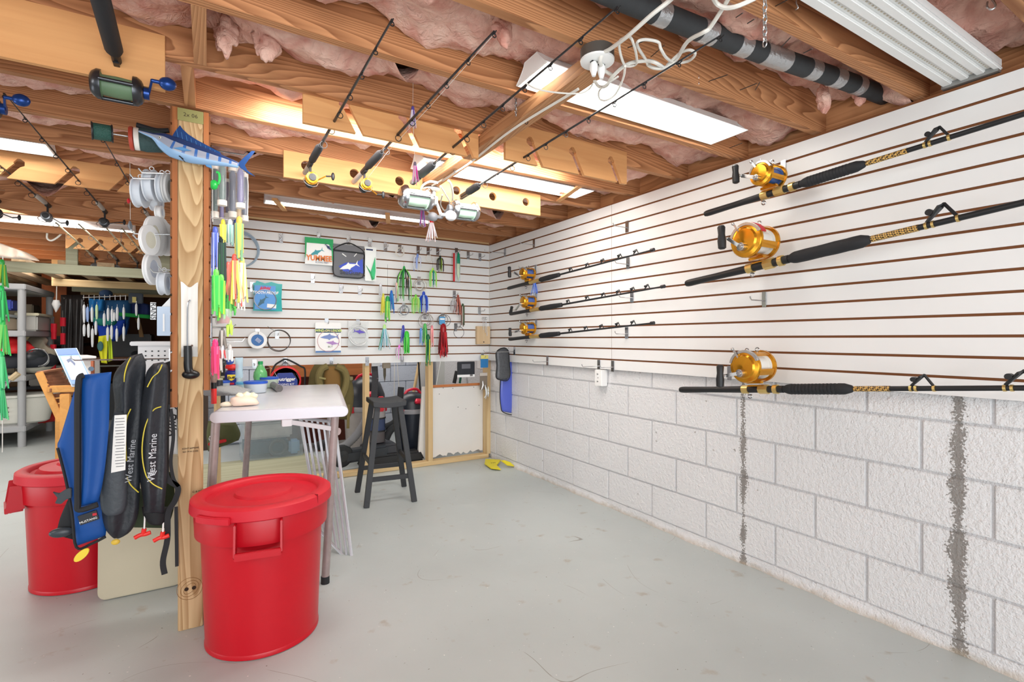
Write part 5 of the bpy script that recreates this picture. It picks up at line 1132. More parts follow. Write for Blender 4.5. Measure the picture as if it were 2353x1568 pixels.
L('blue and white streamer lure hanging between the small rod reels', 1228, 648, 676, [(40, 90, 220), (80, 130, 230), (210, 226, 250)], n=22, spread=.5, wid=.003, Y=3.55)
def tangle(label, x, y, r, n, cols, tag_=None, thick=.0014):
    T = thing('leader_ring', label, 'leader', P(x, y, Y=YB-.08)); r_ = random.Random(x); c = P(x, y, Y=YB-.08)
    for i in range(n):
        m = MB(); m.ring(c+Vector((r_.uniform(-.012, .012), r_.uniform(-.02, .02), r_.uniform(-.012, .012))), (r_.uniform(-.5, .5), 1, r_.uniform(-.4, .4)), r*r_.uniform(.8, 1.1), thick, 26, 5); m.build('loop', mat(cols[i % len(cols)], .35), T, smooth=True, world=True)
    return T
tangle('white leader ring hanging at the top of the back slatwall', 918, 580, .045, 2, [(222, 216, 206)], thick=.003)
tangle('small leader loop above the yellow and teal lure', 985, 592, .035, 1, [(222, 216, 206)], thick=.003)
tangle('tangled leader loops above the lime and blue lures', 964, 655, .05, 6, [(190, 170, 150), (220, 220, 220), (120, 110, 100)])
tangle('grey leader loops above the bright green lure', 927, 716, .045, 6, [(120, 124, 130), (200, 200, 200), (60, 90, 120)])
tangle('tangled leader loops above the multicoloured bunch', 978, 736, .06, 8, [(150, 130, 120), (200, 196, 190), (90, 84, 80)])
tangle('two dark leader rings over the big red lure', 1018, 737, .055, 2, [(90, 90, 90), (60, 60, 64)], thick=.0025)
T, c, W, H = card('leader_tag', 'small blue and white tag on the dark leader rings', 'tag', 1009, 728, 1022, 746, YB-.12, mat((80, 150, 200), .3)); rect(T, 'stripe', c, 0, H*.2, W*.8, H*.2, PRW, .003)
T = thing('wire_snare', 'round steel wire snare with a square handle near the corner', 'snare', P(1054, 748, Y=YB-.07)); c = P(1054, 764, Y=YB-.07)
m = MB(); m.ring(c, (0, 1, 0), .052, .0022, 32, 6); m.build('ring', DSTEEL, T, smooth=True, world=True)
m = MB(); m.tube([c+Vector((-.016, 0, .05)), c+Vector((-.016, 0, .085)), c+Vector((.016, 0, .085)), c+Vector((.016, 0, .05))], .002, 6); m.build('handle', DSTEEL, T, world=True)
# ---- blue fin bag and black mask pouch on the right wall
def garment(T, name, Lp, Rp, mt, th, Y=None, D=None, X=None, nu=10, k=5, fold=0, ff=3, smooth=True, label=None):
    Lq = spline([P(x, y, Y=Y, D=D, X=X) for x, y in Lp], k); Rq = spline([P(x, y, Y=Y, D=D, X=X) for x, y in Rp], k); n = min(len(Lq), len(Rq))-1
    nrm = Vector((0, 1, 0)) if Y is not None else Vector((1, 0, 0)) if X is not None else Vector((.5135, .858, 0))
    def f(u, v):
        i = min(int(v*n), n-1); t = v*n-i; a = Lq[i].lerp(Lq[i+1], t); b_ = Rq[i].lerp(Rq[i+1], t); p = a.lerp(b_, u)
        if fold: p = p+nrm*fold*math.sin(u*ff*math.pi+v*2.1)*math.sin(math.pi*v)**.5
        return p, nrm
    m = MB(); m.pillow(f, nu, n, lambda u, v: .004+th*math.sin(math.pi*u)**.5*min(1, math.sin(math.pi*v)*2.2)**.5)
    return m.build(name, mt, T, smooth='all' if smooth else False, world=True, label=label)
YG = 4.05
T = thing('fin_bag', 'long blue see-through bag hanging on the right wall under the small rods', 'bag', P(1170, 805, Y=YG))
garment(T, 'blue_cloth', [(1168, 801), (1180, 830), (1183, 880), (1176, 940), (1174, 951)], [(1180, 801), (1191, 830), (1195, 880), (1187, 935), (1181, 953)], mat((32, 84, 186), .6), .03, Y=YG)
garment(T, 'clear_window', [(1158, 806), (1150, 860), (1148, 905), (1150, 930), (1154, 946)], [(1172, 803), (1182, 850), (1184, 890), (1180, 925), (1176, 950)], mat((88, 104, 200), .15, alpha=.92), .03, Y=YG-.02)
m = MB(); m.tube(spline([P(x, y, Y=YG-.03) for x, y in ((1150, 860), (1148, 905), (1150, 932), (1155, 947), (1180, 953), (1188, 930), (1195, 880), (1191, 830), (1182, 806), (1168, 800))], 5), .004, 6); m.build('binding', BLACK, T, smooth=True, world=True)
m = MB(); m.tube(spline([P(x, y, Y=YG-.035) for x, y in ((1172, 806), (1182, 845), (1185, 890), (1180, 925), (1176, 950))], 5), .003, 6); m.build('seam', BLACK, T, smooth=True, world=True)
T = thing('mesh_pouch', 'small black mesh pouch hanging in front of the blue bag', 'bag', P(1155, 802, Y=YG-.08))
garment(T, 'mesh', [(1146, 802), (1139, 812), (1141, 840), (1140, 868), (1146, 874)], [(1160, 800), (1168, 808), (1171, 835), (1171, 862), (1164, 874)], mat((74, 76, 80), .3, noise=.5, nscale=60), .03, Y=YG-.08)
m = MB(); m.tube(spline([P(x, y, Y=YG-.1) for x, y in ((1150, 801), (1139, 812), (1141, 840), (1139, 866), (1147, 873), (1165, 875), (1172, 860), (1170, 835), (1168, 808), (1160, 800), (1151, 801))], 4)[:-1], .004, 6, True); m.build('binding', BLACK, T, smooth=True, world=True)
hook('hook holding the blue bag on the right wall', P(1182, 800, X=XS-.001), NR, .3)
# ---- vests and straps hanging at the left side of the post
BV = mat((6, 74, 150), .55, bump=.15, bscale=30); KV = mat((38, 42, 48), .5, bump=.3, bscale=50); KV2 = mat((22, 23, 26), .7); KG = mat((64, 70, 76), .5, bump=.2, bscale=60); YP_ = mat((214, 196, 60), .5)
T = thing('life_vest', 'blue inflatable life vest with black edging hanging leftmost', 'life vest', P(220, 860, Y=2.34), group='life vests on the post')
garment(T, 'rear_panel', [(170, 900), (140, 1000), (132, 1030), (150, 1100), (165, 1180), (175, 1255)], [(182, 900), (200, 960), (225, 1040), (240, 1130), (245, 1200), (242, 1232)], BV, .03, Y=2.42)
garment(T, 'front_panel', [(187, 862), (182, 900), (182, 980), (184, 1060), (184, 1130), (182, 1165)], [(256, 855), (252, 900), (250, 980), (243, 1060), (234, 1120), (224, 1155)], BV, .045, Y=2.34, fold=.006)
m = MB(); m.tube(spline([P(x, y, Y=2.325) for x, y in ((192, 863), (181, 872), (178, 930), (178, 1000), (178, 1080), (178, 1150), (182, 1172), (224, 1160))], 5), .010, 7); m.build('edging', BLACKM, T, smooth=True, world=True)
m = MB(); m.tube(spline([P(x, y, Y=2.40) for x, y in ((132, 1030), (150, 1100), (165, 1180), (175, 1258), (210, 1250), (242, 1234))], 5), .005, 6); m.build('edging', BLACKM, T, smooth=True, world=True)
a = P(203, 1190, Y=2.385); m = MB(); m.box(a, (.055, .006, .035), 0, 0, -.25); m.build('maker_label', mat((32, 34, 40), .5), T, world=True); text('MUSTANG', .011, basis(a+Vector((0, -.004, -.009)), (1, 0, .25), (-.25, 0, 1)), PRW, T); m = MB(); m.box(a+Vector((.018, -.004, .01)), (.012, .002, .009)); m.build('logo', RED, T, world=True)
# buckles and strap
m = MB(); m.prism([(-.03, .012), (-.012, .003), (.012, .02), (.022, .018), (.022, -.018), (.006, -.022), (-.006, -.036), (-.024, -.03), (-.016, -.012)], P(146, 1135, Y=2.4), (1, 0, 0), (0, 0, 1), .012); m.build('buckle', mat((52, 58, 64), .4), T, world=True, bevel=.002)
garment(T, 'belt', [(155, 1150), (138, 1190), (128, 1230)], [(166, 1150), (168, 1190), (168, 1240)], BLACKM, .012, Y=2.44)
m = MB(); m.sph(P(140, 1224, Y=2.42), (.035, .014, .018), 14, 8); m.build('buckle', mat((58, 64, 70), .35), T, smooth=True, world=True)
m = MB(); m.lathe([(.026, -.004), (.028, 0), (.026, .004)], P(187, 1276, Y=2.36), (0, 1, 0), 18, sy=.5); m.build('pull_tab', mat((236, 208, 60), .4), T, smooth=True, world=True)
def kvest(label, Lp, Rp, Y, pipe1, pipe2, Yd=.0):
    T = thing('life_vest', label, 'life vest', P(Lp[0][0], Lp[0][1], Y=Y), group='life vests on the post')
    garment(T, 'shell', Lp, Rp, KV, .075, Y=Y, fold=.012, nu=14)
    for pp in pipe1: m = MB(); m.tube(spline([P(x, y, Y=Y-.046) for x, y in pp], 5), .0022, 5); m.build('yellow_piping', YP_, T, smooth=True, world=True)
    return T
T = kvest('black life vest with a white printed label, next to the blue one', [(300, 818), (268, 850), (258, 880), (262, 940), (245, 1010), (232, 1090), (228, 1170), (240, 1215), (262, 1236)], [(326, 812), (335, 840), (330, 900), (326, 960), (322, 1030), (322, 1100), (318, 1180), (300, 1220), (270, 1238)], 2.42,
          [[(300, 822), (292, 838), (286, 860), (285, 878)], [(300, 940), (290, 965), (288, 1010), (290, 1060)], [(290, 1095), (300, 1115), (318, 1132)]], None)
garment(T, 'front_flap', [(262, 948), (240, 1030), (230, 1120), (232, 1170), (246, 1186)], [(288, 948), (286, 1030), (292, 1100), (288, 1170), (262, 1186)], KG, .03, Y=2.375)
a, b_ = P(259, 961, Y=2.345), P(285, 1078, Y=2.345); c = (a+b_)/2
m = MB(); m.prism([(-.022, -.105), (.020, -.10), (.024, .105), (-.012, .105)], c, (1, 0, 0), (0, 0, 1), .003); m.build('printed_label', mat((236, 236, 232), .6), T, world=True)
for i in range(17):
    m = MB(); m.box((c.x+.004, 2.3425, c.z+.092-.011*i), (.026+.004*math.sin(i*2.3), .001, .0022)); m.build('print_line', mat((120, 120, 122), .8), T, world=True)
text('West Marine', .030, basis(P(300, 1060, Y=2.352), (.08, 0, 1), (-1, 0, .08)), mat((150, 154, 160), .5), T, align='CENTER')
T = kvest('black life vest with curved yellow piping, nearest the post', [(352, 836), (336, 856), (330, 890), (320, 950), (316, 1020), (318, 1090), (326, 1140), (330, 1180)], [(374, 832), (386, 845), (386, 900), (384, 960), (384, 1030), (384, 1090), (380, 1140), (376, 1180)], 2.40,
          [[(372, 838), (364, 855), (350, 868), (338, 890)], [(370, 935), (350, 945), (332, 985), (326, 1040), (334, 1090), (350, 1112), (372, 1124)]], None)
text('West Marine', .034, basis(P(350, 1052, Y=2.348), (.04, 0, 1), (-1, 0, .04)), mat((200, 202, 206), .5), T)
for i in range(4): m = MB(); a = P(349, 1088, Y=2.348); m.bar(a+Vector((-.012+.006*i, 0, -.008)), a+Vector((-.004+.006*i, 0, .008)), .003, .001, up=(0, 1, 0)); m.build('logo_bar', mat((200, 202, 206), .5), T, world=True)
garment(T, 'lower_pouch', [(325, 1165), (330, 1190), (345, 1206)], [(384, 1165), (384, 1190), (376, 1206)], KV2, .05, Y=2.42)
garment(T, 'shoulder_loop', [(376, 835), (374, 900), (376, 1000), (380, 1100)], [(390, 830), (392, 900), (388, 1000), (388, 1100)], KV2, .02, Y=2.44)
def cross(label, x, y):
    T = thing('rip_toggle', label, 'pull handle', P(x, y-20, Y=2.4)); q = P(x, y, Y=2.39)
    m = MB(); m.tube(spline([q+Vector((-.026, 0, -.008)), q+Vector((-.008, 0, .0)), q+Vector((.008, 0, .0)), q+Vector((.024, 0, .004))], 4), .008, 8); m.tube([q, q+Vector((.004, 0, .022))], .008, 8); m.build('handle', mat((226, 44, 36), .4), T, smooth=True, world=True)
    m = MB(); m.tube([q+Vector((.004, 0, .02)), q+Vector((.004, .03, .08))], .003, 6); m.build('cord', PRW, T, world=True)
cross('red pull handle dangling under the black vest with the white label', 328, 1229); cross('red pull handle dangling nearest the wooden post', 371, 1236)
T = thing('inflator_toggle', 'yellow pull tab hanging under the black vest', 'pull tab', P(265, 1240, Y=2.42)); m = MB(); m.sph(P(265, 1246, Y=2.42), (.014, .006, .011)); m.build('tab', mat((226, 190, 70), .5), T, smooth=True, world=True)
T = thing('hanging_straps', 'long black webbing straps hanging in front of the post', 'straps', P(392, 900, Y=2.4))
for pts, w_ in (([(384, 930), (378, 1000), (376, 1050), (384, 1100), (408, 1120), (402, 1150), (386, 1180), (384, 1240), (374, 1290), (378, 1320)], .010), ([(392, 940), (398, 1000), (392, 1060), (398, 1100), (410, 1118)], .006), ([(404, 1165), (405, 1230), (406, 1302)], .006)):
    q = spline([P(x, y, Y=2.405) for x, y in pts], 5); m = MB()
    for i in range(len(q)-1): pass
    V = []; Fc = []
    for i, p in enumerate(q):
        t = (q[min(i+1, len(q)-1)]-q[max(i-1, 0)]).normalized(); s_ = Vector((t.z, 0, -t.x))*w_
        V += [p-s_+Vector((0, -.0015, 0)), p+s_+Vector((0, -.0015, 0)), p+s_+Vector((0, .0015, 0)), p-s_+Vector((0, .0015, 0))]
        if i: b0 = 4*(i-1); Fc += [(b0+j, b0+(j+1) % 4, b0+4+(j+1) % 4, b0+4+j) for j in range(4)]
    m.add(V, Fc+[(3, 2, 1, 0), tuple(len(V)-4+j for j in range(4))]); m.build('strap', BLACKM, T, world=True)
T = thing('olive_bag', 'dark olive bag behind the lower edge of the black vests', 'bag', P(320, 1150, Y=2.55)); garment(T, 'cloth', [(275, 1150), (272, 1190), (290, 1212)], [(398, 1080), (400, 1160), (385, 1214)], mat((58, 70, 48), .8), .05, Y=2.56)
hook('long hook carrying the life vests left of the post', (-.136, 2.5, 1.13), (-1, 0, 0), .30, h=.07)
# ================================================================ TABLE TOP CLUTTER
ZT = .8585
def tp(x, y, z=0): return P(x, y, Z=ZT+z)
def lump(T, name, c, r, mt, amp=.3, sc=8, n=24, m_=14, seed=0, squash=True):
    m = MB(); m.sph((0, 0, 0), r, n, m_)
    for i, v in enumerate(m.v):
        k = 1+amp*mn.noise(Vector((v.x*sc+seed, v.y*sc, v.z*sc*1.5)))+amp*.4*mn.noise(v*sc*3)
        v = v*k
        if squash and v.z < -r[2]*.55: v.z = -r[2]*.55
        m.v[i] = v+Vector(c)
    return m.build(name, mt, T, smooth='all', world=True)
T = thing('cloth_rag', 'crumpled grey rag lying on the left side of the table', 'rag', tp(525, 915)); c = tp(527, 908)
lump(T, 'cloth', c+Vector((.01, .02, .018)), (.125, .06, .036), mat((168, 170, 170), .9, bump=.4, bscale=120), .5, 14)
T = thing('conch_shell', 'pale pink conch shell with ruffled lip at the front of the table', 'shell', tp(560, 938)); c = tp(560, 932)
lump(T, 'shell', c+Vector((0, 0, .018)), (.066, .036, .030), mat((238, 210, 192), .4), .25, 22, seed=3)
for i in range(3): lump(T, 'ruffle', c+Vector((-.014+.026*i, .006, .046+.004*(i % 2))), (.021, .017, .015), mat((240, 230, 200), .45), .5, 50, 12, 8, seed=i, squash=False)
T = thing('small_soap', 'small cream block in front of the rag on the table', 'block', tp(520, 938)); c = tp(520, 934); lump(T, 'block', c+Vector((0, 0, .008)), (.03, .018, .014), mat((236, 222, 200), .5), .1, 20)
T = thing('marker_tube', 'red tube with a black cap standing at the left table edge', 'tube', tp(491, 928)); c = tp(491, 928)
m = MB(); m.cyl(c, c+Vector((0, 0, .075)), .0125, n=16); m.build('tube', mat((214, 44, 40), .4), T, smooth=True, world=True); m = MB(); m.cyl(c+Vector((0, 0, .075)), c+Vector((0, 0, .105)), .0122, n=16); m.build('cap', BLACK, T, smooth=True, world=True)
m = MB(); m.lathe([(.012, .105), (.016, .13), (.010, .15), (.014, .165), (0, .17)], c, (0, 0, 1), 12); m.build('clear_top', mat((150, 120, 110), .3, alpha=.8), T, smooth=True, world=True)
T = thing('lubricant_can', 'blue can with a yellow shield label and red cap on the table', 'can', tp(533, 893)); c = tp(533, 893)
m = MB(); m.lathe([(.041, 0), (.042, .004), (.042, .105), (.040, .11), (.030, .118)], c, n=28); m.build('can', mat((30, 40, 128), .3), T, smooth=True, world=True)
m = MB(); m.lathe([(.026, .116), (.026, .126), (.040, .13), (.040, .144), (.033, .156), (.012, .158), (0, .158)], c, n=24); m.build('cap', mat((222, 36, 34), .4), T, smooth=True, world=True)
q = c+Vector((-.002, -.0425, .066)); Fm = lambda dx, dz, dy=0: basis(q+Vector((dx, dy, dz)), (1, .05, 0), (0, 0, 1))
m = MB(); m.prism([(-.028, .022), (.020, .022), (.018, -.004), (-.004, -.018), (-.026, -.004)], q+Vector((0, .003, .004)), (1, 0, 0), (0, 0, 1), .008); m.build('yellow_shield', mat((246, 214, 40), .35), T, world=True)
text('D-40', .022, Fm(-.002, .006, -.002), BLACK, T, bold=.0012); m = MB(); m.prism([(-.026, -.008), (.012, -.008), (.012, .004), (-.026, .004)], q+Vector((0, .003, -.03)), (1, 0, 0), (0, 0, 1), .008); m.build('red_band', RED, T, world=True)
def tub(label, x, y, r, h, lidc=(36, 84, 190), body=(206, 216, 226)):
    T = thing('plastic_tub', label, 'tub', tp(x, y)); c = tp(x, y)
    m = MB(); m.lathe([(r*.88, 0), (r*.92, .003), (r, h-.012)], c, n=28); m.build('tub', mat(body, .2, alpha=.85), T, smooth=True, world=True)
    m = MB(); m.lathe([(r*1.03, h-.014), (r*1.05, h-.004), (r*1.0, h), (r*.9, h), (r*.88, h-.002), (0, h-.002)], c, n=28); m.build('lid', mat(lidc, .35), T, smooth=True, world=True)
    m = MB(); m.lathe([(r*.86, .004), (r*.9, h*.5), (0, h*.55)], c, n=20); m.build('contents', mat((232, 232, 226), .7, noise=.15, nscale=60), T, smooth=True, world=True); return T
tub('round tub with a blue lid at the middle of the table', 587, 902, .064, .068); tub('small round tub with a blue lid behind the bigger one', 618, 890, .056, .068, body=(196, 214, 196)); tub('small pale tub with a light blue lid right of the blue can', 560, 896, .046, .05, (90, 170, 214), (196, 224, 230)); tub('low tub behind the marker tube at the left of the table', 513, 897, .036, .06)
T = thing('green_bottle', 'green soda bottle with a green cap standing at the back of the table', 'bottle', tp(598, 890)); c = tp(598, 890); GB = mat((112, 196, 120), .12, alpha=.82)
m = MB(); m.lathe([(.036, 0), (.042, .006), (.042, .03), (.039, .05), (.043, .07), (.040, .10), (.022, .135), (.0135, .148), (.0135, .158)], c, n=24); m.build('bottle', GB, T, smooth=True, world=True)
m = MB(); m.cyl(c+Vector((0, 0, .152)), c+Vector((0, 0, .172)), .0155, n=18); m.build('cap', mat((20, 150, 80), .4), T, smooth=True, world=True)
T = thing('small_flashlight', 'short grey cylinder lying tilted at the back of the table with a thin wire', 'flashlight', tp(636, 893)); a = tp(627, 884, .02); b_ = tp(640, 893, .018)
m = MB(); m.cyl(a+(a-b_)*.6, b_, .020, n=20); m.build('barrel', mat((128, 124, 124), .4, .3), T, smooth=True, world=True); m = MB(); d_ = (b_-a).normalized(); m.lathe([(.020, 0), (.022, .003), (.022, .012), (.014, .013), (0, .010)], b_, d_, 20); m.build('end_cap', mat((92, 88, 88), .4, .3), T, smooth=True, world=True)
m = MB(); m.tube(spline([tp(606, 850, .06), tp(622, 846, .08), tp(634, 862, .06), tp(640, 880, .04)], 6), .0014, 5); m.build('wire', WIRE, T, smooth=True, world=True)
for i, (x, y, col, lb) in enumerate(((514, 893, (96, 98, 60), 'olive jar with hooks behind the red and black marker tube'), (503, 900, (60, 62, 66), 'dark small jar at the far left of the table'), (548, 893, (206, 224, 228), 'clear upright tackle tube behind the blue can'))):
    T = thing('small_jar', lb, 'jar', tp(x, y)); c = tp(x, y); m = MB(); m.lathe([(.02, 0), (.021, .06+.05*(i == 2)), (.018, .07+.05*(i == 2))], c, n=16); m.build('jar', mat(col, .25, alpha=.85), T, smooth=True, world=True); m = MB(); m.cyl(c+Vector((0, 0, .07+.05*(i == 2))), c+Vector((0, 0, .08+.05*(i == 2))), .02, n=16); m.build('lid', mat((190, 186, 150) if i < 2 else (200, 210, 214), .4), T, smooth=True, world=True)
# ---- net bag with red outrigger kit, hung on the back slatwall
T = thing('net_bag', 'black net bag holding a red outrigger rigging kit behind the table', 'bag', P(655, 825, Y=YB-.08)); Yn = YB-.09
m = MB(); m.tube(spline([P(x, y, Y=Yn) for x, y in ((622, 890), (622, 866), (630, 842), (642, 832), (656, 826), (672, 832), (690, 842), (700, 850), (700, 885))], 5), .007, 7); m.build('binding', BLACK, T, smooth=True, world=True)
for i in range(11):
    x0 = 624+i*6.6; m = MB(); m.tube([P(655, 830, Y=Yn-.01), P(640+i*3.2, 845, Y=Yn-.02), P(x0, 875, Y=Yn-.04)], .0018, 4); m.build('net_cord', mat((80, 80, 84), .6), T, world=True)
c = P(655, 872, Y=Yn-.01); m = MB(); m.lathe([(.10, -.02), (.115, -.012), (.115, .012), (.10, .02), (.07, .02), (.07, -.02), (.10, -.02)], c+Vector((0, 0, -.01)), (0, 1, 0), 30); m.build('red_hose_coil', mat((214, 44, 44), .4), T, smooth=True, world=True)
q = P(655, 872, Y=Yn-.045); m = MB(); m.prism([(-.088, -.06), (.088, -.06), (.088, -.01), (.05, .05), (-.05, .05), (-.088, -.01)], q, (1, 0, 0), (0, 0, 1), .006); m.build('header_card', mat((34, 56, 140), .35), T, world=True)
text('Outrigger', .036, basis(q+Vector((0, -.005, 0)), (1, 0, 0), (0, 0, 1)), PRW, T, bold=.001); text('RIGGING KIT', .022, basis(q+Vector((0, -.005, -.04)), (1, 0, 0), (0, 0, 1)), PRW, T)
# ================================================================ OLIVE BACKPACK AND THE REAR BAY
OL = mat((116, 104, 62), .85, bump=.3, bscale=80); OL2 = mat((98, 88, 50), .9); OL3 = mat((124, 92, 44), .8)
T = thing('backpack', 'olive army backpack hanging by its straps side out under the back slatwall', 'backpack', P(757, 840, Y=YB-.1)); Yb = YB-.16
garment(T, 'body', [(722, 838), (712, 858), (708, 885), (704, 930), (712, 960)], [(790, 838), (806, 870), (812, 905), (808, 945), (800, 965)], OL2, .16, Y=Yb+.05, fold=.008)
garment(T, 'back_panel', [(748, 842), (744, 870), (748, 910), (755, 935)], [(775, 842), (782, 868), (780, 905), (772, 935)], OL3, .04, Y=Yb-.04)
for pts in ([(752, 842), (738, 850), (732, 872), (742, 905), (757, 930)], [(772, 842), (790, 852), (796, 872), (790, 900), (778, 925)]):
    q = [P(x, y, Y=Yb-.07) for x, y in pts]; m = MB(); sp_ = spline(q, 6); m.tube(sp_, [.026]*len(sp_), 8); o = m.build('shoulder_strap', OL, T, smooth=True, world=True)
for y in (868, 884, 900): 
    m = MB(); m.bar(P(733, y, Y=Yb-.098), P(748, y+3, Y=Yb-.098), .004, .014, up=(0, 0, 1)); m.build('webbing', mat((140, 132, 84), .8), T, world=True)
m = MB(); m.box(P(806, 870, Y=Yb-.02), (.03, .02, .03)); m.build('buckle', mat((120, 112, 76), .6), T, world=True, bevel=.003)
m = MB(); m.bar(P(801, 930, Y=Yb-.03), P(799, 985, Y=Yb-.03), .022, .004, up=(0, 1, 0)); m.build('loose_strap', OL, T, world=True)
T = thing('green_bag', 'olive bag with red trim on the floor behind the left table legs', 'bag', P(510, 1035, Y=4.25)); garment(T, 'bag', [(478, 968), (474, 1000), (478, 1038)], [(540, 968), (552, 995), (548, 1012)], mat((82, 86, 52), .85), .16, Y=4.2)
m = MB(); m.bar(P(478, 1022, Y=4.1), P(520, 1012, Y=4.1), .03, .02); m.build('red_trim', mat((190, 30, 34), .5), T, world=True, bevel=.004)
m = MB(); m.ring(P(487, 1008, Y=4.09), (0, 1, 0), .018, .004); m.build('ring', CHROME, T, smooth=True, world=True)
T = thing('bag_strap', 'dark strap holding the olive and red bag up against the wall', 'strap', P(512, 960, Y=4.2)); m = MB(); m.bar(P(512, 975, Y=4.2), P(512, 838, Y=4.36), .03, .006, up=(0, 1, 0)); m.build('strap', BLACKM, T, world=True)
# workbench behind the wall
T = thing('workbench', 'orange-brown wooden workbench in the room behind the stud wall', 'workbench', P(780, 1000, Y=5.9)); OW = wood('bench_wood', (206, 130, 74), (160, 92, 50), 'X', 8, contrast=.35); DW = mat((96, 46, 34), .8)
a = P(620, 843, Y=5.55); b_ = P(852, 843, Y=5.55)
m = MB(); m.box(((a.x+b_.x)/2, 5.85, a.z+.01), (b_.x-a.x, .6, .03)); m.build('top', OW, T, world=True)
m = MB(); m.box(((a.x+b_.x)/2, 5.555, a.z-.055), (b_.x-a.x, .025, .115)); m.build('apron', OW, T, world=True)
m = MB(); m.box(((a.x+b_.x)/2, 6.1, .45), (b_.x-a.x, .04, .9)); m.build('back_panel', DW, T, world=True)
for x in (a.x+.05, b_.x-.05, (a.x+b_.x)/2): m = MB(); m.box((x, 5.62, .45), (.08, .08, .9)); m.build('leg', DW, T, world=True)
tag(MB().box(P(812, 836, Y=5.6)+Vector((0, .05, .03)), (.3, .2, .07)).build('red_toolbox', RED, None, bevel=.006), 'flat red toolbox on the workbench, just showing under the slatwall', 'toolbox')
def vac(label, cx, ytop, ybot, Y, r, drum, dome=(34, 40, 48), redp=True):
    t = P(cx, ytop, Y=Y); b0 = P(cx, ybot, Y=Y); T = thing('shop_vacuum', label, 'shop vacuum', (t.x, Y, 0)); c = Vector((t.x, Y, 0)); zt = t.z; zd = b0.z
    m = MB(); m.lathe([(r*.86, .06), (r*.9, .09), (r, zd-.03)], c, n=28); m.build('drum', drum, T, smooth=True, world=True)
    m = MB(); m.lathe([(r*1.03, zd-.04), (r*1.05, zd-.03), (r*1.05, zd), (r, zd+.006)], c, n=28); m.build('band', mat((150, 150, 154), .4), T, smooth=True, world=True)
    m = MB(); m.lathe([(r, zd), (r*.96, zd+(zt-zd)*.4), (r*.75, zd+(zt-zd)*.8), (r*.4, zt), (0, zt+.005)], c, n=28, sx=1); m.build('motor_head', mat(dome, .35), T, smooth=True, world=True)
    m = MB(); m.lathe([(.0, 0), (r*.35, .004), (r*.42, .02), (r*.3, .05), (0, .055)], c+Vector((.02, -r*.98, zd+(zt-zd)*.35)), (0, .35, 1), 20, sy=.5); m.build('red_vent', mat((216, 40, 66), .35), T, smooth=True, world=True)
    m = MB(); m.tube(spline([c+Vector((-r*.5, -.02, zt-.05)), c+Vector((-r*.3, -.02, zt+.02)), c+Vector((r*.3, -.02, zt+.03)), c+Vector((r*.6, -.02, zt-.04))], 5), .014, 8); m.build('carry_handle', mat((216, 40, 66), .35), T, smooth=True, world=True)
    for sx in (-1, 1): m = MB(); m.box(c+Vector((sx*r*.8, -r*.7, zd-.02)), (.035, .03, .06)); m.build('latch', RED, T, world=True, bevel=.004)
    for a in range(4): m = MB(); m.sph(c+Vector((math.cos(a*1.57+.7)*r*.8, math.sin(a*1.57+.7)*r*.8, .035)), .035, 10, 8); m.build('caster', BLACK, T, smooth=True, world=True)
    return T
vac('black and red shop vacuum with a grey drum in the rear room', 838, 868, 932, 5.1, .20, mat((150, 146, 144), .3, noise=.3, nscale=9))
vac('black and red shop vacuum with a dark navy drum, right of the stool', 945, 902, 938, 4.95, .17, mat((26, 32, 44), .35))
# clear canister vacuum seen between the stool legs
T = thing('upright_vacuum', 'upright vacuum with clear canister and black hoses seen through the stool', 'vacuum cleaner', P(870, 1050, Y=4.75)); c = P(866, 1015, Y=4.75)
for i, (z0, z1, col, al) in enumerate(((.0, .10, (90, 86, 88), .9), (.11, .22, (60, 74, 110), .85), (.23, .33, (180, 176, 176), .7))): m = MB(); m.cyl(c+Vector((0, 0, z0)), c+Vector((0, 0, z1)), .075, n=22); m.build('canister', mat(col, .2, alpha=al), T, smooth=True, world=True); m = MB(); m.cyl(c+Vector((0, 0, z1)), c+Vector((0, 0, z1+.012)), .08, n=22); m.build('canister_ring', BLACK, T, smooth=True, world=True)
m = MB(); m.box(c+Vector((.02, -.06, .36)), (.05, .05, .14)); m.build('red_clip', RED, T, world=True, bevel=.008)
m = MB(); m.tube(spline([c+Vector((.06, 0, .36)), c+Vector((.16, -.02, .34)), c+Vector((.22, -.02, .18)), c+Vector((.12, -.03, .10)), c+Vector((.08, -.02, .02))], 8), .034, 12); m.build('hose', RUBBER, T, smooth=True, world=True)
m = MB(); m.tube(spline([c+Vector((.09, .05, .12)), c+Vector((.2, .02, .2)), c+Vector((.24, .02, .5))], 8), .03, 12); m.build('hose', RUBBER, T, smooth=True, world=True)
m = MB(); m.box((c.x+.02, c.y, .13), (.36, .3, .14), tp=.8); m.build('floor_head', mat((44, 46, 52), .4), T, world=True, bevel=.02)
m = MB(); m.box((c.x+.1, c.y-.12, .07), (.62, .16, .1), tp=.85); m.build('base', BLACK, T, world=True, bevel=.02)
T = thing('wheeled_base', 'black wheeled base with a ribbed grey hose behind the aluminium rack', 'vacuum cleaner', P(790, 1075, Y=4.62)); c = P(784, 1048, Y=4.6)
for dx in (0, .0):
    pass
m = MB(); m.lathe([(.04, -.03), (.088, -.03), (.10, -.02), (.10, .02), (.088, .03), (.04, .03)], c, (.25, -1, 0), 30); w_ = m.build('wheel', mat((40, 44, 48), .6), T, smooth=True, world=True)
m = MB(); m.lathe([(.05, .0), (.05, .034), (.012, .036), (.012, .042), (0, .042)], c, (.25, -1, 0), 20); m.build('hub', mat((56, 60, 64), .5), T, smooth=True, world=True)
m = MB(); m.bar(c+Vector((.02, .05, -.02)), c+Vector((.42, .05, .0)), .14, .11); m.build('chassis', mat((46, 52, 58), .5), T, world=True, bevel=.02)
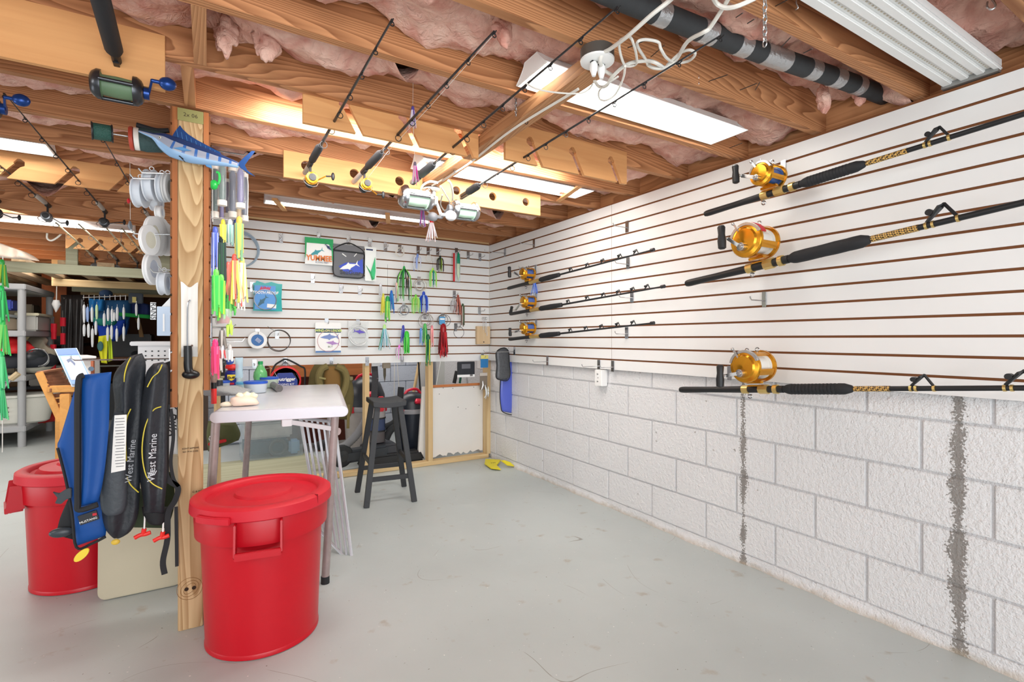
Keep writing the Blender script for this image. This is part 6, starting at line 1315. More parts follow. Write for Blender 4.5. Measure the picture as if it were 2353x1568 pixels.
q = spline([P(768, 1030, Y=4.62), P(790, 1026, Y=4.62), P(815, 1004, Y=4.62), P(834, 978, Y=4.62), P(842, 955, Y=4.66)], 10); m = MB(); m.tube(q, [.034+.004*(i % 2) for i in range(len(q))], 12); m.build('ribbed_hose', mat((112, 114, 118), .6), T, smooth='all', world=True)
m = MB(); m.sph(c+Vector((-.10, .2, .07)), (.1, .06, .05)); m.build('lump', RUBBER, T, smooth=True, world=True)
# clear plastic tote
T = thing('storage_tote', 'clear plastic storage tote full of gear on the floor under the table', 'storage box', P(620, 1056, Z=0)); a = P(566, 1058, Z=0.0); b_ = P(688, 1058, Z=0.0); c = (a+b_)/2; c.y += .2; CT = mat((196, 212, 220), .15, alpha=.22)
m = MB()
for sx in (-1, 1): m.box((c.x+sx*.27, c.y, .2), (.006, .38, .38))
for sy in (-1, 1): m.box((c.x, c.y+sy*.19, .2), (.54, .006, .38))
m.box((c.x, c.y, .012), (.54, .38, .01)); m.build('box', CT, T, world=True)
m = MB(); m.box((c.x, c.y, .395), (.58, .42, .03)); m.build('lid', mat((206, 216, 222), .2, alpha=.75), T, world=True, bevel=.006)
m = MB(); m.box((c.x-.02, c.y+.05, .27), (.42, .25, .16)); m.build('white_pile', mat((214, 212, 208), .7, noise=.2, nscale=20), T, world=True, bevel=.02)
m = MB(); m.box((c.x-.05, c.y+.02, .12), (.4, .28, .14)); m.build('dark_pile', mat((60, 84, 104), .8, noise=.4, nscale=14), T, world=True, bevel=.02)
m = MB(); m.ring((c.x+.05, c.y-.15, .11), (0, 1, 0), .07, .018, 24, 8); m.build('line_reel', mat((60, 68, 78), .5), T, smooth=True, world=True)
m = MB(); m.box((c.x+.2, c.y-.1, .1), (.1, .1, .14)); m.build('blue_bag', mat((140, 180, 214), .5), T, world=True, bevel=.02)
tag(MB().box((.35, 5.05, .008), (1.1, .9, .014)).build('grey_board', GREY, None), 'weathered grey board lying on the floor under the clear tote', 'board')
# panels in the right bays of the stud wall
PB = mat((226, 224, 220), .6, noise=.04, nscale=5)
a = P(993, 1040, Y=YB+.06); b_ = P(1117, 1040, Y=YB+.06)
T = thing('wall_board', 'off-white board with a ragged bottom filling the right bay of the stud wall', 'board', ((a.x+b_.x)/2, YB+.1, .04))
zt = P(1050, 889, Y=YB+.118).z; r_ = random.Random(4); pts = [(a.x+.02, zt), (a.x+.02, .045)]
x = a.x+.02
while x < b_.x-.03: x += r_.uniform(.01, .035); pts.append((min(x, b_.x-.01), .045+r_.uniform(.0, .035)))
pts.append((b_.x-.01, zt)); m = MB(); m.prism(pts, (0, YB+.122, 0), (1, 0, 0), (0, 0, 1), .012); m.build('board', PB, T, world=True)
m = MB(); m.box(((a.x+b_.x)/2, YB+.118, zt+.015), (b_.x-a.x-.02, .03, .022)); m.build('top_rail', OW, T, world=True)
for x, y in ((1052, 936), (1070, 940), (1100, 932), (1040, 893), (1088, 890), (1018, 892), (1009, 906)): m = MB(); m.cyl(P(x, y, Y=YB+.117), P(x, y, Y=YB+.114), .004, n=8); m.build('screw', BLACK, T, world=True)
T = thing('foam_board', 'narrow white board leaning behind the middle stud', 'board', P(975, 1062, Y=YB+.2)); m = MB(); q = [P(970, 889, Y=YB+.2), P(984, 889, Y=YB+.2), P(986, 1062, Y=YB+.2), P(958, 1066, Y=YB+.2)]; o = q[0]; m.prism([(p.x-o.x, p.z-o.z) for p in q][::-1], o, (1, 0, 0), (0, 0, 1), .03); m.build('board', PB, T, world=True)
T = thing('leaning_sheet', 'pale sheet leaning in the far corner of the rear room', 'sheet', P(1020, 900, Y=5.6)); m = MB(); o = P(1010, 832, Y=5.6); q = [P(x, y, Y=5.6) for x, y in ((998, 905), (1012, 830), (1100, 830), (1100, 1010), (1000, 1010))]; m.prism([(p.x-o.x, p.z-o.z) for p in q][::-1], o, (1, 0, 0), (0, 0, 1), .02); m.build('sheet', mat((214, 218, 214), .5), T, world=True)
def stick(name, label, cat, x0, y0, x1, y1, Y, r, mt): return tag(MB().tube([P(x0, y0, Y=Y), P(x1, y1, Y=Y)], r, 10).build(name, mt, None, smooth=True), label, cat)
stick('broom_stick', 'pale wooden tool handle leaning beside the black pole in the rear room', 'tool handle', 966, 815, 930, 1011, 5.7, .018, PALE); stick('black_pole', 'thin black pole standing behind the navy shop vacuum', 'pole', 960, 815, 972, 1010, 5.5, .010, BLACK); stick('grey_pipe', 'thick grey pipe standing behind the middle stud', 'pipe', 975, 815, 974, 1000, 5.9, .09, mat((176, 176, 176), .6))
T = thing('rubber_strap', 'wide black ribbed strap hanging under the slatwall over the stool', 'strap', P(858, 838, Y=YB+.15)); m = MB(); q = [P(860, 842, Y=YB+.15), P(862, 870, Y=YB+.15), P(859, 915, Y=YB+.15)]; [m.bar(q[i], q[i+1], .055, .012, up=(0, 1, 0)) for i in range(2)]; m.build('strap', mat((62, 62, 66), .8, bump=.5, bscale=200), T, world=True); m = MB(); m.box(P(862, 838, Y=YB+.15), (.075, .03, .03)); m.build('metal_clasp', CHROME, T, world=True)
T = thing('knife_blade', 'dark pointed blade hanging point down under the slatwall', 'knife', P(884, 840, Y=YB+.13)); o = P(883, 846, Y=YB+.13); m = MB(); m.prism([(-.012, .02), (.014, .02), (.013, -.07), (.002, -.13), (-.010, -.07)], o, (1, 0, 0), (0, 0, 1), .004); m.build('blade', mat((80, 74, 62), .3, .6), T, world=True); m = MB(); m.box(o+Vector((.018, 0, .022)), (.07, .03, .05)); m.build('sheath_top', mat((150, 140, 124), .4, .3), T, world=True, bevel=.003)
for i, (x0, x1) in enumerate(((906, 905), (912, 918))): stick('wall_cord', 'thin white cord hanging against the rear block wall, %s one' % ('left' if i == 0 else 'right'), 'cord', x0, 835, x1, 930-i*20, 6.0, .004, WIRE)
# cards hanging at the corner stud
T, c, W, H = card('glove_package', 'black and white package hanging below the slatwall near the corner', 'package', 1050, 832, 1090, 866, YB+.02, mat((50, 52, 56), .4)); rect(T, 'white_foot', c, 0, -H*.42, W, H*.16, PRW, .003); rect(T, 'bar_label', c, W*.3, -H*.4, .03, .018, mat((120, 120, 120), .5), .0045); rect(T, 'picture', c, 0, H*.2, W*.5, H*.3, mat((110, 112, 118), .4), .003)
T = thing('screwdriver', 'green and black handled tool behind the right stud bay', 'screwdriver', P(1045, 880, Y=5.0)); m = MB(); m.tube([P(1049, 853, Y=5.0), P(1043, 881, Y=5.0)], .02, 10); m.build('handle', BLACK, T, smooth=True, world=True); m = MB(); m.tube([P(1060, 853, Y=5.0), P(1056, 881, Y=5.0)], .012, 10); m.build('green_grip', mat((20, 110, 80), .4), T, smooth=True, world=True)
T, c, W, H = card('hook_package', 'brown see-through package on the corner stud under the blue one', 'package', 1102, 857, 1119, 895, YB+.02, mat((150, 138, 124), .3, alpha=.8)); rect(T, 'header', c, 0, H*.4, W, H*.18, mat((214, 206, 196), .4), .003)
T = thing('chrome_lures', 'tangle of chrome lures hanging on the corner stud', 'fishing lure', P(1115, 900, Y=YB)); r_ = random.Random(2)
for i in range(6):
    a = P(1108+r_.uniform(0, 14), 890+r_.uniform(-15, 10), Y=YB-.01*i); b_ = a+Vector((r_.uniform(-.05, .03), 0, -r_.uniform(.06, .14))); m = MB(); m.tube([a, a.lerp(b_, .5)+Vector((.01, 0, 0)), b_], [.003, .009, .003], 8); m.build('spoon', CHROME if i % 2 else mat((226, 226, 214), .3), T, smooth=True, world=True)
# ================================================================ ITEMS ON THE RIGHT FACE OF THE POST PANEL
L2x = [('pale feathered jig beside the pink squid lure', 503, 812, 850, [(226, 220, 214), (190, 186, 180)]), ('silver and white spoon hanging over the blue can', 527, 800, 826, [(206, 206, 206), (240, 240, 240)]), ('white and lime skirt behind the salmon strip', 530, 640, 700, [(236, 240, 220), (206, 236, 130)]), ('navy strip lure behind the gold and green one', 541, 512, 560, [(40, 56, 110), (60, 80, 140)]), ('pearl white tail under the red and yellow skirt', 553, 660, 706, [(240, 238, 226), (246, 244, 236)])]
def wirehook(label, x0, y0, x1, y1, Y=2.95, r=.004):
    a = P(x0, y0, Y=Y); b_ = P(x1, y1, Y=Y); T = thing('wire_hook', label, 'hook', a, group='hooks on the post panel')
    m = MB(); m.tube([a, b_, b_+Vector((.015, 0, .018))], r, 7); m.build('prong', CHROME, T, smooth=True, world=True); m = MB(); m.box(a+Vector((-.004, 0, -.02)), (.004, .03, .08)); m.build('plate', STEEL, T, world=True); return T
wirehook('wire hook on the post panel below the clear lure tubes', 486, 502, 540, 505); wirehook('wire hook on the post panel carrying the green skirts', 486, 665, 532, 667); wirehook('wire hook on the post panel under the jar of red beads', 486, 752, 534, 754); wirehook('long wire hook on the post panel over the blue can', 486, 787, 556, 785); wirehook('wire hook at the very top of the post panel behind the marlin tail', 486, 345, 560, 356); wirehook('wire hook on the post panel by the gold and green lure', 486, 556, 540, 558)
def ltube(label, x, y0, y1, w_, col, Y=2.9, cap='both', al=.9):
    a = P(x, y0, Y=Y); b_ = P(x, y1, Y=Y); r = w_/2*Y/1162/1.15; T = thing('lure_tube', label, 'lure tube', a, group='clear lure tubes on the post panel'); H = a.z-b_.z
    m = MB(); m.lathe([(r, 0), (r, H)], b_, n=16); m.build('clear_sleeve', mat((220, 226, 230), .1, alpha=.25), T, smooth=True, world=True)
    m = MB(); m.lathe([(r*.5, H*.12), (r*.8, H*.2), (r*.7, H*.6), (r*.8, H*.85), (r*.3, H*.97)], b_, n=14); m.build('lure', mat(col, .35), T, smooth=True, world=True)
    if cap != 'top': m = MB(); m.lathe([(r*1.12, -.002), (r*1.12, H*.11), (r*1.0, H*.11)], b_, n=16); m.build('end_cap', mat((240, 232, 222), .4), T, smooth=True, world=True)
    if cap != 'bottom': m = MB(); m.lathe([(r*1.12, H*.92), (r*1.12, H)], b_, n=16); m.build('end_cap', mat((240, 232, 222), .4), T, smooth=True, world=True)
ltube('lure tube with a long dark green lure under the marlin', 510, 374, 472, 18, (18, 74, 60), cap='bottom'); ltube('lure tube with a purple and navy lure under the marlin tail', 552, 384, 478, 18, (70, 50, 130), cap='bottom')
ltube('lure tube with a green bulb at the post edge', 493, 380, 500, 15, (60, 96, 90), Y=3.0); ltube('lure tube with a slate grey lure, middle back', 534, 385, 500, 17, (110, 116, 140), Y=3.05); ltube('lure tube holding a purple stick between the caps', 509, 472, 505, 11, (96, 60, 150), Y=3.05, cap='bottom'); ltube('lure tube with a gold insert at the rack corner', 548, 478, 503, 14, (196, 160, 90), Y=3.05)
ltube('lure tube with a dark blue-grey lure, farthest right', 562, 400, 508, 14, (86, 92, 120), Y=3.1); ltube('lure tube with a plum-coloured lure, thin one in the middle', 522, 412, 500, 10, (86, 66, 100), Y=3.12)
T = thing('green_float', 'green plastic ball lure with a curved green arm at the post edge', 'fishing lure', P(492, 425, Y=2.8)); m = MB(); m.sph(P(491, 425, Y=2.8), (.018, .018, .024)); m.build('ball', mat((30, 170, 70), .2), T, smooth=True, world=True); m = MB(); m.tube(spline([P(496, 396, Y=2.8), P(502, 398, Y=2.8), P(504, 412, Y=2.8), P(500, 424, Y=2.8)], 5), .006, 8); m.build('arm', mat((40, 180, 80), .2), T, smooth=True, world=True)
tag(MB().tube(spline([P(x, y, Y=2.95) for x, y in ((488, 510), (488, 380), (492, 374), (540, 373), (545, 380), (545, 400), (568, 404), (568, 508))], 4), .0025, 6).build('wire_rack', mat((236, 234, 230), .4), None, smooth=True), 'white wire rack around the clear lure tubes', 'rack')
def L2(label, x, y, y1, cols, **k):
    k.setdefault('Y', 2.8); k['wid'] = k.get('wid', .006)*1.35; k['n'] = int(k.get('n', 12)*1.35); k.setdefault('spread', .15); k.setdefault('group', 'lures on the post panel'); L(label, x, y, y1, cols, **k)
L2('yellow packaged lure below the tubes', 512, 512, 552, [(230, 200, 50), (246, 220, 90)], wid=.007, hr=.01, n=8, spread=.05); L2('gold and green glittery long lure below the tubes', 549, 508, 590, [(196, 176, 80), (150, 170, 100), (110, 160, 120)], n=10, wid=.009, hr=.014, spread=.06)
L2('blue and white squid skirt at the post edge', 494, 530, 632, [(70, 90, 180), Wh, (110, 130, 210)], n=12, wid=.005, hr=.012, spread=.08); L2('black and dark green long squid skirt', 510, 552, 704, [(20, 40, 38), (30, 60, 50), (24, 90, 50)], n=14, wid=.006, hr=.014, spread=.05); L2('clear and teal packaged lure in the middle', 528, 512, 560, [(214, 226, 224), (150, 200, 190)], n=8, wid=.007, spread=.1, Y=2.9)
L2('red and yellow squid skirt spreading right', 539, 594, 694, [(240, 90, 80), (230, 226, 90), (246, 240, 150), (240, 120, 90)], n=16, wid=.007, hr=.014, spread=.35); L2('chartreuse squid skirt farthest right', 556, 600, 690, [(220, 236, 110), (236, 240, 180), Wh], n=12, wid=.006, spread=.25)
for i, (x, y) in enumerate(((496, 628), (508, 640), (521, 634), (533, 626))): L2('bright green squid skirt, %s of four over the wire hook' % NUMW[i], x, y, y+90, [(110, 226, 90), (60, 200, 80), (190, 226, 60) if i == 1 else (120, 230, 100)], n=10, wid=.008, hr=.012, spread=.08, Y=2.72+.05*i)
L2('salmon thin strip lure beside the black skirt', 524, 610, 672, [(230, 110, 100), (240, 150, 130)], n=5, wid=.004, spread=.04)
for a_ in L2x: L2(a_[0], a_[1], a_[2], a_[3], a_[4], n=8, wid=.006, spread=.2, Y=2.95)
T = thing('bead_jar', 'clear jar of red beads hanging on the post panel', 'jar', P(513, 735, Y=2.8)); c = P(513, 746, Y=2.8); m = MB(); m.lathe([(.03, 0), (.034, .01), (.034, .06), (.028, .075)], c, n=18); m.build('jar', mat((226, 228, 228), .1, alpha=.4), T, smooth=True, world=True); m = MB(); m.lathe([(.026, .006), (.029, .03), (.0, .05)], c, n=16); m.build('beads', mat((190, 60, 70), .4, noise=.5, nscale=120), T, smooth=True, world=True)
L2('lime green plastic worm beside the bead jar', 527, 742, 768, [(190, 236, 80)], n=4, wid=.007, spread=.05); L2('bunch of grey metal spoons under the bead jar', 510, 757, 800, [(130, 124, 116), (190, 186, 180), (96, 88, 80)], n=14, wid=.006, spread=.35, hr=.006)
L2('hot pink squid lure at the post edge', 494, 790, 862, [(240, 60, 130), (250, 110, 160), (220, 40, 100)], n=10, wid=.007, hr=.013, spread=.1, Y=2.7); L2('white feather jig with a red head under the long wire hook', 510, 800, 822, [Wh, (230, 220, 220), (200, 60, 60)], n=10, wid=.005, spread=.4)
T = thing('goggle_bundle', 'blue and black sunglasses hanging behind the red-capped can', 'sunglasses', P(520, 830, Y=3.0)); m = MB(); m.sph(P(513, 832, Y=3.0), (.022, .01, .018)); m.build('lens', mat((60, 60, 60), .2), T, smooth=True, world=True); m = MB(); m.sph(P(526, 831, Y=3.0), (.022, .01, .018)); m.build('lens', mat((40, 70, 150), .2), T, smooth=True, world=True); m = MB(); m.tube([P(505, 825, Y=3.0), P(519, 822, Y=3.0), P(534, 826, Y=3.0)], .003, 6); m.build('frame', BLACK, T, world=True)
MB
T, c, W, H = card('plastic_bag', 'clear plastic bag with blue scraps hanging over the table', 'bag', 540, 822, 558, 868, 3.3, mat((176, 206, 222), .2, alpha=.5), puff=.03)
# ================================================================ SPOOLS HANGING LEFT OF THE POST
TR = mat((226, 232, 240), .3, alpha=.85); TRW = mat((240, 240, 240), .35)
def lspool(label, x, y, h, w_, Y, axx=(1, -.25, 0), col=None, inner=(196, 204, 220), hk=True):
    c = P(x, y, Y=Y); s_ = Y/1162/1.05; r = h/2*s_; d = w_*s_*.55; ax = Vector(axx).normalized(); T = thing('leader_spool', label, 'line spool', c+Vector((0, 0, r)), group='leader spools left of the post')
    m = MB(); m.lathe([(r*.55, -d/2), (r*.97, -d/2), (r, -d/2+.002), (r, -d/2+.006), (r*.9, -d/2+.008), (r*.9, d/2-.008), (r, d/2-.006), (r, d/2-.002), (r*.97, d/2), (r*.55, d/2), (r*.55, -d/2)], c, ax, 28); m.build('spool', col or TR, T, smooth=True, world=True)
    m = MB(); m.lathe([(r*.86, -d*.4), (r*.86, d*.4)], c, ax, 24); m.build('line_winding', mat(inner, .3), T, smooth=True, world=True)
    if hk: m = MB(); m.ring(c+Vector((0, 0, r+.006)), (0, 1, 0), .008, .002, 12, 5); m.build('hang_loop', TRW, T, smooth=True, world=True)
    return T
lspool('pale leader spool hanging farthest left of the post', 322, 443, 58, 30, 2.75); lspool('tall pale leader spool, second from the left in the top row', 348, 427, 62, 30, 2.7); lspool('leader spool with a brown rim in the top row', 372, 432, 56, 18, 2.66, inner=(120, 100, 88)); lspool('grey leader spool touching the post panel edge in the top row', 385, 432, 56, 16, 2.62, inner=(170, 166, 160), col=mat((206, 206, 206), .3))
lspool('leader spool behind the tall pale one', 358, 462, 40, 30, 2.95, hk=False); lspool('small square-looking spool under the top row', 366, 488, 26, 20, 2.9, hk=False, col=TRW)
for i in range(5): lspool('white disc spool in the middle row, %s' % ('leftmost showing its round face', 'second', 'third', 'fourth', 'nearest the post')[i], (343, 353, 362, 371, 381)[i], (552, 543, 543, 543, 550)[i], (60, 78, 78, 74, 66)[i], 12, 2.6+.05*i, axx=(1, -.35 if i else -.5, 0), col=TRW, inner=(226, 222, 204), hk=False)
lspool('single white disc spool hanging below the middle row', 349, 618, 64, 16, 2.7, axx=(1, -.35, 0), col=TRW, hk=False); lspool('clear tub-shaped spool left of the gaff sheath', 377, 651, 48, 26, 2.65, col=TR)
T, c, W, H = card('line_box', 'blue-white translucent box hanging low beside the post', 'box', 361, 705, 392, 772, 2.7, mat((186, 206, 230), .2, alpha=.9), th=.04); rect(T, 'front_ridge', c, 0, -H*.05, .006, H*.6, TRW, .022); poly(T, 'white_sheet', c, [(-W*.2, H*.5), (W*.5, H*.5), (W*.5, H*.85)], TRW, .0)
T, c, W, H = card('name_tag', 'white hanging tag with dark letters beside the low box', 'tag', 345, 695, 358, 735, 2.75, TRW); TX(T, 'RANS', .03, c, 0, 0, BLACK, .004, rot=-math.pi/2)
for i, (x, y, x1, lb) in enumerate(((326, 393, 390, 'upper'), (306, 406, 390, 'second'), (308, 533, 390, 'third, by the disc spools'), (313, 545, 345, 'short angled'), (352, 622, 390, 'lower'), (370, 615, 392, 'lower short'))):
    a = P(x1, y+6, Y=2.62); b_ = P(x, y+4, Y=2.62); T = thing('wire_hook', 'steel prong left of the post panel, %s one' % lb, 'hook', a, group='prongs left of the post'); m = MB(); m.tube([a, b_, b_+Vector((-.012, 0, .016))], .0035, 7); m.build('prong', CHROME, T, smooth=True, world=True)
T = thing('white_basket', 'white perforated plastic basket behind the black life vests', 'basket', P(350, 840, Y=3.3)); a = P(318, 790, Y=3.3); b_ = P(398, 868, Y=3.3); Wb, Hb = b_.x-a.x, a.z-b_.z; c = (a+b_)/2
BK = mat((236, 238, 240), .4)
m = MB(); m.prism([(-Wb/2+.01, -Hb/2), (Wb/2, -Hb/2), (Wb/2, Hb/2), (-Wb/2, Hb/2)], c, (1, 0, 0), (0, 0, 1), .006); m.prism([(-Wb/2+.01, -Hb/2), (Wb/2, -Hb/2), (Wb/2, Hb/2), (-Wb/2, Hb/2)], c+Vector((0, .2, 0)), (1, 0, 0), (0, 0, 1), .006); m.box((c.x, c.y+.1, c.z-Hb/2), (Wb, .2, .006)); m.box((c.x-Wb/2, c.y+.1, c.z), (.006, .2, Hb)); m.build('tub', BK, T, world=True)
m = MB(); m.box((c.x-.01, c.y+.1, c.z+Hb/2), (Wb+.05, .26, .022)); m.build('rim', BK, T, world=True, bevel=.004)
m = MB()
for i in range(6):
    for j in range(3): m.box((c.x-Wb*.3+i*.028, c.y-.004, c.z+Hb*.28-.024*j), (.007, .003, .007))
o = m.build('holes', mat((60, 62, 66), .7), T, world=True); o['kind'] = 'stuff'
T = thing('hanging_rig', 'thin line with a red bead hanging left of the spools', 'fishing line', P(298, 420, Y=3.4)); m = MB(); m.tube([P(298, 374, Y=3.4), P(299, 505, Y=3.4)], .0012, 5); m.build('line', WIRE, T, world=True); m = MB(); m.sph(P(295, 462, Y=3.4), (.008, .008, .014)); m.build('bead', RED, T, smooth=True, world=True); m = MB(); m.tube([P(298, 508, Y=3.4), P(298, 520, Y=3.4), P(300, 528, Y=3.4)], [.004, .012, .006], 8); m.build('sinker', mat((120, 126, 134), .4, .4), T, smooth=True, world=True)
# ================================================================ THE BIG ROOM FAR LEFT
GP = mat((168, 170, 172), .5)
def bx(T, name, a, b_, mt, bevel=0, **k):
    a, b_ = Vector(a), Vector(b_); m = MB(); c = (a+b_)/2; m.box(c, (abs(b_.x-a.x), abs(b_.y-a.y), abs(b_.z-a.z)), **k); return m.build(name, mt, T, world=True, bevel=bevel)
# resin shelving unit
T = thing('shelving_unit', 'grey plastic shelving unit full of bins at the far left', 'shelf', (-2.4, 8.1, 0)); XA, XB_, Y0, Y1 = -3.1, -1.76, 7.5, 8.62
for x in (XA, XB_):
    for y in (Y0, Y1): m = MB(); m.cyl((x, y, 0), (x, y, 1.77), .035, n=14); m.build('post', GP, T, smooth=True, world=True)
for z in (1.75, 1.24, .75, .2): bx(T, 'shelf', (XA-.03, Y0-.04, z-.035), (XB_+.04, Y1+.04, z+.03), GP, .008)
def crate(label, a, b_, col, lid=None, al=1, name='storage_bin', cat='storage box', rough=.4):
    a, b_ = Vector(a), Vector(b_); T = thing(name, label, cat, ((a.x+b_.x)/2, (a.y+b_.y)/2, a.z)); H = b_.z-a.z
    m = MB(); c = (a+b_)/2; m.box(c-Vector((0, 0, .0)), (b_.x-a.x, b_.y-a.y, H)); o = m.build('box', mat(col, rough, alpha=al), T, world=True, bevel=.015)
    if lid: bx(T, 'lid', (a.x-.015, a.y-.015, b_.z-.001), (b_.x+.015, b_.y+.015, b_.z+.03), mat(lid, .4), .006)
    return T
crate('white bin with a yellow and blue side on the shelving unit', (-2.9, 7.55, 1.50), (-2.05, 7.9, 1.60), (236, 206, 30), (190, 190, 170)); crate('blue box end on the shelving unit', (-2.03, 7.6, 1.50), (-1.86, 7.9, 1.61), (40, 60, 160))
crate('clear long bin with pale contents on the shelving unit', (-2.9, 7.5, 1.27), (-1.9, 7.95, 1.42), (226, 206, 176), (206, 216, 222)); crate('clear bin on the right end of the second shelf', (-1.9, 7.9, 1.27), (-1.72, 8.5, 1.45), (196, 196, 190), (226, 220, 190))
crate('tan bin on the third level of the shelving unit', (-2.5, 8.1, .78), (-1.95, 8.55, 1.05), (168, 150, 118), (190, 178, 150))
T = thing('red_sack', 'red cloth bag on the third level of the shelving unit', 'bag', P(25, 800, Y=7.65)); lump(T, 'cloth', P(22, 798, Y=7.7)+Vector((0, 0, .0)), (.19, .16, .13), mat((206, 30, 34), .6), .5, 5)
T = thing('black_duffel', 'black duffel bag on the third level of the shelving unit', 'bag', P(30, 835, Y=7.7)); lump(T, 'cloth', P(28, 832, Y=7.75), (.36, .2, .12), mat((34, 38, 46), .7), .35, 4, seed=4)
T = thing('white_helmet', 'white and grey helmet at the end of the third shelf', 'helmet', P(80, 850, Y=7.8)); m = MB(); m.sph(P(78, 832, Y=7.8), (.19, .17, .13)); m.build('shell', mat((206, 204, 190), .35), T, smooth=True, world=True); m = MB(); m.sph(P(66, 820, Y=7.75), (.17, .17, .11)); m.build('visor', mat((50, 54, 58), .3), T, smooth=True, world=True)
for i in range(3): m = MB(); m.ring(P(84+4*i, 822, Y=7.6), (.3*i, 1, .2), .10, .006); m.build('wire', CHROME, T, smooth=True, world=True)
T = thing('bag_of_cloths', 'beige crumpled bag behind the helmet', 'bag', P(78, 805, Y=8.3)); lump(T, 'cloth', P(78, 805, Y=8.3), (.2, .16, .15), mat((190, 180, 160), .8), .5, 5, seed=7)
T = thing('laundry_basket', 'white laundry basket on the lowest level of the shelving unit', 'basket', P(35, 980, Y=7.7)); a = P(-10, 975, Y=7.6); b_ = P(62, 916, Y=7.6); c = Vector(((a.x+b_.x)/2, 7.8, .23)); WB = mat((222, 222, 212), .5)
m = MB(); m.lathe([(.22, 0), (.25, .02), (.30, .30)], c, n=32, sx=1.1, sy=.75, x=(1, 0, 0)); m.build('tub', WB, T, smooth=True, world=True); m = MB(); m.lathe([(.30, .29), (.33, .30), (.33, .325), (.30, .325)], c, n=32, sx=1.1, sy=.75, x=(1, 0, 0)); m.build('rim', WB, T, smooth=True, world=True)
for i in range(3): m = MB(); m.sph(P(12, 938+10*i, Y=7.53), (.03, .01, .012)); m.build('slot', mat((120, 116, 106), .8), T, smooth=True, world=True)
T = thing('red_bag', 'red and white sports bag right of the laundry basket', 'bag', P(85, 965, Y=8.0)); lump(T, 'cloth', P(85, 958, Y=8.1), (.22, .18, .11), mat((178, 30, 30), .6), .35, 6, seed=2); m = MB(); m.tube([P(66, 962, Y=7.88), P(84, 952, Y=7.86), P(102, 950, Y=7.9)], .014, 7); m.build('white_stripe', PRW, T, smooth=True, world=True)
T = thing('fishing_gaff', 'hand net pole with cork grip leaning at the left end of the shelves', 'pole', P(20, 880, Y=7.2)); m = MB(); m.tube([P(42, 858, Y=7.2), P(24, 872, Y=7.2)], .03, 8); m.build('grip', mat((196, 176, 140), .7), T, smooth=True, world=True); m = MB(); m.tube([P(24, 872, Y=7.2), P(4, 896, Y=7.2)], .016, 8); m.build('shaft', CHROME, T, smooth=True, world=True)
# second shelf row behind, boxes
T = thing('rear_shelf', 'dark metal shelf with boxes beyond the grey shelving unit', 'shelf', (-2.0, 9.6, 0))
for z in (.5, 1.1, 1.45): bx(T, 'shelf', (-3.4, 9.4, z-.02), (-1.55, 9.9, z+.02), mat((60, 60, 62), .6))
for x in (-3.3, -1.62, -1.95): bx(T, 'post', (x-.03, 9.38, 0), (x+.03, 9.44, 1.75), mat((150, 108, 66), .7) if x == -1.95 else mat((204, 204, 200), .5))
for i, (x0, x1, z0, z1, col) in enumerate(((-2.9, -2.3, 1.12, 1.36, (190, 176, 130)), (-2.25, -1.98, 1.12, 1.4, (206, 196, 150)), (-2.9, -2.2, .52, .85, (120, 92, 62)), (-2.15, -1.7, .52, .8, (196, 190, 180)), (-2.6, -2.1, 1.47, 1.66, (160, 150, 130)), (-1.95, -1.65, 1.12, 1.33, (130, 130, 128)))):
    crate('cardboard-coloured box on the rear shelf, %s' % ('left on the middle level', 'tall one on the middle level', 'brown one low left', 'pale one low right', 'top level', 'grey one at the right end')[i], (x0, 9.45, z0), (x1, 9.8, z1), col, rough=.8, name='cardboard_box', cat='box')
tag(MB().box(P(125, 690, Y=9.3), (.26, .05, 1.0)).build('orange_board', wood('orange_board', (206, 116, 66), (176, 92, 48), 'Z', 6, contrast=.3), None), 'orange-brown wooden board standing right of the far shelf', 'board')
# bar clamps
for i, (x, y0, y1) in enumerate(((144, 728, 792), (123, 742, 780), (122, 790, 850))):
    T = thing('bar_clamp', 'red-handled bar clamp hanging by the far shelf, %s' % ('nearest the black sheets', 'shorter one beside the post', 'lower one')[i], 'clamp', P(x, y0, Y=8.4)); m = MB(); m.tube([P(x, y0-14, Y=8.4), P(x, y1, Y=8.4)], .008, 6); m.build('bar', CHROME, T, world=True); m = MB(); m.tube([P(x, y0+2, Y=8.38), P(x, y0+22, Y=8.38)], .03, 8); m.build('head', mat((224, 36, 56), .4), T, smooth=True, world=True); m = MB(); m.tube([P(x, y1-26, Y=8.38), P(x, y1, Y=8.38)], .026, 8); m.build('handle', mat((224, 36, 56), .4), T, smooth=True, world=True)
T = thing('caulk_nozzle', 'white pointed plastic nozzle hanging on a cord by the far shelf', 'nozzle', P(129, 660, Y=8.2)); m = MB(); m.tube([P(130, 652, Y=8.2), P(129, 690, Y=8.2)], .006, 6); m.build('cord', WIRE, T, world=True); m = MB(); m.tube([P(129, 690, Y=8.2), P(129, 700, Y=8.2), P(128, 718, Y=8.2)], [.03, .045, .004], 10); m.build('nozzle', PRW, T, smooth=True, world=True)
# black plastic sheets
BS = mat((62, 58, 58), .25, noise=.5, nscale=5, bump=.5, bscale=8)
for i, (x0, x1) in enumerate(((139, 165), (164, 192))):
    T = thing('plastic_sheet', 'tall dark plastic sheet hanging in the far room, %s' % ('left one' if i == 0 else 'right one beside the hanging clothes'), 'sheet', P((x0+x1)/2, 680, Y=8.9)); garment(T, 'sheet', [(x0, 678), (x0, 760), (x0+1, 840)], [(x1, 678), (x1, 760), (x1-1, 840)], BS, .03, Y=8.9, fold=.012, ff=3)
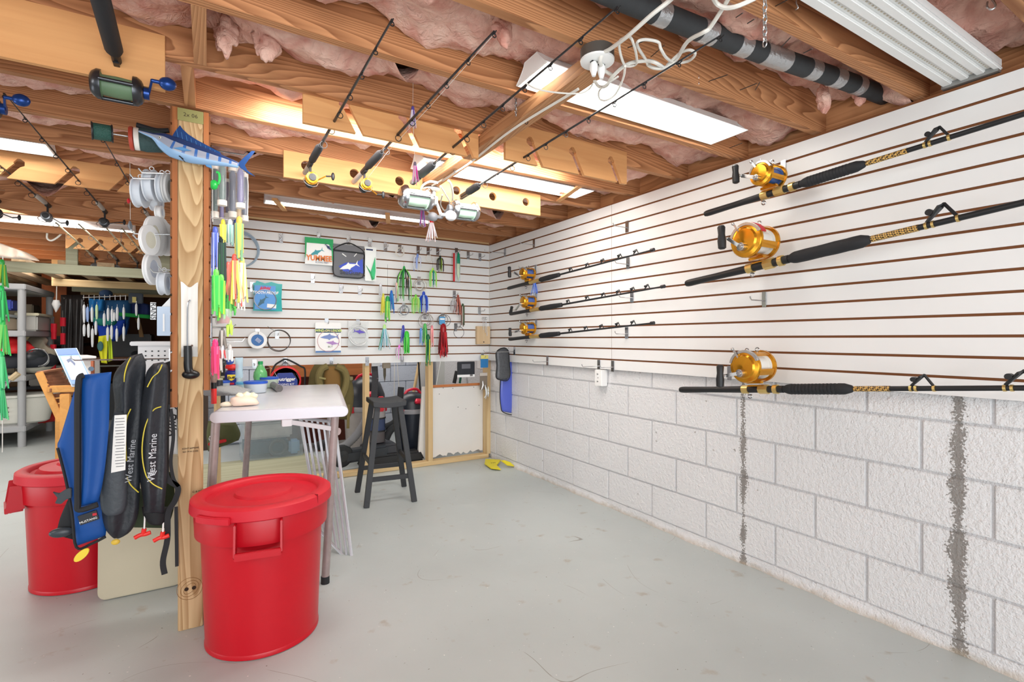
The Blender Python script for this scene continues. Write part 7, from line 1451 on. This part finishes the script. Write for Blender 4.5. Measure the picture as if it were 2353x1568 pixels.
# storage racks of weathered lumber hung under the joists, planks across them
def beam(label, x0, x1, yc, hpx, Y, mt=GREY, name='storage_beam', drop=None):
    a = P(x0, yc, Y=Y); b_ = P(x1, yc+ (x1-x0)*.0, Y=Y); h = hpx*Y/1162/(.858-.5135*((x0+x1)/2-1176)/1162); T = thing(name, label, 'beam', ((a.x+b_.x)/2, Y, a.z))
    m = MB(); m.box(((a.x+b_.x)/2, Y, a.z), (b_.x-a.x, .04, h)); m.build('beam', mt, T, world=True, bevel=.004)
    for d in (drop or ()):
        q = P(d, yc, Y=Y); m = MB(); m.box((q.x, Y+.04, (q.z-h/2+2.14)/2), (.09, .038, 2.14-q.z+h/2)); m.build('hanger', mt, T, world=True, bevel=.003)
    return T
beam('weathered grey beam of the overhead lumber rack, nearest one', 8, 390, 612, 22, 6.4, drop=(163, 378)); beam('paler beam of the overhead lumber rack, second one', 122, 395, 649, 16, 8.0, drop=(128, 350), mt=PALEX); beam('farthest beam of the overhead lumber rack over the clothes', 165, 395, 664, 12, 9.0); beam('fourth beam low in the far overhead rack', 185, 395, 673, 9, 9.6, mt=PALEX)
for i, (x, z, w_, th, y0, y1) in enumerate(((-3.1, 1.93, .14, .04, 5.9, 8.6), (-2.9, 1.97, .14, .04, 6.3, 8.9), (-2.65, 1.93, .14, .04, 6.4, 9.2), (-2.35, 1.955, .19, .075, 6.1, 9.3), (-2.1, 1.93, .14, .04, 6.9, 9.4), (-1.85, 1.93, .14, .04, 6.5, 9.2), (-1.55, 1.93, .1, .04, 6.5, 9.5), (-1.2, 1.93, .14, .04, 6.5, 9.5), (-.9, 1.93, .14, .04, 6.5, 9.5))):
    m = MB(); m.box((x, (y0+y1)/2, z), (w_, y1-y0, th)); tag(m.build('stored_plank', GREYY, None, bevel=.003), '%s board lying across the overhead lumber rack, counting from the left' % ('first', 'second', 'third', 'thick fourth', 'fifth', 'sixth', 'narrow seventh', 'eighth', 'ninth')[i], 'board', 'boards on the overhead lumber rack')
T = thing('rolled_sheet', 'pale rolled plastic sheeting stored above the lumber rack at the left edge', 'sheeting', P(20, 575, Y=6.2)); garment(T, 'sheeting', [(-30, 548), (-30, 570), (-30, 590)], [(60, 580), (75, 588), (90, 600)], mat((214, 196, 180), .5), .12, Y=6.0, fold=.05, ff=4)
# hanging clothes and tackle cards
T = thing('grid_rail', 'thin steel rail with prongs carrying the hanging clothes and lures', 'rail', P(240, 680, Y=7.8)); m = MB(); m.tube([P(190, 684, Y=7.8), P(290, 680, Y=7.8)], .006, 6); m.build('rail', CHROME, T, world=True)
for x in range(192, 292, 12): m = MB(); m.tube([P(x, 678, Y=7.8), P(x, 690, Y=7.8)], .004, 5); m.build('prong', CHROME, T, world=True)
def cloth(label, Lp, Rp, col, Y, name='shirt', cat='clothing', fold=.03): T = thing(name, label, cat, P(Lp[0][0], Lp[0][1], Y=Y)); garment(T, 'cloth', Lp, Rp, mat(col, .8), .06, Y=Y, fold=fold, ff=4); return T
cloth('bright blue shirt hanging at the left of the clothes rail', [(203, 686), (203, 700), (204, 716)], [(240, 688), (240, 702), (240, 716)], (30, 120, 190), 8.2); cloth('dark teal shirt hanging in the middle of the clothes rail', [(222, 690), (212, 720), (214, 748)], [(300, 690), (300, 720), (292, 745)], (40, 92, 140), 8.3)
cloth('green and blue garment hem under the teal shirt', [(213, 730), (214, 740), (228, 749)], [(268, 735), (268, 742), (262, 748)], (30, 130, 120), 8.1, fold=.01); cloth('royal blue trousers hanging below the shirts', [(222, 745), (225, 765), (228, 782)], [(288, 735), (284, 760), (262, 785)], (24, 70, 190), 8.25); cloth('navy jacket with green hem at the right of the clothes', [(296, 690), (300, 705), (300, 722)], [(344, 700), (348, 716), (350, 734)], (26, 44, 96), 8.3)
cloth('bright green hem strip under the navy jacket', [(272, 718), (272, 722), (274, 727)], [(344, 724), (346, 728), (344, 733)], (20, 140, 60), 8.2, fold=.0); cloth('blue sleeve hanging at the right of the clothes', [(274, 735), (276, 755), (282, 772)], [(296, 725), (296, 745), (290, 770)], (40, 90, 170), 8.35)
YS = (236, 236, 50); T = thing('neon_shorts', 'bright yellow shorts hanging below the blue clothes', 'clothing', P(240, 770, Y=7.9)); garment(T, 'left_leg', [(226, 773), (225, 800), (232, 834)], [(247, 770), (247, 800), (246, 836)], mat(YS, .7), .05, Y=7.9, fold=.015); garment(T, 'right_leg', [(245, 770), (247, 800), (248, 832)], [(255, 770), (258, 800), (260, 828)], mat((206, 230, 60), .7), .05, Y=7.93, fold=.015)
m = MB(); m.sph(P(230, 796, Y=7.84), (.03, .01, .06)); m.build('side_patch', mat((60, 110, 110), .6), T, smooth=True, world=True)
T = thing('blue_cap', 'dark blue cap on top of the clothes rail', 'cap', P(243, 672, Y=8.0)); m = MB(); m.sph(P(243, 676, Y=8.0), (.07, .06, .055)); m.build('crown', mat((26, 52, 84), .8), T, smooth=True, world=True)
T = thing('grey_pouch', 'dark grey pouch with a yellow label above the navy jacket', 'pouch', P(312, 686, Y=7.9)); m = MB(); m.box(P(312, 686, Y=7.9), (.15, .05, .13)); m.build('pouch', mat((64, 72, 82), .7), T, world=True, bevel=.01); m = MB(); m.box(P(308, 689, Y=7.86), (.04, .01, .07)); m.build('label', mat((206, 190, 110), .5), T, world=True)
WT = mat((226, 230, 234), .25); r_ = random.Random(11)
PL = ('blue-white bag', 'white tube lure', 'glossy tackle strip')
for i, (x, y0, y1) in enumerate(((193, 700, 742), (201, 705, 740), (193, 745, 773), (203, 744, 776), (212, 755, 798), (220, 738, 770), (211, 706, 740), (222, 700, 734), (239, 720, 750), (248, 708, 738), (257, 710, 740), (262, 718, 738), (269, 706, 738), (284, 706, 734), (256, 748, 780), (247, 752, 784), (268, 755, 785), (284, 750, 784), (313, 698, 726), (318, 730, 758))):
    T = thing('lure_tube', 'white lure tube before the far clothes, %s' % ('at the far left end', 'second in the upper row', 'lowest row far left', 'lowest row second', 'longest one low left', 'low one under the teal hem', 'upper row third', 'upper row with a lime tint', 'in the middle of the teal shirt', 'upper middle', 'middle pair left', 'middle pair right', 'right of the middle pair', 'upper row right end', 'over the yellow shorts', 'left of the yellow shorts top', 'low right of the shorts', 'lowest right one', 'beside the grey pouch', 'curved one at right')[i], 'lure tube', P(x, y0, Y=7.75), group='white lure tubes in front of the far clothes')
    m = MB(); m.tube([P(x, y0-6, Y=7.75), P(x, y0, Y=7.75)], .003, 5); m.build('hanger', CHROME, T, world=True)
    m = MB(); m.lathe([(.006, 0), (.013, -.02), (.015, -.06), (.013, -(P(x, y0, Y=7.75).z-P(x, y1, Y=7.75).z)*.8), (.008, -(P(x, y0, Y=7.75).z-P(x, y1, Y=7.75).z))], P(x, y0, Y=7.75), n=10); m.build('tube', mat((150, 176, 226), .3) if i in (1,) else mat((200, 230, 180), .3) if i == 7 else WT, T, smooth=True, world=True)
T = thing('leather_cords', 'tan cords hanging under the navy jacket', 'cord', P(315, 735, Y=8.6))
for i in range(3): m = MB(); m.tube(spline([P(312+2*i, 732, Y=8.6), P(318+2*i, 748, Y=8.6), P(322+3*i, 775, Y=8.6)], 5), .012, 6); m.build('strand', mat((130, 100, 66), .8), T, smooth=True, world=True)
# shelf of dark gear beyond the clothes
T = thing('gear_bench', 'dark bench of gear beyond the clothes with a grey front rail', 'bench', P(260, 840, Y=9.2)); bx(T, 'top', P(205, 826, Y=9.2), P(330, 820, Y=9.2)+Vector((0, .4, 0)), mat((120, 84, 60), .8)); bx(T, 'front_rail', P(205, 844, Y=9.15), P(330, 838, Y=9.15)+Vector((0, .04, 0)), mat((130, 130, 124), .6))
for x in (212, 268, 325): bx(T, 'leg', P(x, 845, Y=9.2), (P(x, 845, Y=9.2).x+.09, 9.28, 0), mat((112, 104, 90), .8))
# slatted wooden chair with the framed picture and the white cabinet
OKW = wood('oak_slat', (150, 98, 66), (112, 70, 46), 'X', 6, contrast=.4); OKF = wood('oak_frame', (232, 172, 96), (200, 138, 70), 'Y', 6, contrast=.3)
T = thing('slatted_crate', 'slatted wooden feeder-like stand with an orange frame, holding the picture', 'wooden stand', P(150, 1000, Y=5.0)); Ys = 5.0
def PS(x, y, d=0): return P(x, y, Y=Ys+d)
for i in range(6):
    y = 856+i*7.5; sh = i*4.2; a = PS(94+sh, y+4, .02-.01*i); b_ = PS(140+i*4.6, y-3, .25); m = MB(); m.bar(a, b_, .012, .028); m.build('slat', OKW, T, world=True, bevel=.002)
for i in range(6):
    y = 910+i*12; a = PS(122+i*5.5, y, .0); b_ = PS(176, y-6, .3); m = MB(); m.bar(a, b_, .012, .03); m.build('slat', OKW, T, world=True, bevel=.002)
m = MB(); m.bar(PS(89, 856), PS(140, 968), .022, .045); m.build('side_rail', OKF, T, world=True, bevel=.003)
m = MB(); m.bar(PS(88, 857), PS(142, 848, .2), .035, .016); m.build('top_rail', OKW, T, world=True, bevel=.003)
m = MB(); m.bar(PS(108, 895), PS(180, 893), .05, .05); m.build('front_rail', OKF, T, world=True, bevel=.006)
for x in (150, 139): 
    q = PS(x, 905, 0 if x == 150 else .35); m = MB(); m.bar(q, Vector((q.x, q.y, 0)), .06, .05, up=(0, 1, 0)); m.build('leg', OKF, T, world=True, bevel=.004)
T = thing('framed_print', 'blue and white picture on a board tilted on the wooden stand', 'picture', P(165, 890, Y=4.9)); o = P(124, 802, Y=5.15); u = P(176, 800, Y=5.15)-o; v = P(164, 889, Y=4.97)-o
def PP(a, b_, d=0): return o+u*a+v*b_+u.cross(v).normalized()*-d
def ppoly(name, pts, mt, d, th=.002):
    m = MB(); n = len(pts); N = u.cross(v).normalized(); A = [PP(*p)-N*-d for p in pts]; Bq = [q+N*th for q in A]
    m.add(A+Bq, [tuple(range(n)), tuple(range(2*n-1, n-1, -1))]+[(i, n+i, n+(i+1) % n, (i+1) % n) for i in range(n)]); return m.build(name, mt, T, world=True)
sgn = -1 if (u.cross(v)).dot(Vector((0, -1, 0))) > 0 else 1
ppoly('board', [(0, 0), (1, 0), (1, 1), (0, 1)], mat((206, 216, 228), .4), 0, .012)
N_ = u.cross(v).normalized(); fs_ = 1 if N_.dot(Vector((0, -1, 0))) > 0 else -1
def pq(name, pts, col, lift): 
    m = MB(); n = len(pts); A = [o+u*a+v*b_+N_*fs_*lift for a, b_ in pts]; Bq = [q+N_*fs_*.0012 for q in A]
    m.add(A+Bq, [tuple(range(n)), tuple(range(2*n-1, n-1, -1))]+[(i, n+i, n+(i+1) % n, (i+1) % n) for i in range(n)]); m.build(name, mat(col, .35), T, world=True)
pq('blue_ground', [(.04, .03), (.97, .03), (.97, .96), (.04, .96)], (110, 146, 206), .014); pq('blue_heading', [(.05, .04), (.96, .04), (.96, .2), (.05, .2)], (74, 108, 176), .016); pq('pale_picture', [(.12, .24), (.92, .24), (.92, .86), (.12, .86)], (186, 200, 222), .016)
pq('figure_shape', [(.25, .42), (.38, .32), (.5, .36), (.52, .6), (.42, .84), (.28, .7)], (226, 214, 216), .018); pq('figure_shape', [(.55, .36), (.7, .34), (.82, .5), (.74, .72), (.6, .6)], (226, 226, 234), .018); pq('dark_shape', [(.3, .34), (.5, .3), (.62, .44), (.56, .5), (.44, .38), (.32, .42)], (70, 84, 118), .02)
T = thing('white_cabinet', 'white-topped cabinet corner behind the tilted picture', 'cabinet', P(205, 880, Y=5.6)); m = MB(); q = [P(150, 805, Y=6.0), P(182, 806, Y=6.0), P(221, 824, Y=5.6), P(175, 828, Y=5.5)]; z_ = q[2].z; slab('top', [Vector((p.x, p.y, z_)) for p in (P(180, 825, Y=5.5), P(221, 825, Y=5.6), P(200, 815, Y=6.1), P(165, 815, Y=6.1))], PRW, .02, T)
bx(T, 'door', P(180, 830, Y=5.62), P(214, 870, Y=5.62)+Vector((0, .3, -.1)), PRW, .004); bx(T, 'side_post', P(208, 830, Y=5.58), (P(214, 830, Y=5.58).x, 5.64, 0), mat((176, 100, 70), .7)); m = MB(); m.cyl(P(209, 848, Y=5.6), P(209, 848, Y=5.55), .02, n=14); m.build('dial', mat((90, 110, 130), .4), T, smooth=True, world=True)
# green and yellow skirts at the very left edge
for i, (x, y0, y1, cols) in enumerate(((4, 604, 655, [(40, 150, 60), (120, 220, 60), (150, 170, 40)]), (3, 664, 735, [(30, 190, 90), (60, 210, 110), (40, 150, 80)]), (6, 742, 812, [(60, 200, 90), (190, 200, 90), (120, 210, 100)]), (1, 815, 890, [(70, 210, 130), (110, 226, 150)]), (1, 892, 960, [(60, 190, 120), (110, 220, 140)]))):
    L2('green squid skirt at the left edge of the photo, %s from the top' % NUMW[i].replace('leftmost', 'first'), x, y0, y1, cols, n=12, wid=.004, hr=.008, spread=.25, Y=2.6, group='green skirts at the left edge')
tag(MB().tube([P(6, 590, Y=2.6), P(5, 1040, Y=2.6)], .0016, 5).build('hanging_line', WIRE, None), 'clear line carrying the green skirts at the left edge', 'fishing line')
# floor stain-coloured mat under the shelf, dark box pile
crate('dark storage trunk on the floor behind the grey shelves', (-1.6, 9.3, 0), (-.9, 9.8, .5), (40, 42, 46), (30, 32, 36)); crate('black equipment case beyond the hanging clothes', (-1.35, 9.3, .86), (-.75, 9.9, 1.25), (26, 28, 34)); crate('black bag stack at the far wall right of the clothes', (-.95, 8.9, 0), (-.3, 9.5, 1.0), (30, 32, 36), rough=.8)
